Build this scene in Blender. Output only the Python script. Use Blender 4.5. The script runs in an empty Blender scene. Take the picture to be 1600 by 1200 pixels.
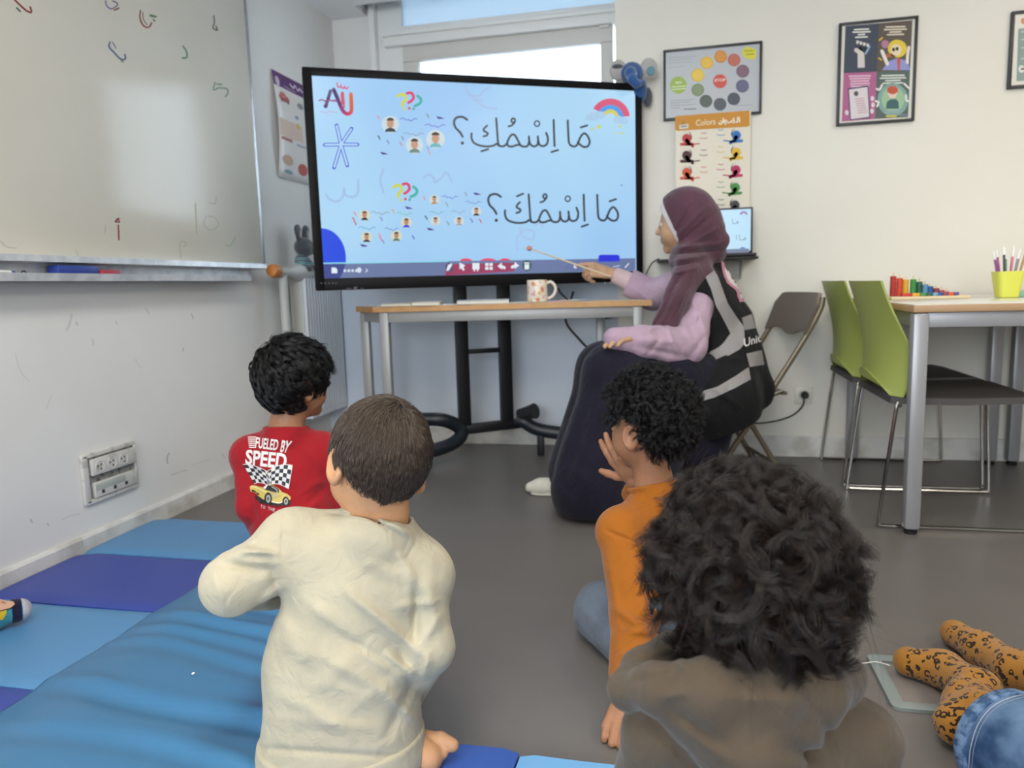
import bpy, bmesh, math, random
import numpy as np
from mathutils import Vector, Matrix
from mathutils.bvhtree import BVHTree

random.seed(7)
RNG = np.random.default_rng(11)
SC = bpy.context.scene
COL = SC.collection

# ------------------------------------------------------------------ camera
F_PX = 1150.0
PITCH, ROLL, YAW = [math.radians(a) for a in (7.6285, -1.6965, 12.740)]
CAM = np.array([0.0, 0.0, 0.86])
FW = np.array([-math.sin(YAW)*math.cos(PITCH), math.cos(YAW)*math.cos(PITCH), -math.sin(PITCH)])
_r = np.array([math.cos(YAW), math.sin(YAW), 0.0]); _u = np.cross(_r, FW)
RI = math.cos(ROLL)*_r + math.sin(ROLL)*_u
UP = np.cross(RI, FW)
cam_data = bpy.data.cameras.new('camera')
cam = bpy.data.objects.new('camera', cam_data); COL.objects.link(cam)
cam.matrix_world = Matrix([[RI[0], UP[0], -FW[0], CAM[0]], [RI[1], UP[1], -FW[1], CAM[1]],
                           [RI[2], UP[2], -FW[2], CAM[2]], [0, 0, 0, 1]])
cam_data.sensor_width = 36.0
cam_data.lens = F_PX*36.0/1600.0
cam_data.clip_start = 0.02
cam_data.dof.use_dof = True
cam_data.dof.focus_distance = 1.45
cam_data.dof.aperture_fstop = 4.2
SC.camera = cam

# ------------------------------------------------------------------ world, lamps, exposure
SC.view_settings.view_transform = 'Standard'
SC.view_settings.look = 'None'
SC.view_settings.gamma = 1.0
SC.view_settings.use_curve_mapping = False
SC.view_settings.exposure = 0.0
world = bpy.data.worlds.new('sky'); SC.world = world; world.use_nodes = True
world.node_tree.nodes['Background'].inputs[0].default_value = (0.72, 0.86, 1.0, 1)
world.node_tree.nodes['Background'].inputs[1].default_value = 5.5

def area_lamp(name, loc, target, sx, sy, watts, color):
    d = bpy.data.lights.new(name, 'AREA'); d.shape = 'RECTANGLE'; d.size = sx; d.size_y = sy
    d.energy = watts; d.color = color
    o = bpy.data.objects.new(name, d); COL.objects.link(o); o.location = loc
    o.rotation_euler = (Vector(target) - Vector(loc)).to_track_quat('-Z', 'Y').to_euler()
    return o
WARM = (1.0, 0.91, 0.78)
area_lamp('ceiling_panel_light', (1.9, 2.3, 2.385), (1.9, 2.3, 0), 0.6, 1.2, 16, WARM)
area_lamp('ceiling_panel_light', (1.9, 0.2, 2.385), (1.9, 0.2, 0), 0.6, 1.2, 27, WARM)
area_lamp('ceiling_panel_light', (-0.3, 0.2, 2.385), (-0.3, 0.2, 0), 0.6, 1.2, 36, WARM)
area_lamp('ceiling_panel_light', (-0.3, 2.1, 2.385), (-0.3, 2.1, 0), 0.6, 1.2, 8, (0.86, 0.93, 1.0))
area_lamp('window_daylight', (-0.55, -2.9, 1.5), (-0.2, 1.5, 1.35), 2.3, 1.4, 76, (0.94, 0.97, 1.0))

# ------------------------------------------------------------------ pixel <-> world (1600 x 1200 photograph frame)
def ray(x, y): return FW + RI*(x-800)/F_PX - UP*(y-600)/F_PX
def at(x, y, d): return CAM + ray(x, y)*d
def onz(x, y, z=0.0): r = ray(x, y); return CAM + r*(z-CAM[2])/r[2]
def onx(x, y, v): r = ray(x, y); return CAM + r*(v-CAM[0])/r[0]
def ony(x, y, v): r = ray(x, y); return CAM + r*(v-CAM[1])/r[1]
def onplane(x, y, p0, n): r = ray(x, y); return CAM + r*(np.dot(np.array(p0)-CAM, n)/np.dot(r, n))
def V3(*a): return np.array(a, float)
def nrm(v): v = np.asarray(v, float); return v/(np.linalg.norm(v)+1e-12)

# ------------------------------------------------------------------ materials
def lin(c):
    if isinstance(c, str): c = [int(c[i:i+2], 16) for i in (0, 2, 4)]
    return [((v/255)/12.92 if v/255 <= 0.04045 else ((v/255+0.055)/1.055)**2.4) for v in c[:3]]
MATS = {}
def mat(name, c, rough=0.6, metal=0.0, noise=None, bump=None, emit=0.0, spec=0.5, sheen=0.0, alpha=1.0, trans=0.0, coat=0.0):
    """noise=(scale, darker colour, contrast low, high); bump=(scale, strength)"""
    if name in MATS: return MATS[name]
    m = bpy.data.materials.new(name); m.use_nodes = True; nt = m.node_tree; N = nt.nodes; L = nt.links
    b = N['Principled BSDF']; col = lin(c) + [1]
    b.inputs['Base Color'].default_value = col
    b.inputs['Roughness'].default_value = rough; b.inputs['Metallic'].default_value = metal
    b.inputs['Specular IOR Level'].default_value = spec
    if sheen: b.inputs['Sheen Weight'].default_value = sheen
    if coat: b.inputs['Coat Weight'].default_value = coat
    if trans: b.inputs['Transmission Weight'].default_value = trans
    if alpha < 1: b.inputs['Alpha'].default_value = alpha
    if emit:
        b.inputs['Emission Color'].default_value = col; b.inputs['Emission Strength'].default_value = emit
    tc = None
    if noise or bump:
        tc = N.new('ShaderNodeTexCoord')
    if noise:
        t = N.new('ShaderNodeTexNoise'); t.inputs['Scale'].default_value = noise[0]; t.inputs['Detail'].default_value = 5
        r = N.new('ShaderNodeValToRGB'); r.color_ramp.elements[0].position = noise[2]; r.color_ramp.elements[1].position = noise[3]
        r.color_ramp.elements[0].color = lin(noise[1]) + [1]; r.color_ramp.elements[1].color = col
        L.new(tc.outputs['Object'], t.inputs['Vector']); L.new(t.outputs['Fac'], r.inputs['Fac']); L.new(r.outputs['Color'], b.inputs['Base Color'])
    if bump:
        t = N.new('ShaderNodeTexNoise'); t.inputs['Scale'].default_value = bump[0]; t.inputs['Detail'].default_value = 3
        bm_ = N.new('ShaderNodeBump'); bm_.inputs['Strength'].default_value = bump[1]; bm_.inputs['Distance'].default_value = 0.002
        L.new(tc.outputs['Object'], t.inputs['Vector']); L.new(t.outputs['Fac'], bm_.inputs['Height']); L.new(bm_.outputs['Normal'], b.inputs['Normal'])
    MATS[name] = m
    return m
def paint(c, rough=0.6):
    c = c if isinstance(c, str) else '%02x%02x%02x' % tuple(c)
    return mat('print_' + c, c, rough)
SCREEN_GAIN = 0.92
def glow(c, gain=None):
    c = c if isinstance(c, str) else '%02x%02x%02x' % tuple(c)
    k = 'lit_pixels_' + c
    if k in MATS: return MATS[k]
    m = mat(k, '101010', 0.25, emit=0.0)
    b = m.node_tree.nodes['Principled BSDF']
    b.inputs['Emission Color'].default_value = lin(c) + [1]; b.inputs['Emission Strength'].default_value = gain or SCREEN_GAIN
    return m

# ------------------------------------------------------------------ object helpers
def origin_of(parent):
    o = np.zeros(3); p = parent
    while p is not None:
        o += np.array(p.location); p = p.parent
    return o
def tag(o, label=None, cat=None, group=None, kind=None):
    if label: o['label'] = label
    if cat: o['category'] = cat
    if group: o['group'] = group
    if kind: o['kind'] = kind
    return o
def thing(name, label, cat, loc=(0, 0, 0), rz=0.0, group=None):
    o = bpy.data.objects.new(name, None); COL.objects.link(o); o.empty_display_size = 0.05
    o.location = [float(v) for v in loc]; o.rotation_euler = (0, 0, rz)
    return tag(o, label, cat, group)
def link_mesh(name, verts, faces, mats, parent=None, mids=None, smooth=False, local=False):
    verts = np.asarray(verts, float).reshape(-1, 3)
    if parent is not None and not local: verts = verts - origin_of(parent)
    me = bpy.data.meshes.new(name)
    if not isinstance(mats, (list, tuple)): mats = [mats]
    if isinstance(faces, np.ndarray):
        nf, k = faces.shape
        me.vertices.add(len(verts)); me.vertices.foreach_set('co', verts.astype(np.float32).ravel())
        me.loops.add(nf*k); me.loops.foreach_set('vertex_index', faces.astype(np.int32).ravel())
        me.polygons.add(nf); me.polygons.foreach_set('loop_start', np.arange(0, nf*k, k, dtype=np.int32))
        me.update(calc_edges=True)
    else:
        me.from_pydata([tuple(v) for v in verts], [], faces)
    for m in mats: me.materials.append(m)
    if mids is not None: me.polygons.foreach_set('material_index', np.asarray(mids, np.int32))
    me.validate(); me.update()
    if smooth is True: me.polygons.foreach_set('use_smooth', np.ones(len(me.polygons), bool))
    elif smooth:
        me.polygons.foreach_set('use_smooth', np.ones(len(me.polygons), bool)); me.set_sharp_from_angle(angle=math.radians(smooth))
    o = bpy.data.objects.new(name, me); COL.objects.link(o)
    if parent is not None: o.parent = parent
    return o
def catmull(pts, n=6, closed=False):
    P = [np.asarray(p, float) for p in pts]
    if len(P) < 3: return P
    out = []; m = len(P); rng = range(m) if closed else range(m-1)
    for i in rng:
        p0 = P[(i-1) % m] if (closed or i > 0) else 2*P[0]-P[1]
        p1 = P[i]; p2 = P[(i+1) % m]
        p3 = P[(i+2) % m] if (closed or i+2 < m) else 2*P[-1]-P[-2]
        for k in range(n):
            t = k/n
            out.append(0.5*((2*p1)+(-p0+p2)*t+(2*p0-5*p1+4*p2-p3)*t*t+(-p0+3*p1-3*p2+p3)*t**3))
    if not closed: out.append(P[-1])
    return out
class MB:
    """collects shapes; build() links them as ONE mesh object"""
    def __init__(s): s.v = []; s.f = []; s.m = []
    def add(s, verts, faces, mi=0):
        o = len(s.v); s.v += [tuple(float(c) for c in p) for p in verts]
        s.f += [tuple(i+o for i in f) for f in faces]; s.m += [mi]*len(faces); return s
    def bm(s, b, mi=0):
        b.verts.index_update(); s.add([v.co for v in b.verts], [[v.index for v in f.verts] for f in b.faces], mi); b.free(); return s
    def box(s, lo, hi, bev=0.0, mi=0, M=None, seg=2):
        lo, hi = np.minimum(lo, hi).astype(float), np.maximum(lo, hi).astype(float)
        c = (lo+hi)/2; d = hi-lo
        b = bmesh.new(); bmesh.ops.create_cube(b, size=1.0)
        for v in b.verts: v.co = Vector((v.co.x*d[0], v.co.y*d[1], v.co.z*d[2]))
        if bev > 0: bmesh.ops.bevel(b, geom=list(b.edges), offset=min(bev, d.min()*0.45), segments=seg, profile=0.5, affect='EDGES')
        for v in b.verts:
            p = v.co + Vector(c)
            v.co = M @ p if M is not None else p
        return s.bm(b, mi)
    def obox(s, c, ax, ay, az, size, bev=0.0, mi=0):
        """box centred at c with own axes"""
        M = Matrix([[ax[0], ay[0], az[0], c[0]], [ax[1], ay[1], az[1], c[1]], [ax[2], ay[2], az[2], c[2]], [0, 0, 0, 1]])
        h = np.array(size, float)/2
        return s.box(-h, h, bev, mi, M)
    def tube(s, path, r, seg=10, mi=0, closed=False, cap=True, flat=None):
        P = [np.asarray(p, float) for p in path]; n = len(P)
        rs = r if hasattr(r, '__len__') else [r]*n
        T = []
        for i in range(n):
            a = P[(i-1) % n] if (closed or i > 0) else P[i]; b = P[(i+1) % n] if (closed or i < n-1) else P[i]
            T.append(nrm(b-a))
        ref = V3(0, 0, 1) if abs(T[0][2]) < 0.9 else V3(1, 0, 0)
        N_ = nrm(np.cross(np.cross(T[0], ref), T[0])); V = []
        for i in range(n):
            N_ = nrm(N_ - T[i]*np.dot(N_, T[i])); B = np.cross(T[i], N_)
            for k in range(seg):
                a = 2*math.pi*k/seg
                V.append(P[i] + rs[i]*(math.cos(a)*N_ + math.sin(a)*B*(flat or 1)))
        Fc = []
        for i in range(n if closed else n-1):
            j = (i+1) % n
            for k in range(seg):
                l = (k+1) % seg
                Fc.append((i*seg+k, i*seg+l, j*seg+l, j*seg+k))
        if cap and not closed:
            Fc.append(tuple(range(seg-1, -1, -1))); Fc.append(tuple((n-1)*seg+k for k in range(seg)))
        return s.add(V, Fc, mi)
    def lathe(s, c, prof, seg=24, axis=(0, 0, 1), mi=0, sq=None):
        """prof = [(radius, height)...] about axis through c"""
        az = nrm(axis); ax = nrm(np.cross(az, V3(0, 1, 0) if abs(az[1]) < 0.9 else V3(1, 0, 0))); ay = np.cross(az, ax)
        V = []; Fc = []
        for r, h in prof:
            for k in range(seg):
                a = 2*math.pi*k/seg
                V.append(np.array(c)+az*h+ax*r*math.cos(a)+ay*r*math.sin(a))
        for i in range(len(prof)-1):
            for k in range(seg):
                l = (k+1) % seg
                Fc.append((i*seg+k, i*seg+l, (i+1)*seg+l, (i+1)*seg+k))
        Fc.append(tuple(range(seg-1, -1, -1))); Fc.append(tuple((len(prof)-1)*seg+k for k in range(seg)))
        return s.add(V, Fc, mi)
    def ball(s, c, r, mi=0, sub=2, axes=None):
        b = bmesh.new(); bmesh.ops.create_icosphere(b, subdivisions=sub, radius=1.0)
        r = np.array([r]*3 if not hasattr(r, '__len__') else r, float)
        for v in b.verts:
            q = np.array(v.co)*r
            if axes is not None: q = axes[0]*q[0]+axes[1]*q[1]+axes[2]*q[2]
            v.co = Vector(np.array(c)+q)
        return s.bm(b, mi)
    def prism(s, poly, ext, mi=0):
        """poly 3-D points, extruded by vector ext"""
        n = len(poly); P = [np.asarray(p, float) for p in poly]; e = np.asarray(ext, float)
        Fc = [tuple(range(n)), tuple(range(2*n-1, n-1, -1))]
        for i in range(n):
            j = (i+1) % n; Fc.append((i, i+n, j+n, j))
        return s.add(P+[p+e for p in P], Fc, mi)
    def build(s, name, mats, parent=None, smooth=35, local=False):
        o = link_mesh(name, s.v, s.f, mats, parent, s.m, smooth, local)
        b = bmesh.new(); b.from_mesh(o.data); bmesh.ops.recalc_face_normals(b, faces=b.faces); b.to_mesh(o.data); b.free()
        return o
def structure(o): o['kind'] = 'structure'; return o
def copy_tree(o, parent=None):
    c = o.copy(); COL.objects.link(c)
    if parent is not None: c.parent = parent; c.matrix_parent_inverse = o.matrix_parent_inverse
    for ch in list(o.children): copy_tree(ch, c)
    return c

# ------------------------------------------------------------------ flat printing (posters, slides, marker strokes, shirt prints)
_TEXT = {}
def text_mesh(s, bold=0.0):
    k = (s, bold)
    if k in _TEXT: return _TEXT[k]
    cu = bpy.data.curves.new('t', 'FONT'); cu.body = s; cu.resolution_u = 3; cu.offset = bold; cu.size = 1.0
    o = bpy.data.objects.new('t', cu); COL.objects.link(o)
    me = bpy.data.meshes.new_from_object(o.evaluated_get(bpy.context.evaluated_depsgraph_get()))
    v = np.array([q.co[:2] for q in me.vertices]).reshape(-1, 2); f = [list(p.vertices) for p in me.polygons]
    bpy.data.objects.remove(o); bpy.data.curves.remove(cu); bpy.data.meshes.remove(me)
    if len(v):
        lo, hi = v.min(0), v.max(0); v = (v-lo)/(hi-lo+1e-9); asp = (hi-lo)
    else: asp = (1, 1)
    _TEXT[k] = (v, f, asp); return _TEXT[k]
class Flat:
    """flat shapes given in photograph pixels, laid on a real surface by mapf(x, y, layer)"""
    def __init__(s, mapf, matf=paint, maxlen=None): s.map = mapf; s.matf = matf; s.items = []; s.maxlen = maxlen
    def poly(s, pts, c, layer=1): s.items.append(([tuple(p) for p in pts], [list(range(len(pts)))], c, layer)); return s
    def ell(s, x, y, rx, ry=None, c='000000', layer=1, n=20, a0=0, a1=2*math.pi):
        ry = ry or rx; full = abs(a1-a0-2*math.pi) < 1e-6
        pts = [(x+rx*math.cos(a0+(a1-a0)*k/n), y+ry*math.sin(a0+(a1-a0)*k/n)) for k in range(n if full else n+1)]
        return s.poly(pts, c, layer)
    def arc(s, x, y, r0, r1, a0, a1, c, layer=1, n=16):
        V = []; Fc = []
        for k in range(n+1):
            a = a0+(a1-a0)*k/n; V += [(x+r0*math.cos(a), y+r0*math.sin(a)), (x+r1*math.cos(a), y+r1*math.sin(a))]
        for k in range(n): Fc.append([2*k, 2*k+1, 2*k+3, 2*k+2])
        s.items.append((V, Fc, c, layer)); return s
    def rect(s, x0, y0, x1, y1, c, layer=1): return s.poly([(x0, y0), (x1, y0), (x1, y1), (x0, y1)], c, layer)
    def stroke(s, pts, w, c, layer=1, smooth=5, closed=False):
        P = catmull(pts, smooth, closed) if smooth and len(pts) > 2 else [np.asarray(p, float) for p in pts]
        if closed: P = P+[P[0]]
        Q = [P[0]]
        for p in P[1:]:
            if np.linalg.norm(p-Q[-1]) > 1e-4: Q.append(p)
        P = Q; n = len(P); V = []; Fc = []
        if n < 2: return s
        T = [(P[(i+1) % n] if (closed or i < n-1) else P[i])-(P[i-1] if (closed or i > 0) else P[i]) for i in range(n)]
        T = [t/(np.linalg.norm(t)+1e-9) for t in T]
        if closed: T[0] = T[-1] = (P[1]-P[-2])/(np.linalg.norm(P[1]-P[-2])+1e-9)
        for p, t in zip(P, T): m = np.array([-t[1], t[0]])*w/2; V += [p+m, p-m]
        for i in range(n-1): Fc.append([2*i, 2*i+2, 2*i+3, 2*i+1])
        if not closed:
            for i, sg in ((0, -1), (n-1, 1)):
                o = len(V); m = np.array([-T[i][1], T[i][0]]); arc = [P[i]+w/2*(m*math.cos(q)+sg*T[i]*math.sin(q)) for q in (math.pi/4, math.pi/2, 3*math.pi/4)]
                V += arc; Fc.append([2*i, o, o+1, o+2, 2*i+1])
        s.items.append(([tuple(v) for v in V], Fc, c, layer)); return s
    def text(s, t, quad, c, layer=1, bold=0.0):
        """quad: pixel corners bottom-left, bottom-right, top-right, top-left"""
        v, f, _ = text_mesh(t, bold)
        q = [np.array(p, float) for p in quad]
        V = [tuple(q[0]*(1-a)*(1-b)+q[1]*a*(1-b)+q[2]*a*b+q[3]*(1-a)*b) for a, b in v]
        if len(V): s.items.append((V, f, c, layer))
        return s
    def build(s, name, parent=None):
        cols = []; V = []; Fc = []; mi = []
        for pts, faces, c, layer in s.items:
            if c not in cols: cols.append(c)
            if s.maxlen:
                b = bmesh.new(); bv = [b.verts.new((p[0], p[1], 0)) for p in pts]
                for f in faces:
                    try: b.faces.new([bv[i] for i in f])
                    except ValueError: pass
                bmesh.ops.triangulate(b, faces=list(b.faces))
                for _ in range(7):
                    long = [e for e in b.edges if e.calc_length() > s.maxlen]
                    if not long: break
                    bmesh.ops.subdivide_edges(b, edges=long, cuts=1); bmesh.ops.triangulate(b, faces=[f for f in b.faces if len(f.verts) > 3])
                b.verts.index_update(); pts = [(v.co.x, v.co.y) for v in b.verts]; faces = [[v.index for v in f.verts] for f in b.faces]; b.free()
            o = len(V); W = [s.map(p[0], p[1], layer) for p in pts]
            V += [w if w is not None else V3(0, 0, -9) for w in W]
            for f in faces:
                if any(W[i] is None for i in f): continue
                Fc.append([i+o for i in f]); mi.append(cols.index(c))
        used = sorted({i for f in Fc for i in f}); ren = {o: k for k, o in enumerate(used)}
        return link_mesh(name, [V[i] for i in used], [[ren[i] for i in f] for f in Fc], [s.matf(c) for c in cols], parent, mi)
def plane_map(p0, n, lift=0.0004):
    n = nrm(n); p0 = np.array(p0, float)
    if np.dot(CAM-p0, n) < 0: n = -n
    return lambda x, y, l: onplane(x, y, p0, n) + n*lift*l
def skin_map(objs, lift=0.0012):
    """lays pixels on the surface of a finished mesh (for prints on cloth)"""
    trees = []
    for o in objs:
        M = Matrix.Translation(Vector(origin_of(o)))
        trees.append(BVHTree.FromPolygons([M @ v.co for v in o.data.vertices], [p.vertices for p in o.data.polygons]))
    def f(x, y, l):
        d = Vector(nrm(ray(x, y))); best = None
        for t in trees:
            h = t.ray_cast(Vector(CAM), d)
            if h[0] is not None and (best is None or h[3] < best[3]): best = h
        if best is None: return None
        n = best[1] if best[1].dot(d) < 0 else -best[1]
        return np.array(best[0] + n*lift*l)
    return f
# ================================================================== the room
WX = -1.945; WY = 3.69; NY = 3.845; WINY = 4.17; CZ = 2.405; SX = -0.285
M_WALL = mat('white_wall_paint', 'e9e7e3', 0.75, noise=(2.2, 'e4e2dd', 0.30, 0.62), bump=(60, 0.08))
M_WALLW = mat('cream_wall_paint', 'e3dfd5', 0.75, noise=(2.0, 'dedacf', 0.30, 0.62), bump=(60, 0.08))
M_CEIL = mat('ceiling_paint', 'f6f6f6', 0.85)
M_SKIRT = mat('white_skirting_paint', 'dcdad4', 0.5, noise=(9, 'bdb9b0', 0.32, 0.55))
M_FRAME = mat('white_window_frame', 'f0efec', 0.4)
M_FLOOR = mat('grey_vinyl_floor', '6d6864', 0.36, noise=(3.0, '68635f', 0.35, 0.65), bump=(240, 0.06), spec=0.4)

structure(MB().box((WX-0.2, -3.2, -0.1), (4.0, 4.5, 0.0)).build('floor', M_FLOOR, smooth=False))
structure(MB().box((WX-0.2, -3.2, -0.0), (WX, 4.5, 2.9)).build('wall_left', M_WALL, smooth=False))
structure(MB().box((SX, WY, 0), (4.0, WY+0.6, 2.9)).build('wall_back', M_WALLW, smooth=False))
# wall under the window stands forward of the window; narrow wall left of the window
structure(MB().box((WX, NY, 0), (SX, 4.5, 0.98), 0.0).build('wall_under_window', mat('cool_light_tinted_paint', 'd5dde8', 0.75, noise=(2.2, 'd0d8e3', 0.3, 0.62), bump=(60, 0.08)), smooth=False))  # cool light falling on this wall is tinted into its base colour
xl = ony(584, 80, WINY)[0]
structure(MB().box((WX, WINY, 0.98), (xl, 4.5, 2.9)).build('wall_back_corner', M_WALL, smooth=False))
structure(MB().box((3.6, -3.2, 0), (3.8, 4.0, 2.9)).build('wall_right', M_WALLW, smooth=False))
fw_ = MB().box((WX, -3.2, 0), (3.8, -3.05, 0.75)).box((WX, -3.2, 2.25), (3.8, -3.05, 2.9)).box((WX, -3.2, 0.75), (-1.75, -3.05, 2.25)).box((0.65, -3.2, 0.75), (3.8, -3.05, 2.25))
structure(fw_.build('wall_front', M_WALL, smooth=False))
# ceiling with a taller pocket in front of the window
pk = onz(562, 8, CZ); px0, py0 = pk[0]-0.03, pk[1]
cl = MB().box((WX-0.1, -3.2, CZ), (4.0, py0, 2.62)).box((WX-0.1, py0, CZ), (px0, 4.5, 2.62)).box((SX, py0, CZ), (4.0, 4.5, 2.62)).box((px0-0.05, py0-0.05, 2.62), (SX+0.05, 4.5, 2.9))
structure(cl.build('ceiling', M_CEIL, smooth=False))
# skirting boards
bl = MB()
prof = lambda y: [V3(WX, y, 0), V3(WX+0.017, y, 0), V3(WX+0.015, y, 0.062), V3(WX+0.009, y, 0.070), V3(WX, y, 0.071)]
y_ = -1.0
for ya, yb in ((-3.0, 1.985), (1.987, 2.735), (2.737, NY)):
    bl.prism(prof(ya), V3(0, yb-ya, 0))
structure(bl.build('baseboard_left', M_SKIRT, smooth=False))
bb = MB().box((SX, WY-0.013, 0), (3.6, WY, 0.103), 0.004)
structure(bb.build('baseboard_back', M_SKIRT, smooth=False))
structure(MB().box((WX+0.02, NY-0.012, 0), (SX-0.002, NY, 0.09), 0.004).build('baseboard_under_window', M_SKIRT, smooth=False))

# window: posts, transom, frosted upper pane, tilting lower sash with clear pane
M_SASH = mat('warm_grey_sash', 'd9d5ce', 0.45)
wp = lambda x, y, d=0.0: ony(x, y, WINY-d)
wn = MB()
x0 = xl; x1 = ony(604, 57, WINY)[0]; xr = SX
wn.box((x0, WINY-0.06, 0.98), (x0+0.035, WINY+0.06, 2.7), 0.004)
wn.box((x0+0.035, WINY-0.015, 0.98), (x1+0.10, WINY+0.05, 2.7), 0.004)
wn.box((xr-0.03, WINY-0.06, 0.98), (xr+0.001, WINY+0.06, 2.7), 0.004)
zt = ony(780, 36, WINY-0.05)[2]; zb = ony(780, 56, WINY-0.05)[2]
wn.box((x1, WINY-0.075, zt-0.012), (xr-0.03, WINY-0.02, zt+0.012), 0.005)
wn.box((x1, WINY-0.055, zb+0.005), (xr-0.03, WINY+0.06, zt-0.008), 0.004)
wn.box((x1+0.03, WINY-0.02, zt+0.012), (xr-0.03, WINY+0.03, zt+0.05), 0.004)
wn.box((x1, WINY-0.02, 2.62), (xr-0.03, WINY+0.05, 2.7), 0.004)
wn.box((x1, WINY-0.06, 0.98), (xr-0.03, WINY+0.06, 1.02), 0.004)
win = structure(wn.build('window_1', M_FRAME))
sa = MB()
sx0 = ony(632, 80, WINY)[0]; sx1 = ony(958, 60, WINY)[0]; gx0 = ony(656, 96, WINY)[0]; gx1 = ony(939, 80, WINY)[0]
gz = ony(800, 83, WINY)[2]
sa.box((x1+0.10, WINY-0.01, 1.0), (sx0, WINY+0.03, zb), 0.003)
sa.box((sx0, WINY-0.03, gz), (sx1, WINY+0.03, zb+0.004), 0.006)
sa.box((sx0, WINY-0.03, 1.02), (gx0, WINY+0.03, gz), 0.006)
sa.box((gx1, WINY-0.03, 1.02), (sx1, WINY+0.03, gz), 0.006)
sa.box((gx0, WINY-0.03, 1.02), (gx1, WINY+0.03, 1.09), 0.006)
sa.box((sx1-0.07, WINY-0.045, zb-0.012), (sx1-0.015, WINY-0.02, zb+0.004), 0.004)
sash = sa.build('window_sash', M_SASH, win)
gl = mat('clear_pane', 'f4f8fa', 0.02, trans=1.0, spec=0.3)
MB().box((gx0, WINY-0.003, 1.09), (gx1, WINY+0.003, gz)).build('pane', gl, sash, smooth=False)
M_FROST = mat('frosted_pane', 'c3d4e0', 0.5, trans=0.4, bump=(90, 0.6))
MB().box((x1+0.10, WINY-0.002, zt+0.05), (xr-0.03, WINY+0.004, 2.64)).build('frosted_pane', M_FROST, win, smooth=False)

# ================================================================== whiteboard and tray
M_WB = mat('whiteboard_enamel', 'dcd7c9', 0.20, spec=0.25, noise=(1.6, 'd5d0c2', 0.3, 0.7))
M_ALU = mat('brushed_aluminium', 'b4b6b9', 0.36, metal=0.85, noise=(40, 'a2a4a8', 0.3, 0.7))
M_WHITEALU = mat('pale_aluminium_trim', 'd4d5d6', 0.4, metal=0.3, noise=(18, 'b9bcc0', 0.34, 0.6))
wbX = WX+0.022
wb = thing('whiteboard', 'large whiteboard with faint coloured letters on the left wall', 'whiteboard', (WX, 2.0, 1.0))
MB().box((WX+0.004, 0.2, 0.995), (wbX, 3.212, 2.2), 0.002).build('board', M_WB, wb)
fr = MB().box((WX, 3.208, 0.99), (wbX+0.004, 3.226, 2.21), 0.003).box((WX, 0.2, 2.195), (wbX+0.004, 3.226, 2.213), 0.003)
fr.build('frame', M_ALU, wb)
tr = MB()
ty0 = 0.2; ty1 = 3.07
sec = [(0.0, 0.995), (0.075, 0.992), (0.078, 0.972), (0.030, 0.968), (0.028, 0.928), (0.088, 0.924), (0.092, 0.934), (0.095, 0.932), (0.092, 0.914), (0.0, 0.918)]
tr.prism([V3(WX+0.01+a, ty0, z) for a, z in sec[:4]]+[V3(WX+0.01, ty0, 0.968)], V3(0, ty1-ty0+0.06, 0))
tr.prism([V3(WX+0.01+a, ty0, z) for a, z in [(0.0, 0.968), (0.028, 0.968), (0.028, 0.928), (0.0, 0.918)]], V3(0, ty1-ty0, 0))
tr.prism([V3(WX+0.01+a, ty0, z) for a, z in [(0.0, 0.928), (0.086, 0.926), (0.090, 0.938), (0.094, 0.937), (0.093, 0.914), (0.0, 0.916)]], V3(0, ty1-ty0-0.10, 0))
tr.build('pen_tray', M_WHITEALU, wb, smooth=False)
mk = Flat(lambda x, y, l: onx(x, y, wbX+0.0005*l))
def wz(X, Y): return (X*0.275, Y*0.275)
def wz2(X, Y): return (X*0.275, 310+Y*0.275)
def wst(pts, w, c, f=wz): mk.stroke([f(*p) for p in pts], w*1.3, c)
RD, BL, GN, PU = '8c2f2a', '55618c', '5c7f4c', '6b6494'
wst([(80, -5), (110, 25), (150, 60), (178, 70), (172, 40)], 2.2, RD); wst([(95, 45), (115, 65)], 2.0, '4a5a50')
wst([(600, 5), (605, 30), (630, 50), (655, 40), (668, 20), (640, 5)], 1.6, PU); wst([(650, 58), (676, 46)], 1.8, RD)
wst([(798, 60), (796, 105), (815, 145), (845, 155), (862, 130)], 1.7, RD); wst([(812, 70), (815, 110), (835, 140)], 1.2, '8a6a60'); wst([(855, 88), (885, 95)], 2.6, GN); wst([(870, 110), (880, 120)], 1.6, '5a6a5a')
wst([(625, 240), (620, 265), (650, 300), (685, 335), (712, 335), (710, 310)], 2.0, BL); wst([(640, 240), (660, 275)], 1.2, PU); wst([(690, 345), (700, 352)], 1.6, GN)
wst([(1215, 90), (1218, 130), (1210, 158), (1235, 172), (1228, 150)], 1.8, '7a6a64')
wst([(1040, 262), (1058, 290), (1062, 325), (1035, 330)], 2.0, '64806a')
wst([(1222, 468), (1212, 510), (1240, 500), (1260, 500), (1290, 505), (1295, 530), (1280, 550)], 1.5, '6c8a70'); wst([(1232, 478), (1260, 480)], 1.5, GN)
wst([(655, 130), (672, 120), (678, 135), (655, 132)], 1.6, RD, wz2); wst([(672, 152), (676, 235)], 1.8, RD, wz2); wst([(660, 118), (680, 112)], 1.2, RD, wz2)
wst([(1028, 340), (1022, 260), (1040, 245), (1060, 255), (1045, 275)], 1.0, 'a9b49a', wz2); wst([(1110, 30), (1118, 200)], 1.6, 'b9bd9c', wz2)
wst([(1170, 100), (1160, 150), (1200, 180), (1240, 150), (1220, 110), (1180, 100)], 0.9, 'b5b6a6', wz2); wst([(1280, 265), (1310, 268), (1335, 220)], 1.3, 'a3bb8f', wz2); wst([(1180, 20), (1220, 30), (1230, -10)], 0.9, 'b3b9b0', wz2)
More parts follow.
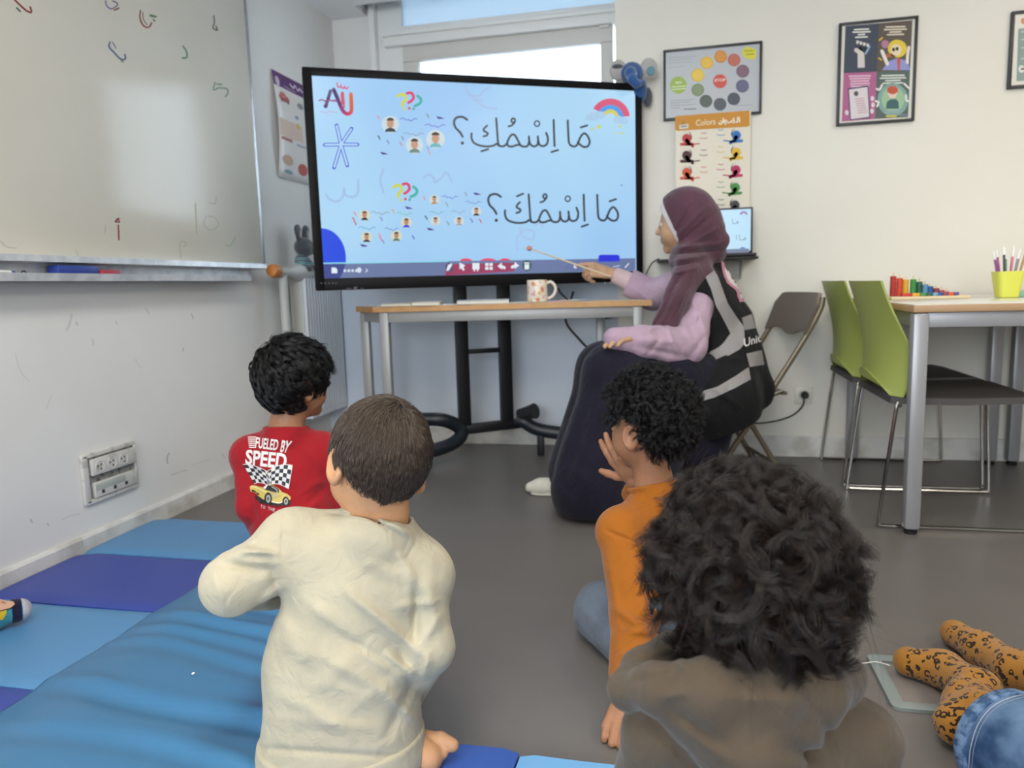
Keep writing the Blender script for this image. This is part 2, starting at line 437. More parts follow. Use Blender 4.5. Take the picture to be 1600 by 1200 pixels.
wst([(0, 240), (40, 275), (95, 282)], 0.8, 'aeb0a8', wz2); wst([(600, 150), (595, 200)], 0.9, 'b3aea6', wz2); wst([(430, 290), (445, 330)], 0.8, 'b0aca4', wz2)
mk.build('marker_lettering', wb)
# things lying in the tray (each of its own)
def eraser(name, label, y0, y1, c, d0, d1, top, extra=None):
    t = thing(name, label, 'eraser', (WX+0.06, (y0+y1)/2, 0.928))
    MB().box((WX+d0, y0, 0.929), (WX+d1, y1, top), 0.004).build('grip', mat('plastic_'+c, c, 0.4), t)
    MB().box((WX+d0+0.002, y0+0.002, 0.9275), (WX+d1-0.002, y1-0.002, 0.931), 0.001).build('felt', mat('dark_felt', '25242a', 0.95), t)
eraser('board_eraser', 'blue board eraser lying in the whiteboard tray beside the red one', 1.935, 2.10, '2c3f93', 0.045, 0.088, 0.963)
eraser('board_eraser', 'small red board eraser at the right end of the blue eraser', 2.105, 2.195, 'a93440', 0.055, 0.092, 0.951)
t = thing('marker_pen', 'white marker pen lying in the whiteboard tray at the far left', 'marker', (WX+0.07, 1.72, 0.935))
MB().tube([V3(WX+0.075, 1.62, 0.937), V3(WX+0.075, 1.775, 0.937)], 0.009).build('barrel', mat('white_plastic', 'e4e2dc', 0.35), t)
MB().tube([V3(WX+0.075, 1.775, 0.937), V3(WX+0.075, 1.79, 0.937)], [0.009, 0.006]).build('tip', mat('blue_tip', '3b4f9c', 0.4), t)
t = thing('ring_magnet', 'tiny dark ring lying beside the white marker in the tray', 'ring', (WX+0.08, 1.815, 0.935))
MB().tube([V3(WX+0.08, 1.817+0.008*math.cos(a), 0.936+0.008*math.sin(a)) for a in np.linspace(0, 2*math.pi, 13)[:-1]], 0.002, closed=True).build('ring', mat('dark_rubber', '2a2a2c', 0.6), t)

# ================================================================== floor-box of sockets in the left wall
sp = thing('socket_panel', 'battered white panel of sockets low on the left wall', 'sockets', (WX, 2.15, 0.17))
M_PL = mat('worn_white_plastic', 'd2cfc8', 0.45, noise=(30, 'a9a69f', 0.30, 0.46))
M_DK = mat('dark_gap', '3c3b3b', 0.8)
a0, a1, z0, z1 = 2.026, 2.270, 0.170, 0.336
MB().box((WX, a0, z0), (WX+0.006, a1, z1), 0.003).build('back_plate', M_PL, sp)
rim = MB()
for lo, hi in (((a0, z1-0.012), (a1, z1+0.004)), ((a0, z0-0.004), (a1, z0+0.012)), ((a0-0.004, z0), (a0+0.022, z1)), ((a1-0.006, z0), (a1+0.004, z1))):
    rim.box((WX, lo[0], lo[1]), (WX+0.014, hi[0], hi[1]), 0.004)
rim.build('rim', M_PL, sp)
MB().box((WX+0.005, a0+0.022, z0+0.012), (WX+0.0068, a1-0.006, z1-0.012)).build('recess', mat('grey_recess', '8d8c88', 0.8, noise=(60, '4e4d4b', 0.35, 0.5)), sp, smooth=False)
up = MB().box((WX+0.006, a0+0.030, 0.262), (WX+0.022, a1-0.008, 0.318), 0.003).build('socket_strip', M_PL, sp)
dn = MB().box((WX+0.006, a0+0.034, 0.184), (WX+0.020, a1-0.008, 0.236), 0.003).build('data_strip', M_PL, sp)
for k in range(3):
    yc = a0+0.062+0.055*k; rg = MB()
    rg.tube([V3(WX+0.0225, yc+0.020*math.cos(a), 0.289+0.020*math.sin(a)) for a in np.linspace(0, 2*math.pi, 21)[:-1]], 0.0016, 6, closed=True)
    for dy, dz in ((-0.009, 0.003), (0.006, 0.006), (0.005, -0.010)):
        rg.box((WX+0.021, yc+dy-0.003, 0.289+dz-0.003), (WX+0.0228, yc+dy+0.003, 0.289+dz+0.003), 0.0, 1)
    rg.build('socket_face', [M_PL, M_DK], up)
    pb = MB().box((WX+0.0195, yc-0.001, 0.194), (WX+0.0207, yc+0.012, 0.206))
    pb.build('data_port', M_DK, dn, smooth=False)
MB().box((WX+0.0195, a0+0.036, 0.208), (WX+0.0206, a0+0.175, 0.232), 0.001).build('label_strip', mat('grey_green_label', 'b3b8b0', 0.5), dn)

# wall socket on the back wall with plug and cord
ws = thing('wall_socket', 'white square wall socket low on the back wall beside the green chairs', 'socket', (0.588, WY, 0.30))
MB().box((0.548, WY-0.010, 0.258), (0.629, WY, 0.344), 0.004).build('face_plate', mat('ivory_plastic', 'dcd8cc', 0.4), ws)
MB().lathe((0.590, WY-0.0105, 0.303), [(0.024, 0), (0.024, 0.001), (0.021, 0.0015)], axis=(0, -1, 0)).build('socket_well', mat('ivory_shadow', 'bdb9ae', 0.5), ws)
pc = thing('power_plug', 'black plug and cord in the wall socket behind the folding chair', 'plug', (0.592, WY-0.02, 0.304))
M_BLK = mat('black_rubber', '1b1b1d', 0.5)
MB().lathe((0.592, WY-0.011, 0.304), [(0.017, 0), (0.018, 0.012), (0.016, 0.028), (0.009, 0.036)], axis=(0, -1, 0)).build('plug_body', M_BLK, pc)
cpts = [(1257, 620, 3.655), (1254, 634, 3.645), (1240, 648, 3.62), (1216, 657, 3.60), (1190, 661, 3.60), (1172, 661, 3.60), (1150, 662, 3.60)]
MB().tube(catmull([ony(x, y, d) for x, y, d in cpts], 6), 0.0038, 8).build('cord', M_BLK, pc)

# ================================================================== radiator in the left corner with pipe and valve
M_RAD = mat('white_radiator_enamel', 'd3d8de', 0.35)
rd = thing('radiator', 'white ribbed radiator on the left wall behind the red shirt', 'radiator', (WX, 3.65, 0.2))
rb = MB(); ry0, ry1, rz0, rz1, rx = 3.42, 3.825, 0.205, 0.955, -1.825
n = 14
pr = [V3(WX+0.04, ry0, 0)]
for k in range(n):
    ya = ry0+(ry1-ry0)*k/n; dy = (ry1-ry0)/n
    pr += [V3(rx-0.016, ya+0.05*dy, 0), V3(rx, ya+0.20*dy, 0), V3(rx, ya+0.62*dy, 0), V3(rx-0.016, ya+0.78*dy, 0)]
pr += [V3(WX+0.04, ry1, 0)]
rb.prism([p+V3(0, 0, rz0+0.03) for p in pr], V3(0, 0, rz1-rz0-0.06))
rb.box((WX+0.04, ry0, rz0), (rx-0.004, ry1, rz0+0.034), 0.006).box((WX+0.04, ry0, rz1-0.034), (rx-0.004, ry1, rz1), 0.006)
rb.build('panel', M_RAD, rd, smooth=20)
MB().box((WX+0.035, ry0-0.003, rz0+0.01), (rx-0.015, ry0+0.001, rz1-0.01), 0.001).build('side_panel', mat('cream_side_panel', 'c9c8c2', 0.45), rd)
vt = MB()
for k in range(12): vt.box((rx-0.005, ry0+0.02+k*0.031, rz0+0.012), (rx-0.002, ry0+0.032+k*0.031, rz0+0.024))
vt.build('vent_slot', mat('vent_white', 'eef0f2', 0.5), rd, smooth=False)
pp = MB(); pxx = -1.862
pp.tube([V3(pxx, 3.275, 0.02), V3(pxx, 3.275, 0.93), V3(pxx, 3.29, 0.95), V3(pxx, 3.33, 0.952)], 0.021, 12).tube([V3(pxx, 3.225, 0.955), V3(pxx, 3.36, 0.955)], 0.024, 12)
pp.tube([V3(pxx, 3.33, 0.955), V3(pxx, 3.36, 0.955), V3(pxx, 3.40, 0.955), V3(pxx, 3.52, 0.955), V3(pxx, 3.60, 0.95)], [0.02, 0.03, 0.045, 0.046, 0.03], 14)
pp.tube([V3(WX, 3.275, 0.56), V3(pxx, 3.275, 0.56)], 0.008, 8)
pp.build('supply_pipe', mat('pipe_paint', 'c4c4c0', 0.4), rd)
MB().lathe((pxx, 3.235, 0.957), [(0.016, 0), (0.030, 0.008), (0.034, 0.035), (0.028, 0.06), (0.012, 0.066)], axis=(0, -1, 0.1), seg=18).build('valve_knob', mat('orange_plastic', 'c87a30', 0.45), rd)

# scuffs and smears on the left wall (flat marks, as on the real wall)
sf = Flat(lambda x, y, l: onx(x, y, WX+0.0006*l))
for pts, w, c in (([(112, 492), (108, 508), (104, 516)], 4, 'd6d4cf'), ([(119, 503), (121, 508)], 2, 'c2c0bb'), ([(228, 481), (233, 490)], 1.4, 'cac8c3'), ([(299, 490), (302, 498)], 1.6, 'c2c0bb'), ([(181, 502), (183, 506)], 1.5, 'c6c4bf'), ([(24, 552), (32, 580), (46, 596)], 0.9, 'cdcbc6'), ([(287, 543), (286, 549)], 1.4, 'bdbbb6'), ([(145, 530), (146, 538)], 3.4, 'd8d6d1'), ([(264, 708), (261, 716), (262, 724)], 2.2, 'b9b8b4'), ([(268, 742), (286, 736), (292, 735)], 1.4, 'cccac5'), ([(74, 818), (76, 821)], 1.6, 'b5b3ae'), ([(48, 812), (50, 816)], 2.6, 'c4c2bd'), ([(98, 812), (110, 806), (125, 803)], 1.2, 'cfcdc8'), ([(346, 708), (352, 716)], 1.2, 'cccac5'), ([(300, 726), (330, 718)], 0.9, 'cfcdc8'), ([(210, 560), (220, 575)], 0.9, 'd2d0cb'), ([(80, 618), (72, 640)], 1.0, 'd2d0cb')):
    sf.stroke(pts, w, c, 1)
sf.build('scuff_lettering', bpy.data.objects['wall_left']).name = 'scuff_marks'
# ================================================================== big interactive display on its wheeled stand
T0 = V3(-1.480, 2.866, 0); T1 = V3(-0.158, 3.589, 0)
TA = nrm(T1-T0); TN = V3(TA[1], -TA[0], 0); TW = np.linalg.norm(T1-T0); TZ0, TZ1 = 0.861, 1.761
ZU = V3(0, 0, 1)
M_BEZ = mat('black_bezel', '0d0a0c', 0.5, spec=0.15); M_STAND = mat('black_steel', '15161a', 0.45); M_TUBE = mat('dark_blue_black_tube', '1c232b', 0.38)
tv = thing('interactive_display', 'large interactive display on a black wheeled stand showing a pale blue slide', 'display', at(760, 655, 3.72)*V3(1, 1, 0))
def tvp(u, z, d): return T0 + TA*u + ZU*z + TN*d
def tvbox(mb, u0, u1, z0, z1, d0, d1, bev=0.003, mi=0):
    return mb.obox(tvp((u0+u1)/2, (z0+z1)/2, (d0+d1)/2), TA, ZU, TN, (u1-u0, z1-z0, abs(d1-d0)), bev, mi)
scr = [onplane(x, y, T0, TN) for x, y in ((488, 118), (994, 142.5), (992.5, 422.5), (506, 435.5))]
us = [np.dot(p-T0, TA) for p in scr]; u0, u1 = (us[0]+us[3])/2, (us[1]+us[2])/2
z0, z1 = (scr[2][2]+scr[3][2])/2, (scr[0][2]+scr[1][2])/2
m = MB(); tvbox(m, 0.0, TW, TZ0, TZ1, -0.085, -0.012, 0.008); tvbox(m, 0.25, TW-0.25, TZ0+0.15, TZ1-0.2, -0.115, -0.08, 0.01)
m.build('back_shell', M_STAND, tv)
m = MB()
tvbox(m, 0, u0, TZ0, TZ1, -0.013, 0.004, 0.004); tvbox(m, u1, TW, TZ0, TZ1, -0.013, 0.004, 0.004)
tvbox(m, u0-0.002, u1+0.002, z1, TZ1, -0.013, 0.004, 0.004); tvbox(m, u0-0.002, u1+0.002, TZ0, z0, -0.013, 0.004, 0.004)
bez = m.build('bezel', M_BEZ, tv)
tm = plane_map(T0+TN*0.0, TN, 0.0003)
def glass_mat():
    m = mat('screen_slide_blue', '101010', 0.25)
    nt = m.node_tree; N = nt.nodes; L = nt.links; b = N['Principled BSDF']
    tc = N.new('ShaderNodeTexCoord'); t = N.new('ShaderNodeTexNoise'); t.inputs['Scale'].default_value = 1.6; t.inputs['Detail'].default_value = 1
    r = N.new('ShaderNodeValToRGB'); r.color_ramp.elements[0].position = 0.35; r.color_ramp.elements[1].position = 0.65
    r.color_ramp.elements[0].color = lin('a0cdf9')+[1]; r.color_ramp.elements[1].color = lin('afdcfb')+[1]
    L.new(tc.outputs['Object'], t.inputs['Vector']); L.new(t.outputs['Fac'], r.inputs['Fac']); L.new(r.outputs['Color'], b.inputs['Emission Color'])
    b.inputs['Emission Strength'].default_value = SCREEN_GAIN
    return m
m = MB(); tvbox(m, u0, u1, z0, z1, -0.012, 0.0, 0); screen = m.build('screen', glass_mat(), tv, smooth=False)

def A3(X, Y): return (480+X/5.714, 110+Y/5.714)
def A4(X, Y): return (480+X/5.714, 270+Y/5.714)
def A5(X, Y): return (700+X/5.0, 110+Y/5.0)
# --- the two written lines
tx = Flat(tm, glow); INK = '333b49'
def row(f, top, kasra_kaf):
    def st(pts, w=2.6, sm=6): tx.stroke([f(*p) for p in pts], w+0.7, INK, 3, sm)
    st([(935, 392), (938, 470), (944, 560), (962, 588), (990, 594), (1012, 575), (1035, 520), (1065, 492), (1094, 520), (1106, 560), (1092, 592), (1060, 598), (1028, 578), (1014, 560)])
    st([(1036, 446), (1088, 430)], 2.4)
    st([(825, 388), (828, 490), (832, 592)]); st([(808, 638), (860, 622)], 2.4)
    st([(766, 488), (780, 530), (772, 575), (742, 592), (714, 580), (704, 545), (701, 516)]); st([(704, 550), (697, 582), (672, 594), (645, 580), (634, 548), (632, 516)])
    st([(634, 552), (622, 588), (594, 596), (566, 585), (545, 545), (520, 505), (495, 505), (474, 535), (462, 570), (474, 592), (505, 594), (535, 584), (560, 582)])
    st([(462, 570), (440, 590), (410, 592), (392, 570), (384, 480), (376, 374)])
    st([(400, 590), (380, 574), (360, 586), (320, 594), (260, 590), (205, 568), (184, 530), (184, 492)])
    st([(305, 432), (284, 452), (278, 470), (296, 482), (310, 492), (302, 508), (276, 516)], 2.4)
    st([(472, 438), (500, 428), (522, 402), (520, 380), (504, 376), (494, 392), (504, 408), (520, 404)], 2.2)
    tx.stroke([f(695+20*math.cos(a), 416+21*math.sin(a)) for a in np.linspace(0, 2*math.pi, 13)[:-1]], 2.2, INK, 3, 3, True)
    if kasra_kaf: st([(260, 632), (314, 616)], 2.4)
    else: st([(280, 386), (332, 366)], 2.4)
    st([(150, 386), (112, 364), (66, 370), (47, 402), (58, 446), (92, 482), (114, 518)], 2.8)
    x, y = f(112, 568); tx.ell(x, y, 2.6, 2.6, INK, 3)
row(lambda X, Y: A5(X, Y), 0, True)
row(lambda X, Y: A5(X+230+(935-X)*0.042, Y+580+(935-X)*0.028), 0, False)
tx.build('slide_text', screen)
# --- logo, star outline, question marks, portraits, rainbow
dc = Flat(tm, glow)
def s3(pts, w, c, l=3, f=A3, sm=5): dc.stroke([f(*p) for p in pts], w, c, l, sm)
gr = ['4a2f6e', '6d3278', '94397c', 'b83f76', 'd24a63', 'd9584f', 'd9663f', 'da7038']
s3([(207, 185), (188, 250)], 5.2, '43306c'); s3([(188, 250), (165, 322)], 5.4, '5a2f6e'); dc.ell(*A3(165, 320), 3.2, 3.2, '4a2f5e', 3)
pa = [A3(*p) for p in catmull([(236, 172), (262, 230), (290, 300), (318, 360), (345, 384), (375, 386), (394, 362), (394, 290), (390, 212)], 3)]
for i in range(len(pa)-1): dc.stroke([pa[i], pa[i+1]], 6.0, gr[min(7, i*8//len(pa))], 3, 0)
s3([(314, 205), (316, 250), (322, 292)], 5.6, 'cf4a62'); s3([(322, 285), (330, 330)], 3, 'd2555c')
s3([(105, 270), (135, 262), (160, 275), (190, 258), (215, 272), (250, 266)], 2.2, '8a4a86'); s3([(210, 270), (262, 276)], 2.0, 'b04c84')
s3([(120, 368), (160, 374), (200, 368), (270, 376)], 1.0, 'c79fbf'); s3([(175, 392), (215, 396)], 0.8, 'd4b6cc')
s3([(266, 112), (274, 146), (296, 152)], 2.4, 'd36a94'); s3([(298, 130), (312, 158), (334, 156)], 2.4, 'd85a8a'); s3([(330, 142), (350, 164), (366, 150)], 2.2, 'dd5a7e')
for ex, ey in ((262, 490), (396, 520), (450, 662), (358, 850), (240, 868), (156, 665)): s3([(302+(ex-302)*0.10, 662+(ey-662)*0.10), (ex, ey)], 5.8, '3348d8', 2, sm=0)
for ex, ey in ((262, 490), (396, 520), (450, 662), (358, 850), (240, 868), (156, 665)): s3([(302, 662), (302+(ex-302)*0.965, 662+(ey-662)*0.965)], 3.2, 'b4dafb', 3, sm=0)
def qm(f, k):
    YL, MG, TL = 'd3d93f', 'dd3f6e', '3fb5ae'
    g = lambda X, Y: f(X+k[0], Y+k[1])
    for pts, c in (([(806, 232), (838, 214), (872, 226), (880, 262), (852, 288), (850, 318)], YL), ([(890, 205), (930, 202), (950, 240), (930, 272), (904, 288)], MG), ([(985, 228), (1015, 258), (1005, 295), (960, 318)], TL)):
        dc.stroke([g(*p) for p in pts], 4.4, c, 3)
    for p, c in (((872, 348), YL), ((912, 338), MG), ((950, 344), TL)): dc.ell(*g(*p), 2.2, 2.2, c, 3)
qm(A3, (0, 0)); qm(A4, (-36, -103))
def head_disc(f, X, Y, r, shirt, hair, skin='c99a7c', bg='cfe0e6'):
    x, y = f(X, Y); r = r/5.714
    dc.ell(x, y, r, r, bg, 2); dc.ell(x, y-r*0.08, r*0.40, r*0.50, skin, 4)
    dc.ell(x, y-r*0.42, r*0.44, r*0.34, hair, 5, 14, math.pi, 2*math.pi); dc.ell(x, y+r*0.86, r*0.62, r*0.46, shirt, 4, 14, math.pi, 2*math.pi); dc.rect(x-r*0.14, y+r*0.2, x+r*0.14, y+r*0.5, skin, 3)
head_disc(A3, 742, 482, 78, '2c3a46', '4a3a34'); head_disc(A3, 958, 668, 78, '6f8a80', '3c3230'); head_disc(A3, 1145, 615, 84, '6fb7c4', '3a2c28')
for X, Y, sh in ((512, 380, '20242e'), (885, 445, '1f35e0'), (530, 575, '2a3350'), (796, 565, '3f7a66')): head_disc(A4, X, Y, 50, sh, '2e2a28', 'c08c6c', 'd9dccb')
for X, Y, sh in ((1135, 240, 'b98a58'), (1510, 345, '23242a'), (1145, 430, 'c9d4d2'), (1355, 432, '9aa6b4')): head_disc(A4, X, Y, 44, sh, '352c28', 'c79674', 'd3dfdf')
def scrib(f, X, Y, w, c, th=1.2): s3([(X, Y), (X+w*0.2, Y-10), (X+w*0.3, Y+6), (X+w*0.5, Y+4), (X+w*0.6, Y+18), (X+w*0.78, Y+4), (X+w*0.86, Y-6), (X+w, Y)], th, c, 3, f)
for X, Y, w, c in ((830, 435, 150, '5560d0'), (1050, 490, 185, '7a64d4'), (860, 565, 180, '93a0b4')): scrib(A3, X, Y, w, c)
for X, Y, w, c in ((570, 355, 160, '8795a8'), (800, 362, 140, '6cc8ad'), (460, 490, 150, '5b9bd0'), (690, 500, 125, '6a74d8'), (1205, 215, 140, '5a68d4'), (1410, 262, 140, '6f86c8'), (1095, 352, 125, '62b8bd'), (1290, 345, 120, '9aa4b8')): scrib(A4, X, Y, w, c, 1.0)
for f, X, Y in ((A3, 1150, 410), (A3, 650, 728), (A4, 870, 300), (A4, 1480, 175), (A4, 1065, 490), (A4, 470, 636)): dc.poly([f(X, Y), (f(X+40, Y+6)), f(X+75, Y+22), f(X+20, Y+24)], '4b2f92', 3)
for f, X, Y, c in ((A3, 635, 420, 'e0909c'), (A3, 1075, 405, '7a9a90'), (A3, 640, 600, '4a5a64'), (A3, 850, 605, '8292a0'), (A3, 835, 655, 'd08a94'), (A3, 720, 640, '8a8ac8'), (A3, 1075, 695, '9aa0c8'), (A3, 1090, 735, 'd8a0a8'), (A4, 425, 365, 'e08a96'), (A4, 412, 415, 'd0545c'), (A4, 428, 450, 'd0545c'), (A4, 660, 410, '8890c8'), (A4, 765, 340, 'e0a868'), (A4, 648, 560, 'e58a98'), (A4, 655, 590, 'e58a98'), (A4, 675, 612, '8890c8'), (A4, 945, 575, '6a78c8'), (A4, 1045, 228, 'e09aa6'), (A4, 1245, 280, '98a2b8'), (A4, 1415, 190, '98a2b8'), (A4, 1060, 400, '46555f'), (A4, 1255, 450, '88a894'), (A4, 1465, 425, '7a7cd0'), (A4, 1545, 430, 'd0604a')):
    dc.stroke([f(X-8, Y-14), f(X+4, Y), f(X+8, Y+16)], 1.9, c, 3)
# faint letters behind
FG = 'a6c6ee'
for pts in ([(170, 1110), (200, 1150), (270, 1170), (320, 1120), (330, 1050), (340, 1110), (400, 1130), (450, 1100), (455, 980)], [(680, 880), (655, 980), (680, 1090)], [(1040, 960), (1080, 930), (1130, 960), (1140, 1000), (1200, 960), (1240, 910), (1290, 990)], [(1400, 140), (1440, 200), (1500, 250), (1560, 270)]): s3(pts, 3.6, FG, 1)
for pts in ([(330, 130), (290, 150), (240, 200), (160, 190), (150, 150)], [(200, 230), (300, 290), (380, 300)]): s3(pts, 3.2, 'a9c4ec', 1, A5)
A6 = lambda X, Y: (700+X/5.0, 330+Y/5.0)
for pts in ([(540, 300), (545, 200), (600, 150), (670, 160), (660, 220), (590, 200), (560, 130)], [(680, 110), (720, 90), (740, 120)]): s3(pts, 3.4, 'a9c9f0', 1, A6)
# rainbow with clouds and stars
cx, cy = A5(1268, 372)
for r0, r1, c in ((20.5, 30.5, 'd94d78'), (13.5, 20.5, '3f9cf0'), (7.5, 13.5, 'd8cf58')): dc.arc(cx, cy, r0, r1, math.pi*1.16, math.pi*1.97, c, 2, 24)
for X, Y, r in ((1140, 360, 46), (1190, 350, 40), (1100, 372, 30), (1330, 385, 40), (1375, 395, 36)): dc.ell(*A5(X, Y), r/5, r/6.5, 'abd0ee', 3)
for X, Y, r in ((1178, 440, 4.6), (1126, 458, 3.0), (1340, 436, 3.0), (1360, 492, 2.8), (1310, 490, 2.2)):
    x, y = A5(X, Y); dc.poly([(x+r*(1 if k % 2 == 0 else 0.55)*math.sin(k*math.pi/5), y-r*(1 if k % 2 == 0 else 0.55)*math.cos(k*math.pi/5)) for k in range(10)], 'cfd95a', 4)
dc.ell(*A5(1357, 897), 1.2, 1.2, '4a5ac0', 3)
dc.build('slide_picture', screen)
# --- bar along the bottom, with icons
tb = Flat(tm, glow)
BLC = (504, 403)
tb.poly([(500.5, 356)]+[(503+37.5*math.sin(a), 404-47*math.cos(a)) for a in np.linspace(0.05, math.pi/2, 16)]+[(540.5, 412), (504.3, 413)], '1648e6', 2)
tb.poly([(504.4, 411.5), (992.5, 403.5), (992.5, 422.5), (506, 435.5)], '6b7aa6', 3)
tb.poly([(504.4, 412), (540, 411.5), (536, 424), (531, 434.8), (506, 435.5)], '39458f', 4)
tb.poly([(504.3, 410.4), (700, 407.2), (700, 409.2), (504.4, 413)], '8fdcf0', 4)
for x, r in ((728, 11), (763, 15), (789, 11)): tb.ell(x, 411, r, 7.5, 'e8486c', 2, 16, math.pi, 2*math.pi)
tb.poly([(696, 413), (790, 410.5), (804, 411), (803.5, 424), (696, 430.5)], 'a03a62', 4)
tb.poly([(935, 400), (938, 398), (965, 398), (968, 400), (968, 408.5), (935, 409)], '2f3ae2', 4)
W_ = 'e8f2fa'
tb.poly([(518, 418), (524, 418), (527, 421), (527, 427), (518, 427)], W_, 5)
for x in (537, 543, 549, 555): tb.rect(x, 421, x+4, 425, 'd7e2f2', 5)
tb.ell(561, 422, 3.8, 4.2, 'dbe6f4', 5); tb.stroke([(572, 420), (574, 423), (571, 425)], 1.2, W_, 5)
tb.ell(702, 418, 6.2, 7.5, '55506e', 5); tb.poly([(697, 423), (700, 414), (706, 411), (706, 415), (701, 423)], W_, 6)
tb.poly([(718, 410), (727, 415), (724, 417), (726, 422), (723, 423), (721, 419), (718, 421)], W_, 5)
tb.rect(738, 411, 749, 421, W_, 5); tb.rect(740, 421, 742, 424, W_, 5); tb.rect(745, 421, 747, 424, W_, 5)
for x in (758, 764.5): tb.rect(x, 411, x+5.2, 415.6, W_, 5); tb.rect(x, 417, x+5.2, 421.6, W_, 5)
tb.poly([(777, 416), (784, 410), (784, 414), (790, 417), (789, 421), (784, 419), (784, 421)], W_, 5); tb.poly([(811, 415), (804, 409), (804, 413), (798, 416), (799, 420), (804, 418), (804, 420)], W_, 5)
tb.ell(823, 415, 7.5, 9, '3f5a66', 5); tb.rect(819, 410, 827, 412, W_, 6); tb.rect(819.5, 413, 826.5, 421, W_, 6)
for x in (899, 914, 928): tb.ell(x, 416.5, 3.0, 3.0, 'dfe8f4', 5)
tb.stroke([(958, 417), (968, 415)], 1.4, 'c8d4e8', 5); tb.stroke([(976.5, 418), (982, 412)], 1.6, W_, 5)
tb.build('slide_toolbar', screen)
bz = Flat(plane_map(T0+TN*0.0042, TN, 0.0004))
for x in (945, 953, 960, 967, 974): bz.ell(x, 442, 1.2, 1.2, 'c9c9c9')
for x in (502, 508, 514, 520, 525): bz.ell(x, 442.5, 1.4, 1.3, '4a4246')
bz.ell(555.5, 450, 3.2, 2.4, '5a4c4e'); bz.rect(541, 450, 549, 452, '463c40'); bz.rect(563, 450, 568, 452, '463c40')
bz.build('bezel_lettering', bez)
# --- stand
cA = at(726, 655, 3.70); cB = at(792, 648, 3.76)
m = MB()
for c in (cA, cB): m.obox((c[0], c[1], (0.16+1.5)/2), TA, TN, ZU, (0.060, 0.05, 1.34), 0.004)
m.build('column', M_STAND, tv)
MB().obox((cA+cB)/2*V3(1, 1, 0)+V3(0, 0, at(757, 547, 3.72)[2]), TA, TN, ZU, (0.20, 0.02, 0.024), 0.003).build('crossbar', M_STAND, tv)
b0 = at(716, 672, 3.68); b1 = at(812, 661, 3.78); mid = (b0+b1)/2
MB().obox(mid, nrm(b1-b0), TN, ZU, (np.linalg.norm(b1-b0), 0.06, 0.045), 0.006).build('base_bar', M_STAND, tv)
m = MB(); m.obox(tvp(0.62, 1.30, -0.13), TA, ZU, TN, (0.5, 0.3, 0.03), 0.004)
for c in (cA, cB):
    u = np.dot(c-T0, TA); e = np.dot(c-T0, TN); m.obox(tvp(u, 1.36, (e-0.11)/2), TA, ZU, TN, (0.05, 0.22, abs(e+0.11)), 0.003)
m.build('mount', M_STAND, tv)
MB().tube(catmull([at(660, 655, 3.62), at(690, 656, 3.62), at(712, 664, 3.66), at(722, 676, 3.67), at(712, 690, 3.62), at(690, 700, 3.55), at(665, 706, 3.50)], 6), 0.034, 12).build('foot_loop', M_TUBE, tv)
MB().tube(catmull([at(806, 655, 3.76), at(820, 660, 3.76), at(838, 670, 3.74), at(870, 676, 3.72), at(920, 680, 3.70), at(980, 684, 3.68)], 6), 0.034, 12).build('foot_bar', M_TUBE, tv)
c = at(845, 690, 3.74)
MB().box((c[0]-0.016, c[1]-0.02, 0.0), (c[0]+0.016, c[1]+0.02, at(845, 668, 3.74)[2]), 0.004).build('foot_post', M_STAND, tv)
k0 = at(812, 648, 3.76); k1 = at(836, 642, 3.70)
MB().tube([k0, k0*0.4+k1*0.6, k1], [0.03, 0.034, 0.040], 14).build('brake_knob', mat('dark_grey_knob', '2b2d2f', 0.5), tv)
for i, (x, y, d) in enumerate(((668, 704, 3.52), (655, 672, 3.62), (985, 700, 3.66))):
    c = at(x, y, d); MB().lathe((c[0]-0.015, c[1], 0.036), [(0.02, 0), (0.036, 0.004), (0.036, 0.026), (0.02, 0.03)], axis=(1, 0, 0), seg=18).build('castor', M_BLK, tv)
# loose cables behind the table
MB().tube(catmull([at(896, 455, 3.55), at(884, 500, 3.62), at(905, 530, 3.66), at(925, 550, 3.70), at(950, 575, 3.74)], 8), 0.006, 6).build('cable', M_BLK, tv)
MB().tube(catmull([at(872, 450, 3.4), at(880, 462, 3.42), at(912, 486, 3.45), at(935, 497, 3.5), at(960, 495, 3.55), at(985, 485, 3.55)], 8), 0.005, 6).build('cable', M_BLK, tv)

# ================================================================== narrow table under the display
M_BEECH = mat('beech_edge', 'c4935a', 0.45, noise=(14, 'b58449', 0.35, 0.65)); M_TOP = mat('cream_laminate', 'd9d2c3', 0.35)
M_GREY = mat('grey_table_steel', '9b9a98', 0.4, metal=0.2)
tz = 0.782
qa = onz(582, 480, tz); qb = onz(1019, 468.5, tz); e1 = nrm(qb-qa); e2 = nrm(V3(-e1[1], e1[0], 0)); 
qc = at(955, 470, 3.46); qd = at(556, 482, 3.50); qc[2] = qd[2] = tz
tt = thing('narrow_table', 'narrow beech-edged table under the display with grey legs', 'table', (qa+qb)/2*V3(1, 1, 0))
m = MB(); m.prism([qa, qb, qc, qd], V3(0, 0, -0.024)); m.build('tabletop', [M_BEECH], tt, smooth=False)
ins = lambda p: p + ((qa+qb+qc+qd)/4-p)*0.02
MB().prism([ins(q)+V3(0, 0, 0.0006) for q in (qa, qb, qc, qd)], V3(0, 0, 0.0008)).build('laminate_top', M_TOP, tt, smooth=False)
m = MB()
def bar(mb, a, b, w, h, z1_):
    d = nrm(b-a); n = V3(-d[1], d[0], 0); mb.obox((a+b)/2*V3(1, 1, 0)+V3(0, 0, z1_-h/2), d, n, ZU, (np.linalg.norm(b-a), w, h), 0.003)
la = qa+e1*0.045+e2*0.03; lb = qb-e1*0.06+e2*0.03; lc = at(938, 480, 3.50)*V3(1, 1, 0)+V3(0, 0, tz); ld = at(570, 480, 3.52)*V3(1, 1, 0)+V3(0, 0, tz)
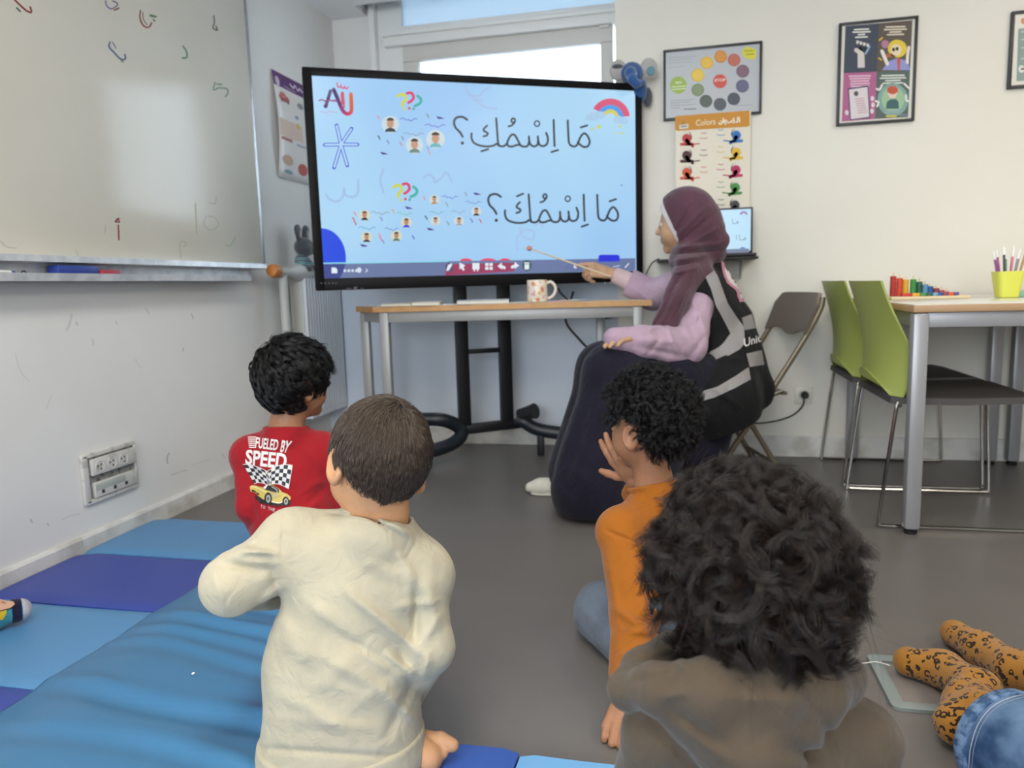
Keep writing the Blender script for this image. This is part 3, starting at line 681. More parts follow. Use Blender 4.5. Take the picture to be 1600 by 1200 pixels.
bar(m, la, lb, 0.025, 0.048, tz-0.024); bar(m, ld, lc, 0.025, 0.048, tz-0.024); bar(m, la, ld, 0.025, 0.048, tz-0.024); bar(m, lb, lc, 0.025, 0.048, tz-0.024)
m.build('apron', M_GREY, tt)
for q in (la, lb, lc, ld):
    MB().obox((q[0], q[1], (tz-0.024)/2), e1, e2, ZU, (0.042, 0.042, tz-0.024), 0.006).build('leg', M_GREY, tt)
# booklets, mug, loose papers on it
def on_table(x, d): p = at(x, 475, d); return V3(p[0], p[1], tz+0.0015)
def booklet(label, xa, xb, d, h, cover, group='booklets on the narrow table'):
    a = on_table(xa, d); b = on_table(xb, d); u = nrm(b-a); n = V3(-u[1], u[0], 0); w = np.linalg.norm(b-a); c = (a+b)/2+n*0.05
    t = thing('booklet', label, 'booklet', (a+b)/2, group=group)
    MB().obox(c+ZU*h*0.42, u, n, ZU, (w-0.004, 0.15, h*0.8), 0.001).build('pages', mat('paper_pages', 'dcd6c6', 0.8), t)
    m = MB(); m.obox(c+ZU*(h*0.86+0.001), u, n, ZU, (w, 0.155, 0.0016), 0.0005); m.obox(c+ZU*0.0008, u, n, ZU, (w, 0.155, 0.0014), 0.0005)
    m.build('cover', mat('cover_'+cover, cover, 0.6), t)
booklet('thin booklet at the left end of the narrow table, the lower one', 596, 644, 3.28, 0.012, 'c9c8b8')
booklet('booklet lying beside the thin one at the left end of the narrow table', 644, 688, 3.26, 0.016, 'd3d0c2')
booklet('blue-topped booklet in front of the stand column left of the mug', 714, 796, 3.24, 0.018, 'b4bccd')
mg = thing('mug', 'cream mug with pink and orange pattern on the narrow table', 'mug', on_table(840, 3.24))
mc = np.array(mg.location)
def mug_mat():
    m = mat('printed_mug', 'e2d3bd', 0.3); nt = m.node_tree; N = nt.nodes; L = nt.links
    tc = N.new('ShaderNodeTexCoord'); v = N.new('ShaderNodeTexVoronoi'); v.inputs['Scale'].default_value = 34
    r = N.new('ShaderNodeValToRGB'); cr = r.color_ramp; cr.interpolation = 'CONSTANT'
    cr.elements[0].color = lin('c8788c')+[1]; cr.elements[1].position = 0.22; cr.elements[1].color = lin('dcb06a')+[1]
    e = cr.elements.new(0.36); e.color = lin('e4d8c6')+[1]; e = cr.elements.new(0.8); e.color = lin('d9a0a4')+[1]
    L.new(tc.outputs['Object'], v.inputs['Vector']); L.new(v.outputs['Distance'], r.inputs['Fac']); L.new(r.outputs['Color'], N['Principled BSDF'].inputs['Base Color'])
    return m
MB().lathe(mc, [(0.03, 0), (0.042, 0.002), (0.045, 0.008), (0.0445, 0.094), (0.043, 0.097), (0.0415, 0.095), (0.041, 0.01), (0.0, 0.008)], 32).build('cup_body', mug_mat(), mg)
dr = nrm(RI*V3(1, 1, 0))
MB().tube(catmull([mc+dr*0.042+ZU*0.082, mc+dr*0.062+ZU*0.086, mc+dr*0.080+ZU*0.062, mc+dr*0.074+ZU*0.034, mc+dr*0.056+ZU*0.018, mc+dr*0.042+ZU*0.016], 5), 0.0068, 10).build('handle', mat('cream_glaze', 'dcd3c4', 0.3), mg)
for i, (x, d, c, w) in enumerate(((872, 3.22, 'c98aa0', 26), (888, 3.28, 'd9c98e', 34), (905, 3.30, 'a9b4d0', 34))):
    lab = ['pink card lying beside the mug handle', 'pale yellow card lying right of the pink card', 'pale blue card lying below the pointing hand'][i]
    a = on_table(x-w/2, d); b = on_table(x+w/2, d-0.03); u = nrm(b-a); n = V3(-u[1], u[0], 0)
    t = tag(MB().obox((a+b)/2+n*0.04+ZU*(0.001+0.0022*i), u, n, ZU, (np.linalg.norm(b-a), 0.10, 0.002), 0.0005).build('card', mat('card_'+c, c, 0.6)), lab, 'card', 'cards on the narrow table')

# ================================================================== right-hand table and its neighbour
M_WTOP = mat('white_glossy_laminate', 'd8d6cc', 0.12); M_TLEG = mat('silver_grey_legs', '9d9da0', 0.38, metal=0.3); M_EDGE = mat('tan_edge_band', 'b18f6a', 0.5)
TZ = 0.762
def class_table(name, label, x0, x1, y0, y1, legs):
    t = thing(name, label, 'table', ((x0+x1)/2, (y0+y1)/2, 0), group='classroom tables along the back wall')
    MB().box((x0, y0, TZ-0.026), (x1, y1, TZ-0.002), 0.004).build('edge_band', M_EDGE, t)
    MB().box((x0+0.002, y0+0.002, TZ-0.003), (x1-0.002, y1-0.002, TZ), 0.001).build('tabletop', M_WTOP, t)
    m = MB(); i = 0.03
    m.box((x0+i, y0+i-0.012, TZ-0.075), (x1-i, y0+i+0.012, TZ-0.026), 0.003).box((x0+i, y1-i-0.012, TZ-0.075), (x1-i, y1-i+0.012, TZ-0.026), 0.003)
    m.box((x0+i-0.012, y0+i, TZ-0.075), (x0+i+0.012, y1-i, TZ-0.026), 0.003).box((x1-i-0.012, y0+i, TZ-0.075), (x1-i+0.012, y1-i, TZ-0.026), 0.003)
    m.build('apron', M_TLEG, t)
    for lx, ly in legs:
        l = MB().obox((lx, ly, (TZ-0.026)/2+0.008), V3(1, 0, 0), V3(0, 1, 0), ZU, (0.050, 0.050, TZ-0.042), 0.012).build('leg', M_TLEG, t)
        MB().lathe((lx, ly, 0.0), [(0.019, 0), (0.021, 0.003), (0.021, 0.012), (0.015, 0.014)], 16).build('foot_cap', M_BLK, l)
    return t
class_table('classroom_table', 'white-topped table with a tan edge beside the green chairs', 0.735, 1.405, 2.572, 3.655, ((0.762, 2.602), (0.795, 3.622), (1.372, 3.622), (1.378, 2.602)))
class_table('classroom_table', 'second white-topped table standing right of the first, one dark leg in view', 1.425, 2.10, 2.572, 3.655, ((1.462, 2.602), (1.462, 3.622), (2.07, 3.622), (2.07, 2.602)))

# ---- counting toy
ty = thing('counting_toy', 'wooden counting board with stacks of coloured rings on the white-topped table', 'toy', (0.95, 3.15, TZ))
def tpt(x, d=3.14): p = ony(x, 455, d); return V3(p[0], p[1], TZ)
bx0 = tpt(1393)[0]-0.02; bx1 = tpt(1500)[0]+0.01
MB().box((bx0, 3.06, TZ+0.0005), (bx1, 3.175, TZ+0.012), 0.003).build('board', mat('pale_wood', 'dcc9a4', 0.55), ty)
rc_ = ['b02f2c', 'c94a32', 'd8a72e', '3f8f46', '2b5a49', '5f92b4', '2f5a96', '8e3f44', 'a04a5a', 'b04a4a']
zt_ = [0.078, 0.070, 0.064, 0.064, 0.054, 0.044, 0.036, 0.028, 0.020, 0.014]
for k, (x, c, h) in enumerate(zip((1395, 1405, 1414.5, 1426.5, 1436, 1445, 1453, 1462.5, 1471, 1479), rc_, zt_)):
    p = tpt(x, 3.14)+ZU*0.012
    MB().lathe(p, [(0.003, 0), (0.003, h+0.012), (0.001, h+0.014)], 8).build('peg', mat('pale_wood', 'dcc9a4', 0.55), ty)
    nr = max(1, round(h/0.0085)); pr_ = []
    for q in range(nr): pr_ += [(0.0095, q*h/nr+0.0004), (0.0112, (q+0.2)*h/nr), (0.0112, (q+0.8)*h/nr), (0.0095, (q+1)*h/nr)]
    MB().lathe(p, [(0.004, 0.0003)]+pr_+[(0.004, h)], 18).build('ring_stack', mat('painted_'+c, c, 0.4), ty)
for k, (xa, xb, c) in enumerate(((1409, 1425, 'c0392f'), (1425, 1437, 'd9a42f'), (1437, 1447, '3f8f46'), (1447, 1457, '2b5a49'), (1457, 1465, '6fa2c4'), (1465, 1473, '2f4f9a'), (1473, 1481, '8e3f54'), (1481, 1490, 'd0572f'), (1490, 1498, '5c4a86'))):
    a = tpt(xa, 3.085)[0]; b = tpt(xb, 3.085)[0]
    MB().box((a, 3.075, TZ+0.012), (b-0.001, 3.100, TZ+0.024), 0.002).build('number_block', mat('painted_'+c, c, 0.4), ty)
# ---- cup of pens
cp = tpt(1573, 3.05)
cu = thing('pen_cup', 'tapered yellow cup holding pens on the white-topped table', 'cup', cp)
m = MB()
def sqring(h, r): 
    return [cp+V3(r*math.copysign(abs(math.cos(a))**0.45, math.cos(a)), r*math.copysign(abs(math.sin(a))**0.45, math.sin(a)), h) for a in np.linspace(0, 2*math.pi, 33)[:-1]]
rings = [sqring(0.001, 0.030), sqring(0.002, 0.033), sqring(0.094, 0.046), sqring(0.096, 0.046), sqring(0.094, 0.044), sqring(0.004, 0.031)]
V_ = [p for r in rings for p in r]; Fc_ = [(i*32+k, i*32+(k+1) % 32, (i+1)*32+(k+1) % 32, (i+1)*32+k) for i in range(5) for k in range(32)]+[tuple(range(31, -1, -1)), tuple(5*32+k for k in range(32))]
m.add(V_, Fc_).build('cup_shell', mat('yellow_plastic', 'dbdc5a', 0.35), cu)
pens = [('purple', '8a4f8e', -0.026, 0.0), ('magenta', 'b04f8c', -0.018, 0.010), ('dark violet', '4d3a5e', -0.013, -0.012), ('green', '4fa35a', -0.004, 0.004), ('pink', 'd96f8c', 0.004, -0.010), ('navy', '33385e', 0.010, 0.008), ('grey', '8d8f92', 0.016, -0.004), ('brown', '8a6a4a', 0.022, 0.010), ('ochre', 'b98a4a', 0.028, -0.008), ('red', 'c24a4a', 0.0, 0.020)]
for i, (nm, c, dx, dy) in enumerate(pens):
    t = thing('felt_pen', nm+' felt pen standing in the yellow cup', 'pen', cp+V3(dx, dy, 0.01), group='felt pens in the yellow cup')
    top = cp+V3(dx*1.75, dy*1.5, 0.142+0.008*(i % 3)); bot = cp+V3(dx*0.7, dy*0.7, 0.012); dd = nrm(top-bot)
    MB().tube([bot, top], 0.0042, 8).build('barrel', mat('pen_'+c, c, 0.4), t)
    MB().tube([top-dd*0.002, top+dd*0.02, top+dd*0.028], [0.0046, 0.0044, 0.002], 8).build('cap', mat('clear_white_cap', 'e8e6e0', 0.3), t)
p = tpt(1596, 3.10)
tag(MB().box((p[0]-0.016, 3.08, TZ+0.0005), (p[0]+0.06, 3.15, TZ+0.022), 0.003).build('pencil_case', mat('teal_cloth', '8fb9ad', 0.7)), 'small teal pencil case right of the yellow cup', 'pencil case')

# ================================================================== green chairs
M_GREEN = mat('green_plastic', 'a0aa58', 0.45); M_SEATP = mat('dark_grey_seat_pad', '4a4845', 0.7, bump=(500, 0.15)); M_CHROME = mat('chrome_tube', 'b9b7b2', 0.18, metal=1.0)
def green_chair(label, cx, cy):
    t = thing('stacking_chair', label, 'chair', (cx, cy, 0), group='green-backed chairs at the classroom tables')
    # back shell: bent sheet, facing -x outwards, with rounded lower flange
    NU, NV = 13, 17; V = []; Fc = []
    for j in range(NV):
        v = j/(NV-1)
        for i in range(NU):
            u = -1+2*i/(NU-1)
            w = 0.222+0.012*v
            z = 0.425+0.415*v - (0.045*(1-u*u)*(-1) if v == 0 else 0)
            if v < 0.25: z += 0.055*(1-u*u)*(1-v/0.25)
            x = -0.225 + 0.050*abs(u)**3*math.exp(-((0.425+0.415*v-0.56)/0.15)**2) - 0.035*math.sin(v*math.pi*0.5)*v + 0.02*math.sin(v*math.pi) + 0.040*u*u*(0.6+0.4*(1-v)) - 0.040
            V.append(V3(x, u*w, z))
    off = len(V)
    V2 = [p+V3(0.007, 0, 0) for p in V]
    idx = lambda i, j: j*NU+i
    for j in range(NV-1):
        for i in range(NU-1):
            Fc.append((idx(i, j), idx(i, j+1), idx(i+1, j+1), idx(i+1, j)))
            Fc.append((off+idx(i, j), off+idx(i+1, j), off+idx(i+1, j+1), off+idx(i, j+1)))
    ring = [idx(i, 0) for i in range(NU)]+[idx(NU-1, j) for j in range(1, NV)]+[idx(i, NV-1) for i in range(NU-2, -1, -1)]+[idx(0, j) for j in range(NV-2, 0, -1)]
    for a, b in zip(ring, ring[1:]+ring[:1]): Fc.append((a, b, b+off, a+off))
    bk = MB(); bk.add(V+V2, Fc)
    back = bk.build('backrest', M_GREEN, t, smooth=50, local=True)
    st = MB(); prs = [(-0.225, 0.452), (-0.15, 0.448), (0.0, 0.446), (0.13, 0.450), (0.20, 0.452), (0.245, 0.442), (0.262, 0.424)]
    pl = [V3(x, -0.225, z) for x, z in prs]+[V3(x-0.004, -0.225, z-0.022) for x, z in prs[::-1]]
    st.prism(pl, V3(0, 0.45, 0)); st.build('seat', M_SEATP, t, smooth=50, local=True)
    for s in (-1, 1):
        y = s*0.236; m = MB()
        m.tube(catmull([V3(-0.205, y*0.97, 0.435), V3(-0.215, y, 0.38), V3(-0.252, y, 0.035), V3(-0.250, y, 0.014), V3(-0.226, y, 0.0065), V3(0.0, y, 0.0065), V3(0.232, y, 0.0065), V3(0.254, y, 0.014), V3(0.258, y, 0.04), V3(0.238, y, 0.36), V3(0.232, y*0.97, 0.425)], 6), 0.0062, 8)
        m.build('sled_leg', M_CHROME, t, local=True)
    m = MB(); m.tube([V3(-0.20, -0.23, 0.424), V3(-0.20, 0.23, 0.424)], 0.008, 8); m.tube([V3(0.225, -0.23, 0.416), V3(0.225, 0.23, 0.416)], 0.006, 8)
    m.build('seat_rail', M_CHROME, t, local=True)
    return t
ch = green_chair('green-backed chair with dark seat beside the near table leg', 0.928, 2.885)
c2 = copy_tree(ch); c2.location = (0.922, 3.402, 0); c2['label'] = 'green-backed chair tucked against the back wall, behind the other green chair'

# ================================================================== posters
wm = plane_map(V3(0, WY-0.011, 0), V3(0, -1, 0), 0.0004)
M_PFR = mat('black_poster_frame', '24272b', 0.4)
def framed(name, label, px, border, paper='dedbd3'):
    P = [ony(x, y, WY-0.008) for x, y in px]; xa = (P[0][0]+P[3][0])/2; xb = (P[1][0]+P[2][0])/2; zb = (P[2][2]+P[3][2])/2; zt = (P[0][2]+P[1][2])/2
    t = thing(name, label, 'poster', ((xa+xb)/2, WY, zb))
    m = MB(); b = border
    m.box((xa, WY-0.018, zb), (xa+b, WY, zt), 0.002).box((xb-b, WY-0.018, zb), (xb, WY, zt), 0.002).box((xa+b-0.001, WY-0.018, zb), (xb-b+0.001, WY, zb+b), 0.002).box((xa+b-0.001, WY-0.018, zt-b), (xb-b+0.001, WY, zt), 0.002)
    m.build('frame', M_PFR, t)
    s = MB().box((xa+b, WY-0.011, zb+b), (xb-b, WY-0.003, zt-b)).build('sheet', mat('sheet_'+paper, paper, 0.35), t, smooth=False)
    return t, s
def B7(X, Y): return (1020+X/4.0, 40+Y/4.0)
def B8(X, Y): return (1280+X/5.0, Y/5.0)
# wheel of coloured discs
pt, sh = framed('wheel_poster', 'framed grey poster with a ring of coloured discs', ((1036, 79.5), (1191, 64), (1189.5, 178), (1037, 189.5)), 0.011, 'b5b8bc')
f = Flat(wm)
for X, Y, r, c in ((281, 310, 42, 'd9bb52'), (338, 232, 40, 'd9b04a'), (424, 194, 40, 'c98a42'), (508, 215, 40, 'b5675a'), (562, 285, 41, '7a626e'), (560, 378, 41, '62627a'), (506, 458, 40, '50545e'), (420, 492, 40, '565c60'), (332, 472, 40, '5a625c'), (281, 402, 40, '7f8c6a')):
    f.ell(*B7(X, Y), r/4, r/4, c, 1, 24); f.ell(*B7(X, Y), r/5, r/5, '%02x%02x%02x' % tuple(min(255, int(int(c[i:i+2], 16)*1.06)) for i in (0, 2, 4)), 2, 20)
f.ell(*B7(420, 348), 10.8, 11, 'd0584e', 1, 24); f.ell(*B7(160, 372), 13, 13.5, '9fb85a', 1, 24)
f.text('STOP', [B7(386, 352), B7(456, 348), B7(456, 330), B7(386, 334)], 'f0e6e0', 3, 0.01)
f.text('NO', [B7(142, 366), B7(180, 364), B7(180, 348), B7(142, 350)], 'f2f2e4', 3, 0.01)
for k in range(2): f.stroke([B7(120, 384+16*k), B7(204, 378+16*k)], 1.6, 'd8e2b8', 3, 0)
f.poly([B7(x, y) for x, y in ((560, 150), (590, 130), (645, 150), (645, 190), (636, 214), (590, 208), (562, 190))], 'd6cf3e', 2); f.stroke([B7(575, 160), B7(625, 158)], 1.2, '7c7a30', 3, 0); f.stroke([B7(585, 180), B7(630, 178)], 1.2, '7c7a30', 3, 0)
for Y, w in ((200, 170), (215, 150), (235, 140), (262, 100)): f.stroke([B7(100, Y), B7(100+w, Y-8)], 0.8, 'a4a6aa', 2, 0)
for Y, w in ((470, 150), (485, 120), (500, 160), (520, 60)): f.stroke([B7(110, Y), B7(110+w, Y-8)], 0.7, '8f9196', 2, 0)
f.stroke([B7(195, 523), B7(270, 520)], 1.2, '63656a', 2, 0); f.stroke([B7(520, 500), B7(620, 496)], 0.7, '8f9196', 2, 0)
f.build('printed_picture', sh)
# colours poster with spilled paint tins
ct = thing('colours_poster', 'unframed poster of spilled paint pots headed in orange, below the ring poster', 'poster', (0.16, WY, 1.17))
xa, xb, zb, ztp = -0.006, 0.331, 1.13, 1.623
sh = MB().box((xa, WY-0.0205, zb), (xb, WY-0.0190, ztp)).build('sheet', mat('cream_sheet', 'dcd3bf', 0.4), ct, smooth=False)
wm2 = plane_map(V3(0, WY-0.0206, 0), V3(0, -1, 0), 0.0004)
f = Flat(wm2)
f.poly([B7(*p) for p in ((140, 566), (606, 530), (606, 624), (592, 632), (150, 658), (140, 650))], 'c98a2c', 1)
f.text('Colors', [B7(268, 628), B7(392, 618), B7(392, 580), B7(268, 590)], 'e8d9b4', 3, 0.01)
# the heading in arabic, written stroke by stroke
for pts in ([(540, 574), (541, 603)], [(530, 574), (528, 600), (518, 606), (510, 600), (504, 578)], [(500, 606), (515, 606)], [(498, 590), (490, 600), (478, 606), (452, 607), (448, 596), (458, 592), (462, 606), (452, 618)], [(440, 580), (440, 606)], [(430, 600), (430, 612), (420, 618), (414, 608)]): f.stroke([B7(*p) for p in pts], 1.9, 'f2e8d0', 4)
f.ell(*B7(422, 596), 0.8, 0.8, 'ecdfc0', 3)
f.poly([B7(*p) for p in ((166, 622), (222, 614), (222, 642), (166, 648))], 'd8d2c4', 2); f.stroke([B7(178, 632), B7(210, 628)], 2.0, '8d7a86', 3, 0); f.ell(*B7(190, 608), 2.6, 2.0, 'a07a40', 2)
tins = [(212, 706, 'c03a40', 0), (212, 812, '4a2628', 0), (212, 918, 'd2522f', 0), (522, 686, '2f72b8', 1), (522, 792, 'e0b52f', 1), (520, 902, 'b8265c', 1), (516, 1012, '3f8a42', 1), (514, 1122, '3a3a38', 1)]
for X, Y, c, rgt in tins:
    dx = 1 if rgt else -1
    f.stroke([B7(X+dx*(30*math.cos(a)), Y-6+34*math.sin(a)) for a in np.linspace(math.pi*0.9, math.pi*1.98, 9)], 1.1, 'a9a096', 1)
    f.ell(*B7(X, Y-10), 8.5, 8.5, 'b9b1a4', 1); f.ell(*B7(X+dx*8, Y-14), 8, 8, 'd9d2c4', 2); f.ell(*B7(X, Y), 7.2, 7.4, c, 3)
    f.stroke([B7(X-34, Y+38-dx*-2), B7(X+34, Y+34)], 4.6, c, 3, 0); f.stroke([B7(X-10, Y+40), B7(X+80*(-dx), Y+32)], 1.8, c, 3, 0); f.ell(*B7(X+40*(-dx)*0.9, Y+46), 2.6, 2.6, c, 3); f.stroke([B7(X, Y+10), B7(X+16*(-dx), Y+34)], 6.0, c, 3, 0)
    tx_ = 318 if not rgt else 425
    for q, w in ((-36, 16), (-4, 24)): f.stroke([B7(tx_-w, Y+q), B7(tx_, Y+q+4), B7(tx_+w, Y+q)], 1.2, '%02x%02x%02x' % tuple(int(int(c[i:i+2], 16)*0.6+80) for i in (0, 2, 4)), 2)
f.build('printed_picture', sh)
# four-panel poster
pt, sh = framed('four_panel_poster', 'framed tall poster of four coloured panels above the green chairs', ((1311, 37), (1434.4, 25), (1428, 189), (1306, 198)), 0.012, 'd9d6cc')
f = Flat(wm)
f.poly([B8(*p) for p in ((205, 205), (466, 182), (448, 560), (190, 572))], '3c4453', 1); f.poly([B8(*p) for p in ((466, 182), (728, 158), (710, 550), (448, 560))], '5b5148', 1)
f.poly([B8(*p) for p in ((190, 572), (448, 560), (436, 930), (176, 950))], 'ad5f8a', 1); f.poly([B8(*p) for p in ((448, 560), (710, 550), (694, 915), (436, 930))], '52625c', 1)
for X0, Y0, X1, n, c in ((275, 232, 385, 4, 'e4e2da'), (522, 212, 668, 4, 'ded2c0'), (235, 596, 400, 5, 'e3bdd0'), (490, 592, 662, 4, 'd6ddd4')):
    for k in range(n): d_ = (0, 12, -30, 20, 30)[k]; f.stroke([B8(X0-d_ if n == 4 and k < 3 else X0+abs(d_)*0.5, Y0+20*k), B8(X1+d_ if n == 4 and k < 3 else X1-abs(d_)*0.5, Y0-4+20*k)], 2.2, c, 2, 0)
f.poly([B8(*p) for p in ((300, 420), (272, 400), (276, 378), (330, 372), (335, 395), (352, 420), (356, 528), (300, 530))], 'd0c9c2', 2)
for k in range(4): f.poly([B8(290+26*k, 316+8*k), B8(312+26*k, 320+8*k), B8(306+26*k, 344+8*k), B8(290+26*k, 342+8*k)], 'dcd8d2', 3)
f.stroke([B8(394, 362), B8(362, 420)], 2.6, '8fb3d8', 2, 0); f.poly([B8(*p) for p in ((318, 340), (392, 352), (352, 412), (300, 380))], '20262e', 2)
# generic fair-haired figure, microphone and hands
f.ell(*B8(610, 380), 15, 14, 'e0c440', 2); f.ell(*B8(600, 392), 8.5, 9, 'e6d3b4', 3); f.ell(*B8(580, 388), 2.4, 3.0, '2a2622', 4); f.ell(*B8(608, 382), 2.4, 3.0, '2a2622', 4)
f.poly([B8(*p) for p in ((490, 548), (540, 480), (610, 455), (690, 475), (712, 548))], '8f94cc', 2); f.poly([B8(*p) for p in ((606, 460), (636, 456), (630, 550), (614, 550))], 'c0564a', 3)
f.stroke([B8(490, 400), B8(515, 460), B8(532, 500)], 5.5, 'e4dcd4', 3); f.stroke([B8(700, 370), B8(690, 430), B8(688, 490)], 4.5, 'e4dcd4', 3); f.ell(*B8(515, 345), 6, 6.5, 'b07a94', 2); f.stroke([B8(510, 440), B8(590, 430)], 5, 'b0683f', 2)
f.stroke([B8(470, 315), B8(492, 296)], 2.4, 'd8b83c', 2, 0); f.stroke([B8(464, 455), B8(486, 468)], 2.2, 'd8b83c', 2, 0)
f.poly([B8(*p) for p in ((222, 690), (382, 668), (400, 920), (240, 942))], '4a4468', 2); f.poly([B8(*p) for p in ((232, 700), (376, 680), (390, 912), (248, 932))], 'd8cfd2', 3)
f.ell(*B8(288, 732), 3.6, 4, '5c5058', 4)
for k in range(7): f.stroke([B8(280+4*k, 775+18*k), B8(345+5*k, 768+18*k)], 1.2, 'c08a98', 4, 0)
for X, Y in ((415, 770), (420, 820), (412, 868), (215, 880)): f.ell(*B8(X, Y), 2.8, 4.0, 'dad2d8', 3)
f.ell(*B8(575, 780), 24, 26, '7fa39c', 2); f.ell(*B8(575, 775), 18, 20, '9dbd9a', 3); f.ell(*B8(572, 720), 7.5, 10, 'e0c7b4', 4); f.ell(*B8(572, 704), 8.6, 6.5, 'c0523a', 5); f.poly([B8(*p) for p in ((520, 850), (528, 795), (560, 775), (600, 775), (618, 795), (622, 850))], '3c5f64', 4)
f.poly([B8(*p) for p in ((508, 870), (625, 860), (628, 878), (512, 886))], '8fa6ac', 4); f.rect(*B8(522, 900), *B8(604, 916), 'cdb94a', 4); f.rect(*B8(620, 892), *B8(690, 908), '6f8088', 4)
for pts in ([(448, 695), (470, 700), (492, 662)], [(664, 655), (690, 680), (702, 690)], [(452, 832), (462, 800), (440, 790)], [(700, 790), (680, 785), (676, 745)]): f.stroke([B8(*p) for p in pts], 3.0, 'e4e2dc', 4)
f.build('printed_picture', sh)
# frame cut by the right edge of the picture
P0 = ony(1580, 18, WY-0.008); P1 = ony(1576, 139, WY-0.008); wd = 0.32
def pixof(p): v = np.array(p)-CAM; d = v@FW; return (800+F_PX*(v@RI)/d, 600-F_PX*(v@UP)/d)
q = [pixof(V3(1.380, WY-0.008, 1.944)), pixof(V3(1.70, WY-0.008, 1.944)), pixof(V3(1.70, WY-0.008, 1.630)), pixof(V3(1.380, WY-0.008, 1.630))]
pt, sh = framed('green_poster', 'framed poster with a green-grey panel, highest at the far right', q, 0.013, 'd9d6cc')
f = Flat(wm)
f.poly([(1591, 45), (1700, 33), (1700, 120), (1588, 127)], '879a94', 1); f.ell(1599, 33, 4, 5, 'd0906e', 1)
for y in (50, 62, 75, 92, 108): f.stroke([(1596, y), (1640, y-5)], 2.4, 'b4c0ba', 2, 0)
f.ell(1596, 108, 5, 6, 'd6d8d4', 2)
f.build('printed_picture', sh)

# vehicles poster on the left wall (purple heading)
vt_ = thing('vehicles_poster', 'hanging poster of vehicles with a purple heading on the left wall', 'poster', (WX, 3.6, 1.43))
NU, NV = 9, 13; V = []; Fc = []
def vsurf(u, v): return V3(WX+0.006+0.022*math.sin(v*math.pi)*(1-0.6*u)+0.004*math.sin(u*9)*v, 3.436+0.34*u, 1.945-0.515*v)
for j in range(NV):
    for i in range(NU): V.append(vsurf(i/(NU-1), j/(NV-1)))
for j in range(NV-1):
    for i in range(NU-1): Fc.append((j*NU+i, j*NU+i+1, (j+1)*NU+i+1, (j+1)*NU+i))
sh = link_mesh('sheet', V, Fc, mat('glossy_poster_paper', 'e2deda', 0.18), vt_, smooth=True)
so = sh.modifiers.new('thickness', 'SOLIDIFY'); so.thickness = 0.0008
f = Flat(lambda u, v, l: vsurf(u, v)+V3(0.0007+0.0004*l, 0, 0), maxlen=0.09)
f.rect(0, 0, 1, 0.135, '5c2a6c', 1)
f.text('Transportation', [(0.30, 0.125), (0.66, 0.125), (0.66, 0.10), (0.30, 0.10)], 'd8c8dc', 2)
f.stroke([(0.5, 0.06), (0.6, 0.08), (0.66, 0.05), (0.74, 0.085), (0.8, 0.06), (0.9, 0.08), (0.95, 0.05)], 0.02, 'dccbe0', 2); f.ell(0.12, 0.09, 0.06, 0.045, 'c9bccd', 2)
f.ell(0.25, 0.235, 0.16, 0.035, 'b05050', 2); f.ell(0.22, 0.205, 0.09, 0.03, 'c07a78', 2); f.ell(0.16, 0.262, 0.03, 0.014, '4a4446', 3); f.ell(0.36, 0.262, 0.03, 0.014, '4a4446', 3)
f.rect(0.02, 0.44, 0.75, 0.60, 'd8bfb0', 2); f.ell(0.62, 0.45, 0.05, 0.03, 'd2b95c', 3); f.ell(0.6, 0.37, 0.06, 0.02, '8a90b0', 2)
f.ell(0.75, 0.24, 0.1, 0.03, '8d8f98', 2); f.rect(0.05, 0.61, 0.4, 0.64, 'b07a70', 2); f.ell(0.25, 0.82, 0.18, 0.05, 'c9a890', 2); f.ell(0.72, 0.87, 0.14, 0.06, 'b85a50', 2); f.ell(0.28, 0.93, 0.15, 0.02, '7f9aa4', 2); f.rect(0.55, 0.63, 0.95, 0.65, '9aa6b0', 2)
f.build('printed_picture', sh)

# ================================================================== laptop on a slim wall shelf
ls = thing('wall_shelf', 'slim black shelf on the back wall carrying the laptop', 'shelf', (0.13, WY, 0.95))
MB().box((-0.09, WY-0.24, 0.945), (0.352, WY-0.001, 0.957), 0.003).build('shelf_board', M_BLK, ls)
m = MB()
for x in (-0.03, 0.29): m.prism([V3(x, WY, 0.945), V3(x, WY, 0.86), V3(x, WY-0.012, 0.86), V3(x, WY-0.16, 0.945)], V3(0.006, 0, 0))
m.build('bracket', mat('pale_bracket', 'c9c5ba', 0.5), ls, smooth=False)
lp = thing('laptop', 'open laptop on the wall shelf behind the purple headscarf', 'laptop', (0.17, 3.55, 0.958))
MB().box((-0.02, 3.46, 0.958), (0.345, 3.68, 0.972), 0.004).build('keyboard_base', mat('black_laptop', '1b1c20', 0.4), lp)
MB().box((-0.02, 3.560, 0.970), (0.336, 3.572, 1.180), 0.004).build('lid', mat('black_laptop', '1b1c20', 0.4), lp)
ds = MB().box((-0.010, 3.5585, 0.985), (0.327, 3.5605, 1.172)).build('display_panel', glow('b5ddf4'), lp, smooth=False)
f = Flat(plane_map(V3(0, 3.5583, 0), V3(0, -1, 0), 0.0003), glow)
def C4(X, Y): return (1010+X/8.42, 310+Y/8.42)
f.poly([C4(1050, 668), C4(1350, 660), C4(1350, 712), C4(1060, 722)], '5d6a86', 1)
for pts in ([(1132, 270), (1135, 320), (1150, 332), (1185, 322), (1200, 300), (1206, 325), (1188, 330)], [(1225, 480), (1228, 535), (1245, 550), (1280, 540), (1298, 515), (1306, 540), (1284, 548)], [(1184, 485), (1186, 540)]): f.stroke([C4(*p) for p in pts], 1.0, '66788c', 2)
f.arc(*C4(1280, 222), 3.4, 6.4, math.pi*1.05, math.pi*1.95, '8d6aa8', 2); f.ell(*C4(1265, 660), 4.4, 2.2, '3b55c0', 2, 12, math.pi, 2*math.pi)
f.build('screen_text', ds)
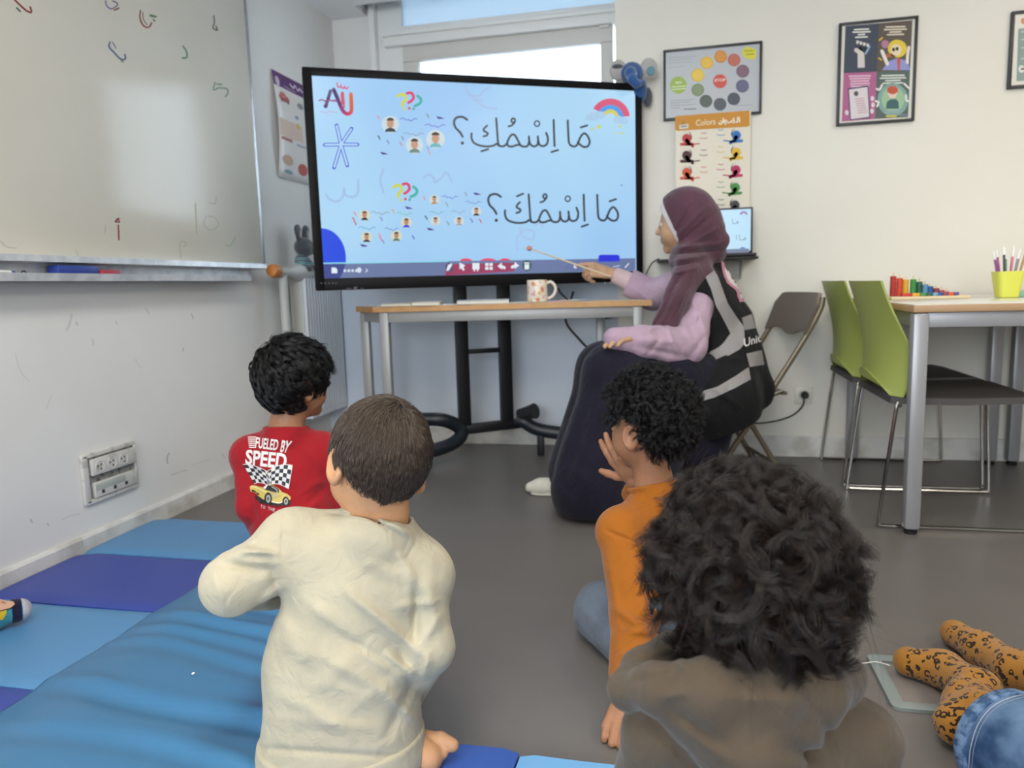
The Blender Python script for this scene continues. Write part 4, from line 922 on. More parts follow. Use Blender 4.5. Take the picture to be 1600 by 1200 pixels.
MB().tube(catmull([ony(x, y, 3.62) for x, y in ((1030, 404), (1018, 412), (1008, 432), (1003, 448), (1000, 470))], 6), 0.0035, 6).build('charging_cord', M_BLK, lp)

# ================================================================== brown folding chair
M_BRN = mat('brown_chair_metal', '6f635b', 0.4, metal=0.2); M_TAUPE = mat('taupe_steel_tube', '7d7361', 0.38, metal=0.5)
fc = thing('folding_chair', 'brown metal folding chair under the seated woman', 'chair', (0.33, 3.38, 0))
yn, yf = 3.17, 3.575
for y in (yn, yf):
    m = MB(); m.tube(catmull([V3(0.115, y, 0.008), V3(0.145, y, 0.06), V3(0.350, y, 0.365), V3(0.50, y, 0.60), V3(0.565, y, 0.72), V3(0.578, y, 0.775)], 6), 0.0115, 10)
    m.build('front_leg', M_TAUPE, fc); 
    s = 1 if y == yf else -1
    m = MB(); m.tube([V3(0.215, y-s*0.03, 0.385), V3(0.435, y-s*0.03, 0.022)], 0.0115, 10); l = m.build('rear_leg', M_TAUPE, fc)
    MB().tube([V3(0.425, y-s*0.03, 0.040), V3(0.442, y-s*0.03, 0.0105)], 0.015, 10).build('rubber_tip', M_BLK, l)
    m = MB(); m.tube([V3(0.42, y-s*0.012, 0.385), V3(0.355, y, 0.37), V3(0.22, y-s*0.03, 0.375)], 0.008, 8); m.build('side_link', M_CHROME, fc)
m = MB(); m.tube([V3(0.41, yn+0.03, 0.07), V3(0.41, yf-0.03, 0.07)], 0.008, 8); m.tube([V3(0.17, yn, 0.10), V3(0.17, yf, 0.10)], 0.008, 8); m.build('crossbar', M_TAUPE, fc)
sp_ = MB(); pl = [V3(0.13, 0, 0.418), V3(0.40, 0, 0.392), V3(0.445, 0, 0.384), V3(0.445, 0, 0.370), V3(0.13, 0, 0.395)]
sp_.prism([p+V3(0, yn+0.02, 0) for p in pl], V3(0, yf-yn-0.04, 0)); sp_.build('seat', M_BRN, fc, smooth=False)
# backrest: curved pressed-steel panel
NU, NV = 15, 9; V = []; Fc = []
for j in range(NV):
    v = j/(NV-1)
    for i in range(NU):
        u = -1+2*i/(NU-1)
        rr = max(0.0, abs(u)-0.80)/0.20
        zt = 0.792-0.045*rr**2; zb = 0.622-0.012*math.cos(u*6)+0.012*(abs(u) > 0.7)
        z = zb+(zt-zb)*v; x = 0.512+(z-0.62)*0.38+0.028*(1-u*u)
        V.append(V3(x, (yn+yf)/2+u*(yf-yn+0.02)/2, z))
off = len(V); V2 = [p+V3(-0.016+0.004*0, 0, 0.002) for p in V]; idx = lambda i, j: j*NU+i
for j in range(NV-1):
    for i in range(NU-1):
        Fc.append((idx(i, j), idx(i+1, j), idx(i+1, j+1), idx(i, j+1))); Fc.append((off+idx(i, j), off+idx(i, j+1), off+idx(i+1, j+1), off+idx(i+1, j)))
ring = [idx(i, 0) for i in range(NU)]+[idx(NU-1, j) for j in range(1, NV)]+[idx(i, NV-1) for i in range(NU-2, -1, -1)]+[idx(0, j) for j in range(NV-2, 0, -1)]
for a, b in zip(ring, ring[1:]+ring[:1]): Fc.append((a, b, b+off, a+off))
MB().add(V+V2, Fc).build('backrest', M_BRN, fc, smooth=40)
fc.rotation_euler = (0, 0, math.radians(15)); fc.location = (0.292, 3.385, 0)

# ================================================================== grey frame lying on the floor
fa = onz(1352, 1026, 0.004); fb = onz(1395, 1108, 0.004)
gf = thing('floor_frame', 'grey empty picture frame lying flat under the leopard sock', 'frame', (0.55, 1.6, 0))
x0_, x1_, y0_, y1_ = 0.419, 0.715, 1.490, 1.708; b_ = 0.026
def rrect(x0, x1, y0, y1, r, n=6):
    P = []
    for cx, cy, a in ((x1-r, y1-r, 0), (x0+r, y1-r, 90), (x0+r, y0+r, 180), (x1-r, y0+r, 270)):
        P += [(cx+r*math.cos(math.radians(a+90*k/n)), cy+r*math.sin(math.radians(a+90*k/n))) for k in range(n+1)]
    return P
o_ = rrect(x0_, x1_, y0_, y1_, 0.016); i_ = rrect(x0_+b_, x1_-b_, y0_+b_, y1_-b_, 0.004); n_ = len(o_)
V = [V3(x, y, 0.0003) for x, y in o_]+[V3(x, y, 0.0075) for x, y in o_]+[V3(x, y, 0.0085) for x, y in rrect(x0_+0.002, x1_-0.002, y0_+0.002, y1_-0.002, 0.015)]+[V3(x, y, 0.007) for x, y in i_]+[V3(x, y, 0.0003) for x, y in i_]
Fc = [(r*n_+k, r*n_+(k+1) % n_, (r+1)*n_+(k+1) % n_, (r+1)*n_+k) for r in range(4) for k in range(n_)]
MB().add(V, Fc).build('border', mat('grey_frame_plastic', '7f8885', 0.45), gf)
MB().box((x0_+b_-0.004, y0_+b_-0.004, 0.0002), (x1_-b_+0.004, y1_-b_+0.004, 0.0012)).build('backing', mat('grey_backing', '7d7671', 0.5), gf, smooth=False)
MB().tube(catmull([onz(1338, 1037, 0.006), onz(1352, 1036, 0.013), onz(1366, 1034, 0.014), onz(1378, 1036, 0.012), onz(1391, 1040, 0.010)], 5), 0.0012, 6).build('hanging_string', mat('white_string', 'd8d6d0', 0.7), gf)
# ================================================================== bodies and clothes: smooth distance fields meshed as one continuous skin
class S:
    def __init__(s, fn, lo, hi): s.fn = fn; s.lo = np.array(lo, float); s.hi = np.array(hi, float)
    def __call__(s, p): return s.fn(p)
def cone(a, b, ra, rb, flat=None, k=0.65):
    """tapered limb; flat = axis along which the section is thinner by k"""
    a = np.array(a, float); b = np.array(b, float); ba = b-a; l2 = ba@ba+1e-12
    def fn(p):
        pa = p-a
        if flat is not None:
            t0 = np.clip(pa@ba/l2, 0, 1)[:, None]; w = pa-t0*ba
            pa = pa + (w@flat)[:, None]*flat*(1/k-1)
        t = np.clip(pa@ba/l2, 0, 1)
        d = np.linalg.norm(pa-t[:, None]*ba, axis=1)-(ra+(rb-ra)*t)
        return d*(k*0.5+0.5) if flat is not None else d
    r = max(ra, rb)
    return S(fn, np.minimum(a, b)-r, np.maximum(a, b)+r)
def chain(pts, rs, flat=None, k=0.65, sm=0.02):
    return U(sm, *[cone(pts[i], pts[i+1], rs[i], rs[i+1], flat, k) for i in range(len(pts)-1)])
def ell(c, r, ax=None):
    c = np.array(c, float); r = np.array(r, float); A = np.eye(3) if ax is None else np.array(ax)
    def fn(p):
        q = (p-c)@A.T; k0 = np.linalg.norm(q/r, axis=1); k1 = np.linalg.norm(q/(r*r), axis=1)+1e-9
        return np.where(k0 < 1e-6, -r.min(), k0*(k0-1)/k1)
    e = np.sqrt(((A.T*r)**2).sum(1))
    return S(fn, c-e, c+e)
def U(k, *fs):
    def fn(p):
        d = fs[0](p)
        for f in fs[1:]:
            e = f(p); h = np.maximum(k-np.abs(d-e), 0)/max(k, 1e-6); d = np.minimum(d, e)-h*h*k*0.25
        return d
    return S(fn, np.min([f.lo for f in fs], 0)-k*0.3, np.max([f.hi for f in fs], 0)+k*0.3)
def SUB(a, b, k=0.004):
    def fn(p):
        d = a(p); e = -b(p); h = np.maximum(k-np.abs(d-e), 0)/k
        return np.maximum(d, e)+h*h*k*0.25
    return S(fn, a.lo, a.hi)
def CUT(a, pt, n, k=0.003):
    """keeps the side the normal n points away from"""
    pt = np.array(pt, float); n = nrm(n)
    def fn(p):
        d = a(p); e = (p-pt)@n; h = np.maximum(k-np.abs(d-e), 0)/k
        return np.maximum(d, e)+h*h*k*0.25
    return S(fn, a.lo, a.hi)
def GROW(a, r): return S(lambda p: a(p)-r, a.lo-r, a.hi+r)
def FOLDS(a, folds=(), noise=0.0, freq=22.0, seed=0, dirn=None):
    """folds: (p, q, width, height) ridges drawn across the cloth; noise: soft random crumple"""
    rs = np.random.default_rng(seed); W = [(rs.normal(size=3), rs.uniform(0, 6.28)) for _ in range(7)]
    P = np.array([RI, UP])
    def fn(p):
        d = a(p)
        if noise:
            near = np.abs(d) < 0.05; q = p[near]; w = q*freq; s = 0
            for i, (v, ph) in enumerate(W[:3]): w = w+0.5*np.sin(q@(v*freq*0.5)+ph)[:, None]*np.roll(v, 1)
            for v, ph in W[3:]:
                vv = v if dirn is None else v*0.35+np.asarray(dirn)*1.2*np.sign(v[0])
                s = s+np.abs(np.sin(w@vv*0.5+ph))
            d = d.copy(); d[near] += noise*(s/4-0.6)
        if folds:
            near = np.abs(d) < 0.06; q = p[near]; dd = np.zeros(len(q)); q2 = (q-CAM)@np.array([RI, UP, FW]).T
            pr = q2[:, :2]/q2[:, 2:3]
            for (u, v, wd, am) in folds:
                z = np.array([(u[0]-800)/F_PX, (600-u[1])/F_PX]); y = np.array([(v[0]-800)/F_PX, (600-v[1])/F_PX])
                ba = y-z; t = np.clip(((pr-z)@ba)/(ba@ba), 0, 1); e = np.linalg.norm(pr-z-t[:, None]*ba, axis=1)*F_PX
                dd += am*np.exp(-(e/wd)**2)*(0.04+0.96*np.sin(np.pi*np.clip(t*0.96+0.02, 0, 1))**0.8)
            d = d.copy(); d[near] -= dd
        return d
    return S(fn, a.lo-0.012, a.hi+0.012)
def ABOVE(f, z): return S(lambda p: np.maximum(f(p), z-p[:, 2]), f.lo, f.hi)
def neckline(a, base, top, r, h, drop=0.012):
    """opens a garment round the neck and leaves a ribbed band"""
    base = np.array(base, float); ax = nrm(np.array(top)-base); b0 = base-ax*0.03
    band = CUT(SUB(cone(b0, base+ax*0.05, r+0.020, r+0.008), cone(b0-ax*0.02, base+ax*0.07, r, r), 0.002), base+ax*h, ax)
    hole = cone(base-ax*drop, base+ax*0.20, r, r+0.03)
    return SUB(U(0.010, a, CUT(cone(b0, base+ax*0.05, r+0.020, r+0.008), base+ax*h, ax)), hole, 0.003)
_CORN = np.array([(0, 0, 0), (1, 0, 0), (0, 1, 0), (1, 1, 0), (0, 0, 1), (1, 0, 1), (0, 1, 1), (1, 1, 1)])
_EDG = [(0, 1), (2, 3), (4, 5), (6, 7), (0, 2), (1, 3), (4, 6), (5, 7), (0, 4), (1, 5), (2, 6), (3, 7)]
def surface(f, h):
    B = 8; lo = f.lo-2.5*h; nb = np.ceil((f.hi-f.lo+5*h)/(h*B)).astype(int)+1; n = nb*B
    bi = np.stack(np.meshgrid(*[np.arange(k) for k in nb], indexing='ij'), -1).reshape(-1, 3)
    ctr = lo+(bi*B+(B-1)/2)*h
    dc = np.concatenate([f(ctr[i:i+60000]) for i in range(0, len(ctr), 60000)])
    G = np.repeat(np.repeat(np.repeat(dc.reshape(nb).astype(np.float32), B, 0), B, 1), B, 2)
    near = bi[np.abs(dc) < 1.6*6.1*h+0.012]
    loc = np.stack(np.meshgrid(*[np.arange(B)]*3, indexing='ij'), -1).reshape(-1, 3)
    for i in range(0, len(near), 120):
        ids = (near[i:i+120, None, :]*B+loc[None]).reshape(-1, 3)
        G[ids[:, 0], ids[:, 1], ids[:, 2]] = f(lo+ids*h)
    s = G < 0
    a = s[:-1, :-1, :-1]; cnt = np.zeros(a.shape, np.int8)
    for c in _CORN: cnt += s[c[0]:n[0]-1+c[0], c[1]:n[1]-1+c[1], c[2]:n[2]-1+c[2]]
    idx = np.argwhere((cnt > 0) & (cnt < 8))
    val = np.stack([G[idx[:, 0]+c[0], idx[:, 1]+c[1], idx[:, 2]+c[2]] for c in _CORN], 1)
    acc = np.zeros((len(idx), 3)); num = np.zeros(len(idx))
    for i, j in _EDG:
        va, vb = val[:, i], val[:, j]; cr = (va < 0) != (vb < 0)
        t = np.where(cr, va/np.where(cr, va-vb, 1), 0)
        acc += np.where(cr[:, None], _CORN[i]+t[:, None]*(_CORN[j]-_CORN[i]), 0); num += cr
    verts = lo+(idx+acc/num[:, None])*h
    vid = np.full(n, -1, np.int32); vid[idx[:, 0], idx[:, 1], idx[:, 2]] = np.arange(len(idx))
    F = []
    for ax in range(3):
        o = [(0, 1, 2), (1, 2, 0), (2, 0, 1)][ax]
        sl0 = [slice(1, n[k]-1) for k in range(3)]; sl0[ax] = slice(0, n[ax]-1); sl1 = list(sl0); sl1[ax] = slice(1, n[ax])
        A = s[tuple(sl0)]; Bq = s[tuple(sl1)]
        e = np.argwhere(A != Bq); fl = A[e[:, 0], e[:, 1], e[:, 2]]
        e = e+np.array([0 if k == ax else 1 for k in range(3)])
        u = np.zeros(3, int); v = np.zeros(3, int); u[o[1]] = 1; v[o[2]] = 1
        g = lambda w: vid[w[:, 0], w[:, 1], w[:, 2]]
        q = np.stack([g(e-u-v), g(e-v), g(e), g(e-u)], 1); q[~fl] = q[~fl][:, ::-1]; F.append(q)
    F = np.concatenate(F); F = F[(F >= 0).all(1)]
    return verts, F
def sdf(name, f, h, m, parent, label=None):
    v, F = surface(f, h)
    o = link_mesh(name, v, F, m, parent, smooth=True)
    if label: o['label'] = label
    return o

# ------------------------------------------------------------------ body building blocks
FH = nrm(FW*V3(1, 1, 0))
def heading(deg, pitch=0.0):
    """unit direction turned deg to the left of the camera's forward, pitched up"""
    a = math.radians(deg); c, s = math.cos(a), math.sin(a); p = math.radians(pitch)
    h = V3(FH[0]*c-FH[1]*s, FH[0]*s+FH[1]*c, 0)
    return h*math.cos(p)+ZU*math.sin(p)
def frame_of(fwd, roll=0.0):
    f = nrm(fwd); r = nrm(np.cross(f, ZU)); u = np.cross(r, f); a = math.radians(roll)
    r2 = r*math.cos(a)+u*math.sin(a); return r2, f, np.cross(r2, f)      # right, forward, up
def head(c, fr, s=1.0):
    r, f, u = fr; c = np.array(c, float); L = lambda x, y, z: c+(r*x+f*y+u*z)*s
    A = np.array([r, f, u]); E = lambda p, q: ell(L(*p), np.array(q)*s, A)
    d = U(0.03*s, E((0, -0.004, 0.012), (0.072, 0.088, 0.083)), E((0, 0.030, -0.040), (0.056, 0.058, 0.066)))
    d = U(0.02*s, d, cone(L(0, 0.055, -0.085), L(0, 0.066, -0.094), 0.024*s, 0.017*s), E((0.036, 0.050, -0.045), (0.026, 0.026, 0.03)), E((-0.036, 0.050, -0.045), (0.026, 0.026, 0.03)))
    d = SUB(d, U(0.001, ell(L(0.031, 0.096, -0.006), np.array((0.017, 0.018, 0.012))*s, A), ell(L(-0.031, 0.096, -0.006), np.array((0.017, 0.018, 0.012))*s, A)), 0.012*s)
    d = U(0.008*s, d, cone(L(0, 0.084, 0.004), L(0, 0.101, -0.030), 0.0055*s, 0.0085*s), cone(L(-0.010, 0.088, -0.033), L(0.010, 0.088, -0.033), 0.007*s, 0.007*s))
    d = U(0.006*s, d, E((0, 0.082, -0.057), (0.021, 0.009, 0.0055)), E((0, 0.081, -0.067), (0.018, 0.009, 0.006)), E((0.031, 0.082, -0.012), (0.014, 0.008, 0.004)), E((-0.031, 0.082, -0.012), (0.014, 0.008, 0.004)))
    for sx in (-1, 1):
        ra = nrm(r*sx*0.86-f*0.5); fa = nrm(np.cross(u, ra))*1.0; Ae = np.array([ra, fa, u])
        ear = ell(L(sx*0.077, -0.008, -0.020), np.array((0.0085, 0.019, 0.031))*s, Ae)
        ear = SUB(ear, ell(L(sx*0.077, -0.004, -0.018)+ra*0.008*s, np.array((0.007, 0.012, 0.021))*s, Ae), 0.004*s)
        d = U(0.006*s, d, ear, ell(L(sx*0.073, -0.002, -0.045), np.array((0.006, 0.009, 0.009))*s, Ae))
    return d
def eyes(c, fr, s, parent, iris='3a2618'):
    r, f, u = fr
    for sx in (-1, 1):
        p = np.array(c)+(r*0.029*sx+f*0.0712-u*0.006)*s
        e = MB().ball(p, 0.0108*s, 0, 3).build('eye', mat('eye_white', 'e6e1da', 0.2), parent, smooth=True)
        MB().ball(p+f*0.0050*s, np.array((0.0058, 0.0070, 0.0058))*s, 0, 2, np.array([r, f, u])).build('iris', mat('iris_'+iris, iris, 0.1), e, smooth=True)
def hand(w, d, n, side, L, curl=(10, 20, 15), thumb=35, spread=6, curls=None, tn=0.25):
    """w wrist, d finger direction, n palm normal, side thumb side; returns a field"""
    d = nrm(d); n = nrm(n-d*np.dot(n, d)); side = nrm(side-d*np.dot(side, d)-n*np.dot(side, n)); w = np.array(w, float)
    P = 0.50*L; parts = []
    pal = U(0.006, cone(w, w+d*P*0.35, 0.155*L, 0.19*L, n, 0.6), *[cone(w+d*P*0.25+side*o*0.30*L*0.8, w+d*P*0.97+side*o*0.42*L*0.9, 0.075*L, 0.068*L, n, 0.9) for o in (0.5, 0.17, -0.17, -0.5)])
    for i, (o, fl) in enumerate(((0.5, 0.43), (0.17, 0.48), (-0.17, 0.45), (-0.5, 0.35))):
        p = w+d*P*(0.98 if i in (1, 2) else 0.92)+side*o*0.40*L*0.9; sp = math.radians(spread)*o*2
        dd = nrm(d*math.cos(sp)+side*math.sin(sp)); th = 0; pts = [p]; cs = curls[i] if curls else curl
        for q, (ln, cu) in enumerate(zip((0.46, 0.30, 0.24), cs)):
            th += math.radians(cu); p = p+(dd*math.cos(th)+n*math.sin(th))*fl*L*ln; pts.append(p)
        r0 = (0.058, 0.060, 0.057, 0.050)[i]*L
        parts.append(chain(pts, [r0*1.05, r0, r0*0.93, r0*0.78], sm=0.002))
    t0 = w+d*P*0.22+side*0.12*L+n*0.03*L; a = math.radians(thumb)
    td = nrm(d*math.cos(a)+side*math.sin(a)+n*tn); t1 = t0+td*0.20*L; td2 = nrm(td+d*0.35+n*0.05); t2 = t1+td2*0.17*L; t3 = t2+nrm(td2+d*0.1)*0.13*L
    parts.append(chain([t0, t1, t2, t3], [0.095*L, 0.075*L, 0.066*L, 0.052*L], sm=0.006))
    return U(0.0045, U(0.008, pal, *parts[:4]) if False else U(0.0035, pal, *parts[:4]), parts[4])
def foot(heel, toe, up, L, side):
    """bare foot with five toes"""
    d = nrm(np.array(toe)-np.array(heel)); up = nrm(up-d*np.dot(up, d)); side = nrm(np.cross(d, up))*side; h = np.array(heel, float)
    f = U(0.02, ell(h+d*0.10*L+up*0.02, (0.035, 0.03, 0.03)), cone(h+d*0.12*L+up*0.012, h+d*0.70*L, 0.030, 0.026), cone(h+d*0.15*L+up*0.03, h+d*0.5*L+up*0.01, 0.03, 0.024))
    tl = []
    for i, o in enumerate((0.55, 0.25, 0.0, -0.24, -0.46)):
        b = h+d*L*(0.74-0.04*i)+side*o*0.062; t = b+d*L*(0.17-0.02*i)-up*0.004
        tl.append(cone(b, t, 0.0125-0.0008*i if i else 0.0145, 0.0095-0.0006*i if i else 0.012)); tl.append(cone(h+d*0.55*L+side*o*0.045, b, 0.017, 0.012))
    return U(0.004, f, *tl[0::2], *tl[1::2])

# ------------------------------------------------------------------ hair
def hair_mat(name, c, rough=0.42, spec=0.22):
    m = mat(name, c, rough, spec=spec)
    return m
def strands(name, paths, radius, m, parent):
    """paths (N, K, 3) in world space -> one hair object"""
    N_, K = paths.shape[:2]; cu = bpy.data.hair_curves.new(name); cu.add_curves([K]*N_)
    P = (paths.reshape(-1, 3)-origin_of(parent)).astype(np.float32)
    cu.attributes['position'].data.foreach_set('vector', P.ravel())
    r = cu.attributes.get('radius') or cu.attributes.new('radius', 'FLOAT', 'POINT')
    r.data.foreach_set('value', np.tile(radius*np.linspace(1, 0.35, K), N_).astype(np.float32))
    cu.materials.append(m); o = bpy.data.objects.new(name, cu); COL.objects.link(o); o.parent = parent; return o
def scalp(n, c, fr, rad, keep):
    """roots and normals on the scalp where keep(x, y, z) of the unit direction (right, forward, up) holds"""
    A = np.array(fr); out = np.zeros((0, 3))
    while len(out) < n:
        v = RNG.normal(size=(n*3, 3)); v /= np.linalg.norm(v, axis=1)[:, None]; out = np.concatenate([out, v[keep(v[:, 0], v[:, 1], v[:, 2])]])
    v = out[:n]; q = v*rad; nn = v/rad; nn /= np.linalg.norm(nn, axis=1)[:, None]
    return np.array(c)+q@A, nn@A, v
def perp(n):
    e = np.cross(n, np.array([0.3, 0.5, 0.81])); e /= np.linalg.norm(e, axis=1)[:, None]; return e, np.cross(n, e)
def curls(n, per, c, fr, rad, keep, length, hel, turns, droop, jit, K=26, ease=0.5, sweep=None, flat=0.0):
    R, Nn, v = scalp(n, c, fr, rad, keep); t = np.linspace(0, 1, K)
    Ls = length*RNG.uniform(0.65, 1.25, n); ph = RNG.uniform(0, 6.28, n); tr = turns*RNG.uniform(0.7, 1.3, n)*RNG.choice([-1, 1], n); hr = hel*RNG.uniform(0.6, 1.35, n)
    tang = RNG.normal(size=(n, 3)); tang -= (tang*Nn).sum(1)[:, None]*Nn; tang /= np.linalg.norm(tang, axis=1)[:, None]
    if sweep is not None: tang = tang*0.5+sweep(R, Nn)
    out = []
    for k in range(per):
        root = R+RNG.normal(size=(n, 3))*jit; L_ = Ls*RNG.uniform(0.85, 1.1, n)
        a = (ph[:, None]+RNG.normal(size=(n, 1))*0.14)+tr[:, None]*6.28*t[None]
        dirn = Nn*(1-flat)+tang*(ease)
        base = root[:, None]+dirn[:, None]*(L_[:, None]*t)[..., None]+tang[:, None]*(L_[:, None]*0.35*t**2)[..., None]-ZU*(droop*L_[:, None]*t**2)[..., None]
        e1, e2 = perp(nrm_rows(dirn)); ramp = (np.minimum(t*3, 1)*hr[:, None]*RNG.uniform(0.85, 1.15, (n, 1)))
        out.append(base+e1[:, None]*(np.cos(a)*ramp)[..., None]+e2[:, None]*(np.sin(a)*ramp)[..., None])
    return np.concatenate(out)
def hug(n, c, fr, rad, keep, tangent, angle, lift, base, wave, nw, jit, per=1, K=12, tip=0.0):
    """strands that lie along the head: tangent(v) gives the flow in head axes on the unit sphere"""
    A = np.array(fr); _, _, v = scalp(n, c, fr, np.array(rad), keep); t = np.linspace(0, 1, K); out = []
    tg = tangent(v); tg = tg-(tg*v).sum(1)[:, None]*v; tg = nrm_rows(tg)
    an = angle(v)*RNG.uniform(0.75, 1.2, n); ph = RNG.uniform(0, 6.28, n); li = lift*RNG.uniform(0.5, 1.3, n); sd = np.cross(v, tg)
    wv = wave*RNG.uniform(0.5, 1.4, n)
    for k in range(per):
        vj = nrm_rows(v+RNG.normal(size=v.shape)*jit)
        d = vj[:, None]*np.cos(an[:, None]*t)[..., None]+tg[:, None]*np.sin(an[:, None]*t)[..., None]
        sw = np.sin(ph[:, None]+nw*6.28*t[None])*wv[:, None]*np.minimum(1, t*2.5)
        d = nrm_rows((d+sd[:, None]*sw[..., None]).reshape(-1, 3)).reshape(n, K, 3)
        h = base*np.minimum(1, t*4)+li[:, None]*np.sin(np.pi*np.minimum(1, t*1.05)*(0.85))+tip*t**2+np.cos(ph[:, None]+nw*6.28*t[None])*wv[:, None]*0.05
        out.append(np.array(c)+(d*(np.array(rad)+h[..., None]))@A)
    return np.concatenate(out)
def nrm_rows(a): return a/(np.linalg.norm(a, axis=1)[:, None]+1e-9)

def skin(name, c): return mat(name, c, 0.5, noise=(26, '%02x%02x%02x' % tuple(int(int(c[i:i+2], 16)*0.94) for i in (0, 2, 4)), 0.35, 0.65), spec=0.35)
def cloth(name, c, scale=700, st=0.35, dark=0.93, sheen=0.15, rough=0.85):
    if name in MATS: return MATS[name]
    m = mat(name, c, rough, noise=(9, '%02x%02x%02x' % tuple(int(int(c[i:i+2], 16)*dark) for i in (0, 2, 4)), 0.35, 0.65), bump=(scale, st), sheen=sheen, spec=0.2)
    # soft creases on top of the weave
    nt = m.node_tree; N = nt.nodes; L = nt.links; b = N['Principled BSDF']; fine = [x for x in N if x.type == 'BUMP'][0]; tc = [x for x in N if x.type == 'TEX_COORD'][0]
    t = N.new('ShaderNodeTexNoise'); t.inputs['Scale'].default_value = 24; t.inputs['Detail'].default_value = 4; t.inputs['Roughness'].default_value = 0.45; t.inputs['Distortion'].default_value = 0.8
    b2 = N.new('ShaderNodeBump'); b2.inputs['Strength'].default_value = 0.55; b2.inputs['Distance'].default_value = 0.010
    L.new(tc.outputs['Object'], t.inputs['Vector']); L.new(t.outputs['Fac'], b2.inputs['Height']); L.new(fine.outputs['Normal'], b2.inputs['Normal']); L.new(b2.outputs['Normal'], b.inputs['Normal'])
    return m
def prism_of(*p): return p
# ================================================================== mats on the floor
M_LB = mat('light_blue_vinyl', '558bb9', 0.42, bump=(700, 0.10), spec=0.4); M_DB = mat('dark_blue_vinyl', '37489a', 0.42, bump=(700, 0.10), spec=0.4); M_RB = mat('royal_blue_vinyl', '3658a8', 0.38, bump=(700, 0.10), spec=0.4); M_SB = mat('sky_blue_vinyl', '74aedf', 0.38, bump=(700, 0.10), spec=0.4)
wmat = thing('folding_mat', 'folding play mat of light and dark blue panels along the left wall', 'mat', (-1.6, 1.4, 0))
ys = [2.345, 1.977, 1.610, 1.225, 0.86, 0.49, 0.12]
def panel(name, x0, x1, y0, y1, zt, m, parent):
    b = bmesh.new(); bmesh.ops.create_grid(b, x_segments=14, y_segments=14, size=0.5); V = []; Fc = [[v.index for v in f.verts] for f in b.faces]
    b.verts.index_update(); co = [(v.co.x+0.5, v.co.y+0.5) for v in b.verts]; b.free()
    top = []; 
    for u, v in co:
        e = min(u, 1-u)*(x1-x0); g = min(v, 1-v)*(y1-y0); r = 0.010; dz = 0
        for q in (e, g):
            if q < r: dz -= r-math.sqrt(max(0, r*r-(r-q)**2))
        top.append(V3(x0+(x1-x0)*u, y0+(y1-y0)*v, zt+dz*0.7+0.002*math.sin(u*5+v*3)))
    bot = [V3(p[0], p[1], 0.0005) for p in top]; n = len(top); F2 = [list(f) for f in Fc]+[[i+n for i in f[::-1]] for f in Fc]
    ed = {}
    for f in Fc:
        for a, c in zip(f, f[1:]+f[:1]): ed[(a, c)] = 1
    for (a, c) in ed:
        if (c, a) not in ed: F2.append([c, a, a+n, c+n])
    return MB().add(top+bot, F2).build(name, m, parent, smooth=50)
for i in range(6):
    panel('mat_panel', WX+0.022, -1.0, ys[i+1]+0.0015, ys[i], 0.030, (M_LB, M_DB)[i % 2], wmat)
# loose vinyl sheet with folds lying over it
NU, NV = 90, 150; xa_, xb_, ya_, yb_ = -1.342, -0.61, 0.25, 1.93; V = []; Fc = []
wr = [(1.865, -0.07, .010), (1.80, -0.10, .012), (1.72, -0.12, .016), (1.665, -0.16, .013), (1.56, -0.2, .012), (1.50, -0.24, .011), (1.42, -0.18, .010), (1.235, -0.16, .024), (1.08, -0.1, .010), (0.9, -0.1, .012)]
for j in range(NV):
    v = j/(NV-1); y = ya_+(yb_-ya_)*v
    for i in range(NU):
        u = i/(NU-1); x = xa_+(xb_-(0.36*max(0.0, (y-1.25)/0.735))-xa_)*u
        z = 0.0335+0.040*math.sin(min(1.0, u*3.0)*math.pi/2)+0.012*math.sin(u*math.pi)*math.sin(y*2.2)
        if v > 0.93: z -= 0.03*((v-0.93)/0.07)**2*min(1, u*3)
        for k, (yc, sl, am) in enumerate(wr):
            yy = yc+sl*(x+1.342)+0.012*math.sin(9*x+k*2); q = (y-yy)
            z += am*math.exp(-(q/0.020)**2)*min(1, 0.25+u*3.2)*(0.55+0.45*math.sin(2+k+u*4))-am*0.55*math.exp(-((q+0.036)/0.026)**2)*min(1, u*3.2)
        if u > 0.84: z -= 0.05*((u-0.84)/0.16)**1.5
        V.append(V3(x+0.004*math.sin(y*23)*(1-u), y, max(z, 0.032)))
for j in range(NV-1):
    for i in range(NU-1): Fc.append((j*NU+i, j*NU+i+1, (j+1)*NU+i+1, (j+1)*NU+i))
sh = link_mesh('vinyl_mat_cover', V, Fc, mat('rumpled_blue_vinyl', '40769f', 0.38, bump=(900, 0.12), spec=0.4), None, smooth=True)
so = sh.modifiers.new('thickness', 'SOLIDIFY'); so.thickness = 0.004; so.offset = -1
tag(sh, 'rumpled light blue vinyl cover lying over the folding mat, left of the cream sweatshirt', 'mat cover')
p = onz(302, 1052, 0.085); tag(MB().ball(p, (0.003, 0.004, 0.002)).build('paper_crumb', mat('white_crumb', 'eef1f2', 0.8)), 'tiny white crumb on the rumpled blue vinyl cover', 'crumb')
smat = thing('play_mat', 'play mat of royal and sky blue panels, bottom centre, under the bare toes', 'mat', (-0.4, 0.7, 0))
panel('mat_panel', -0.655, -0.279, 0.2, 1.203, 0.030, M_RB, smat); panel('mat_panel', -0.276, 0.10, 0.2, 1.197, 0.030, M_SB, smat); panel('mat_panel', 0.102, 0.47, 0.2, 1.19, 0.030, M_RB, smat)

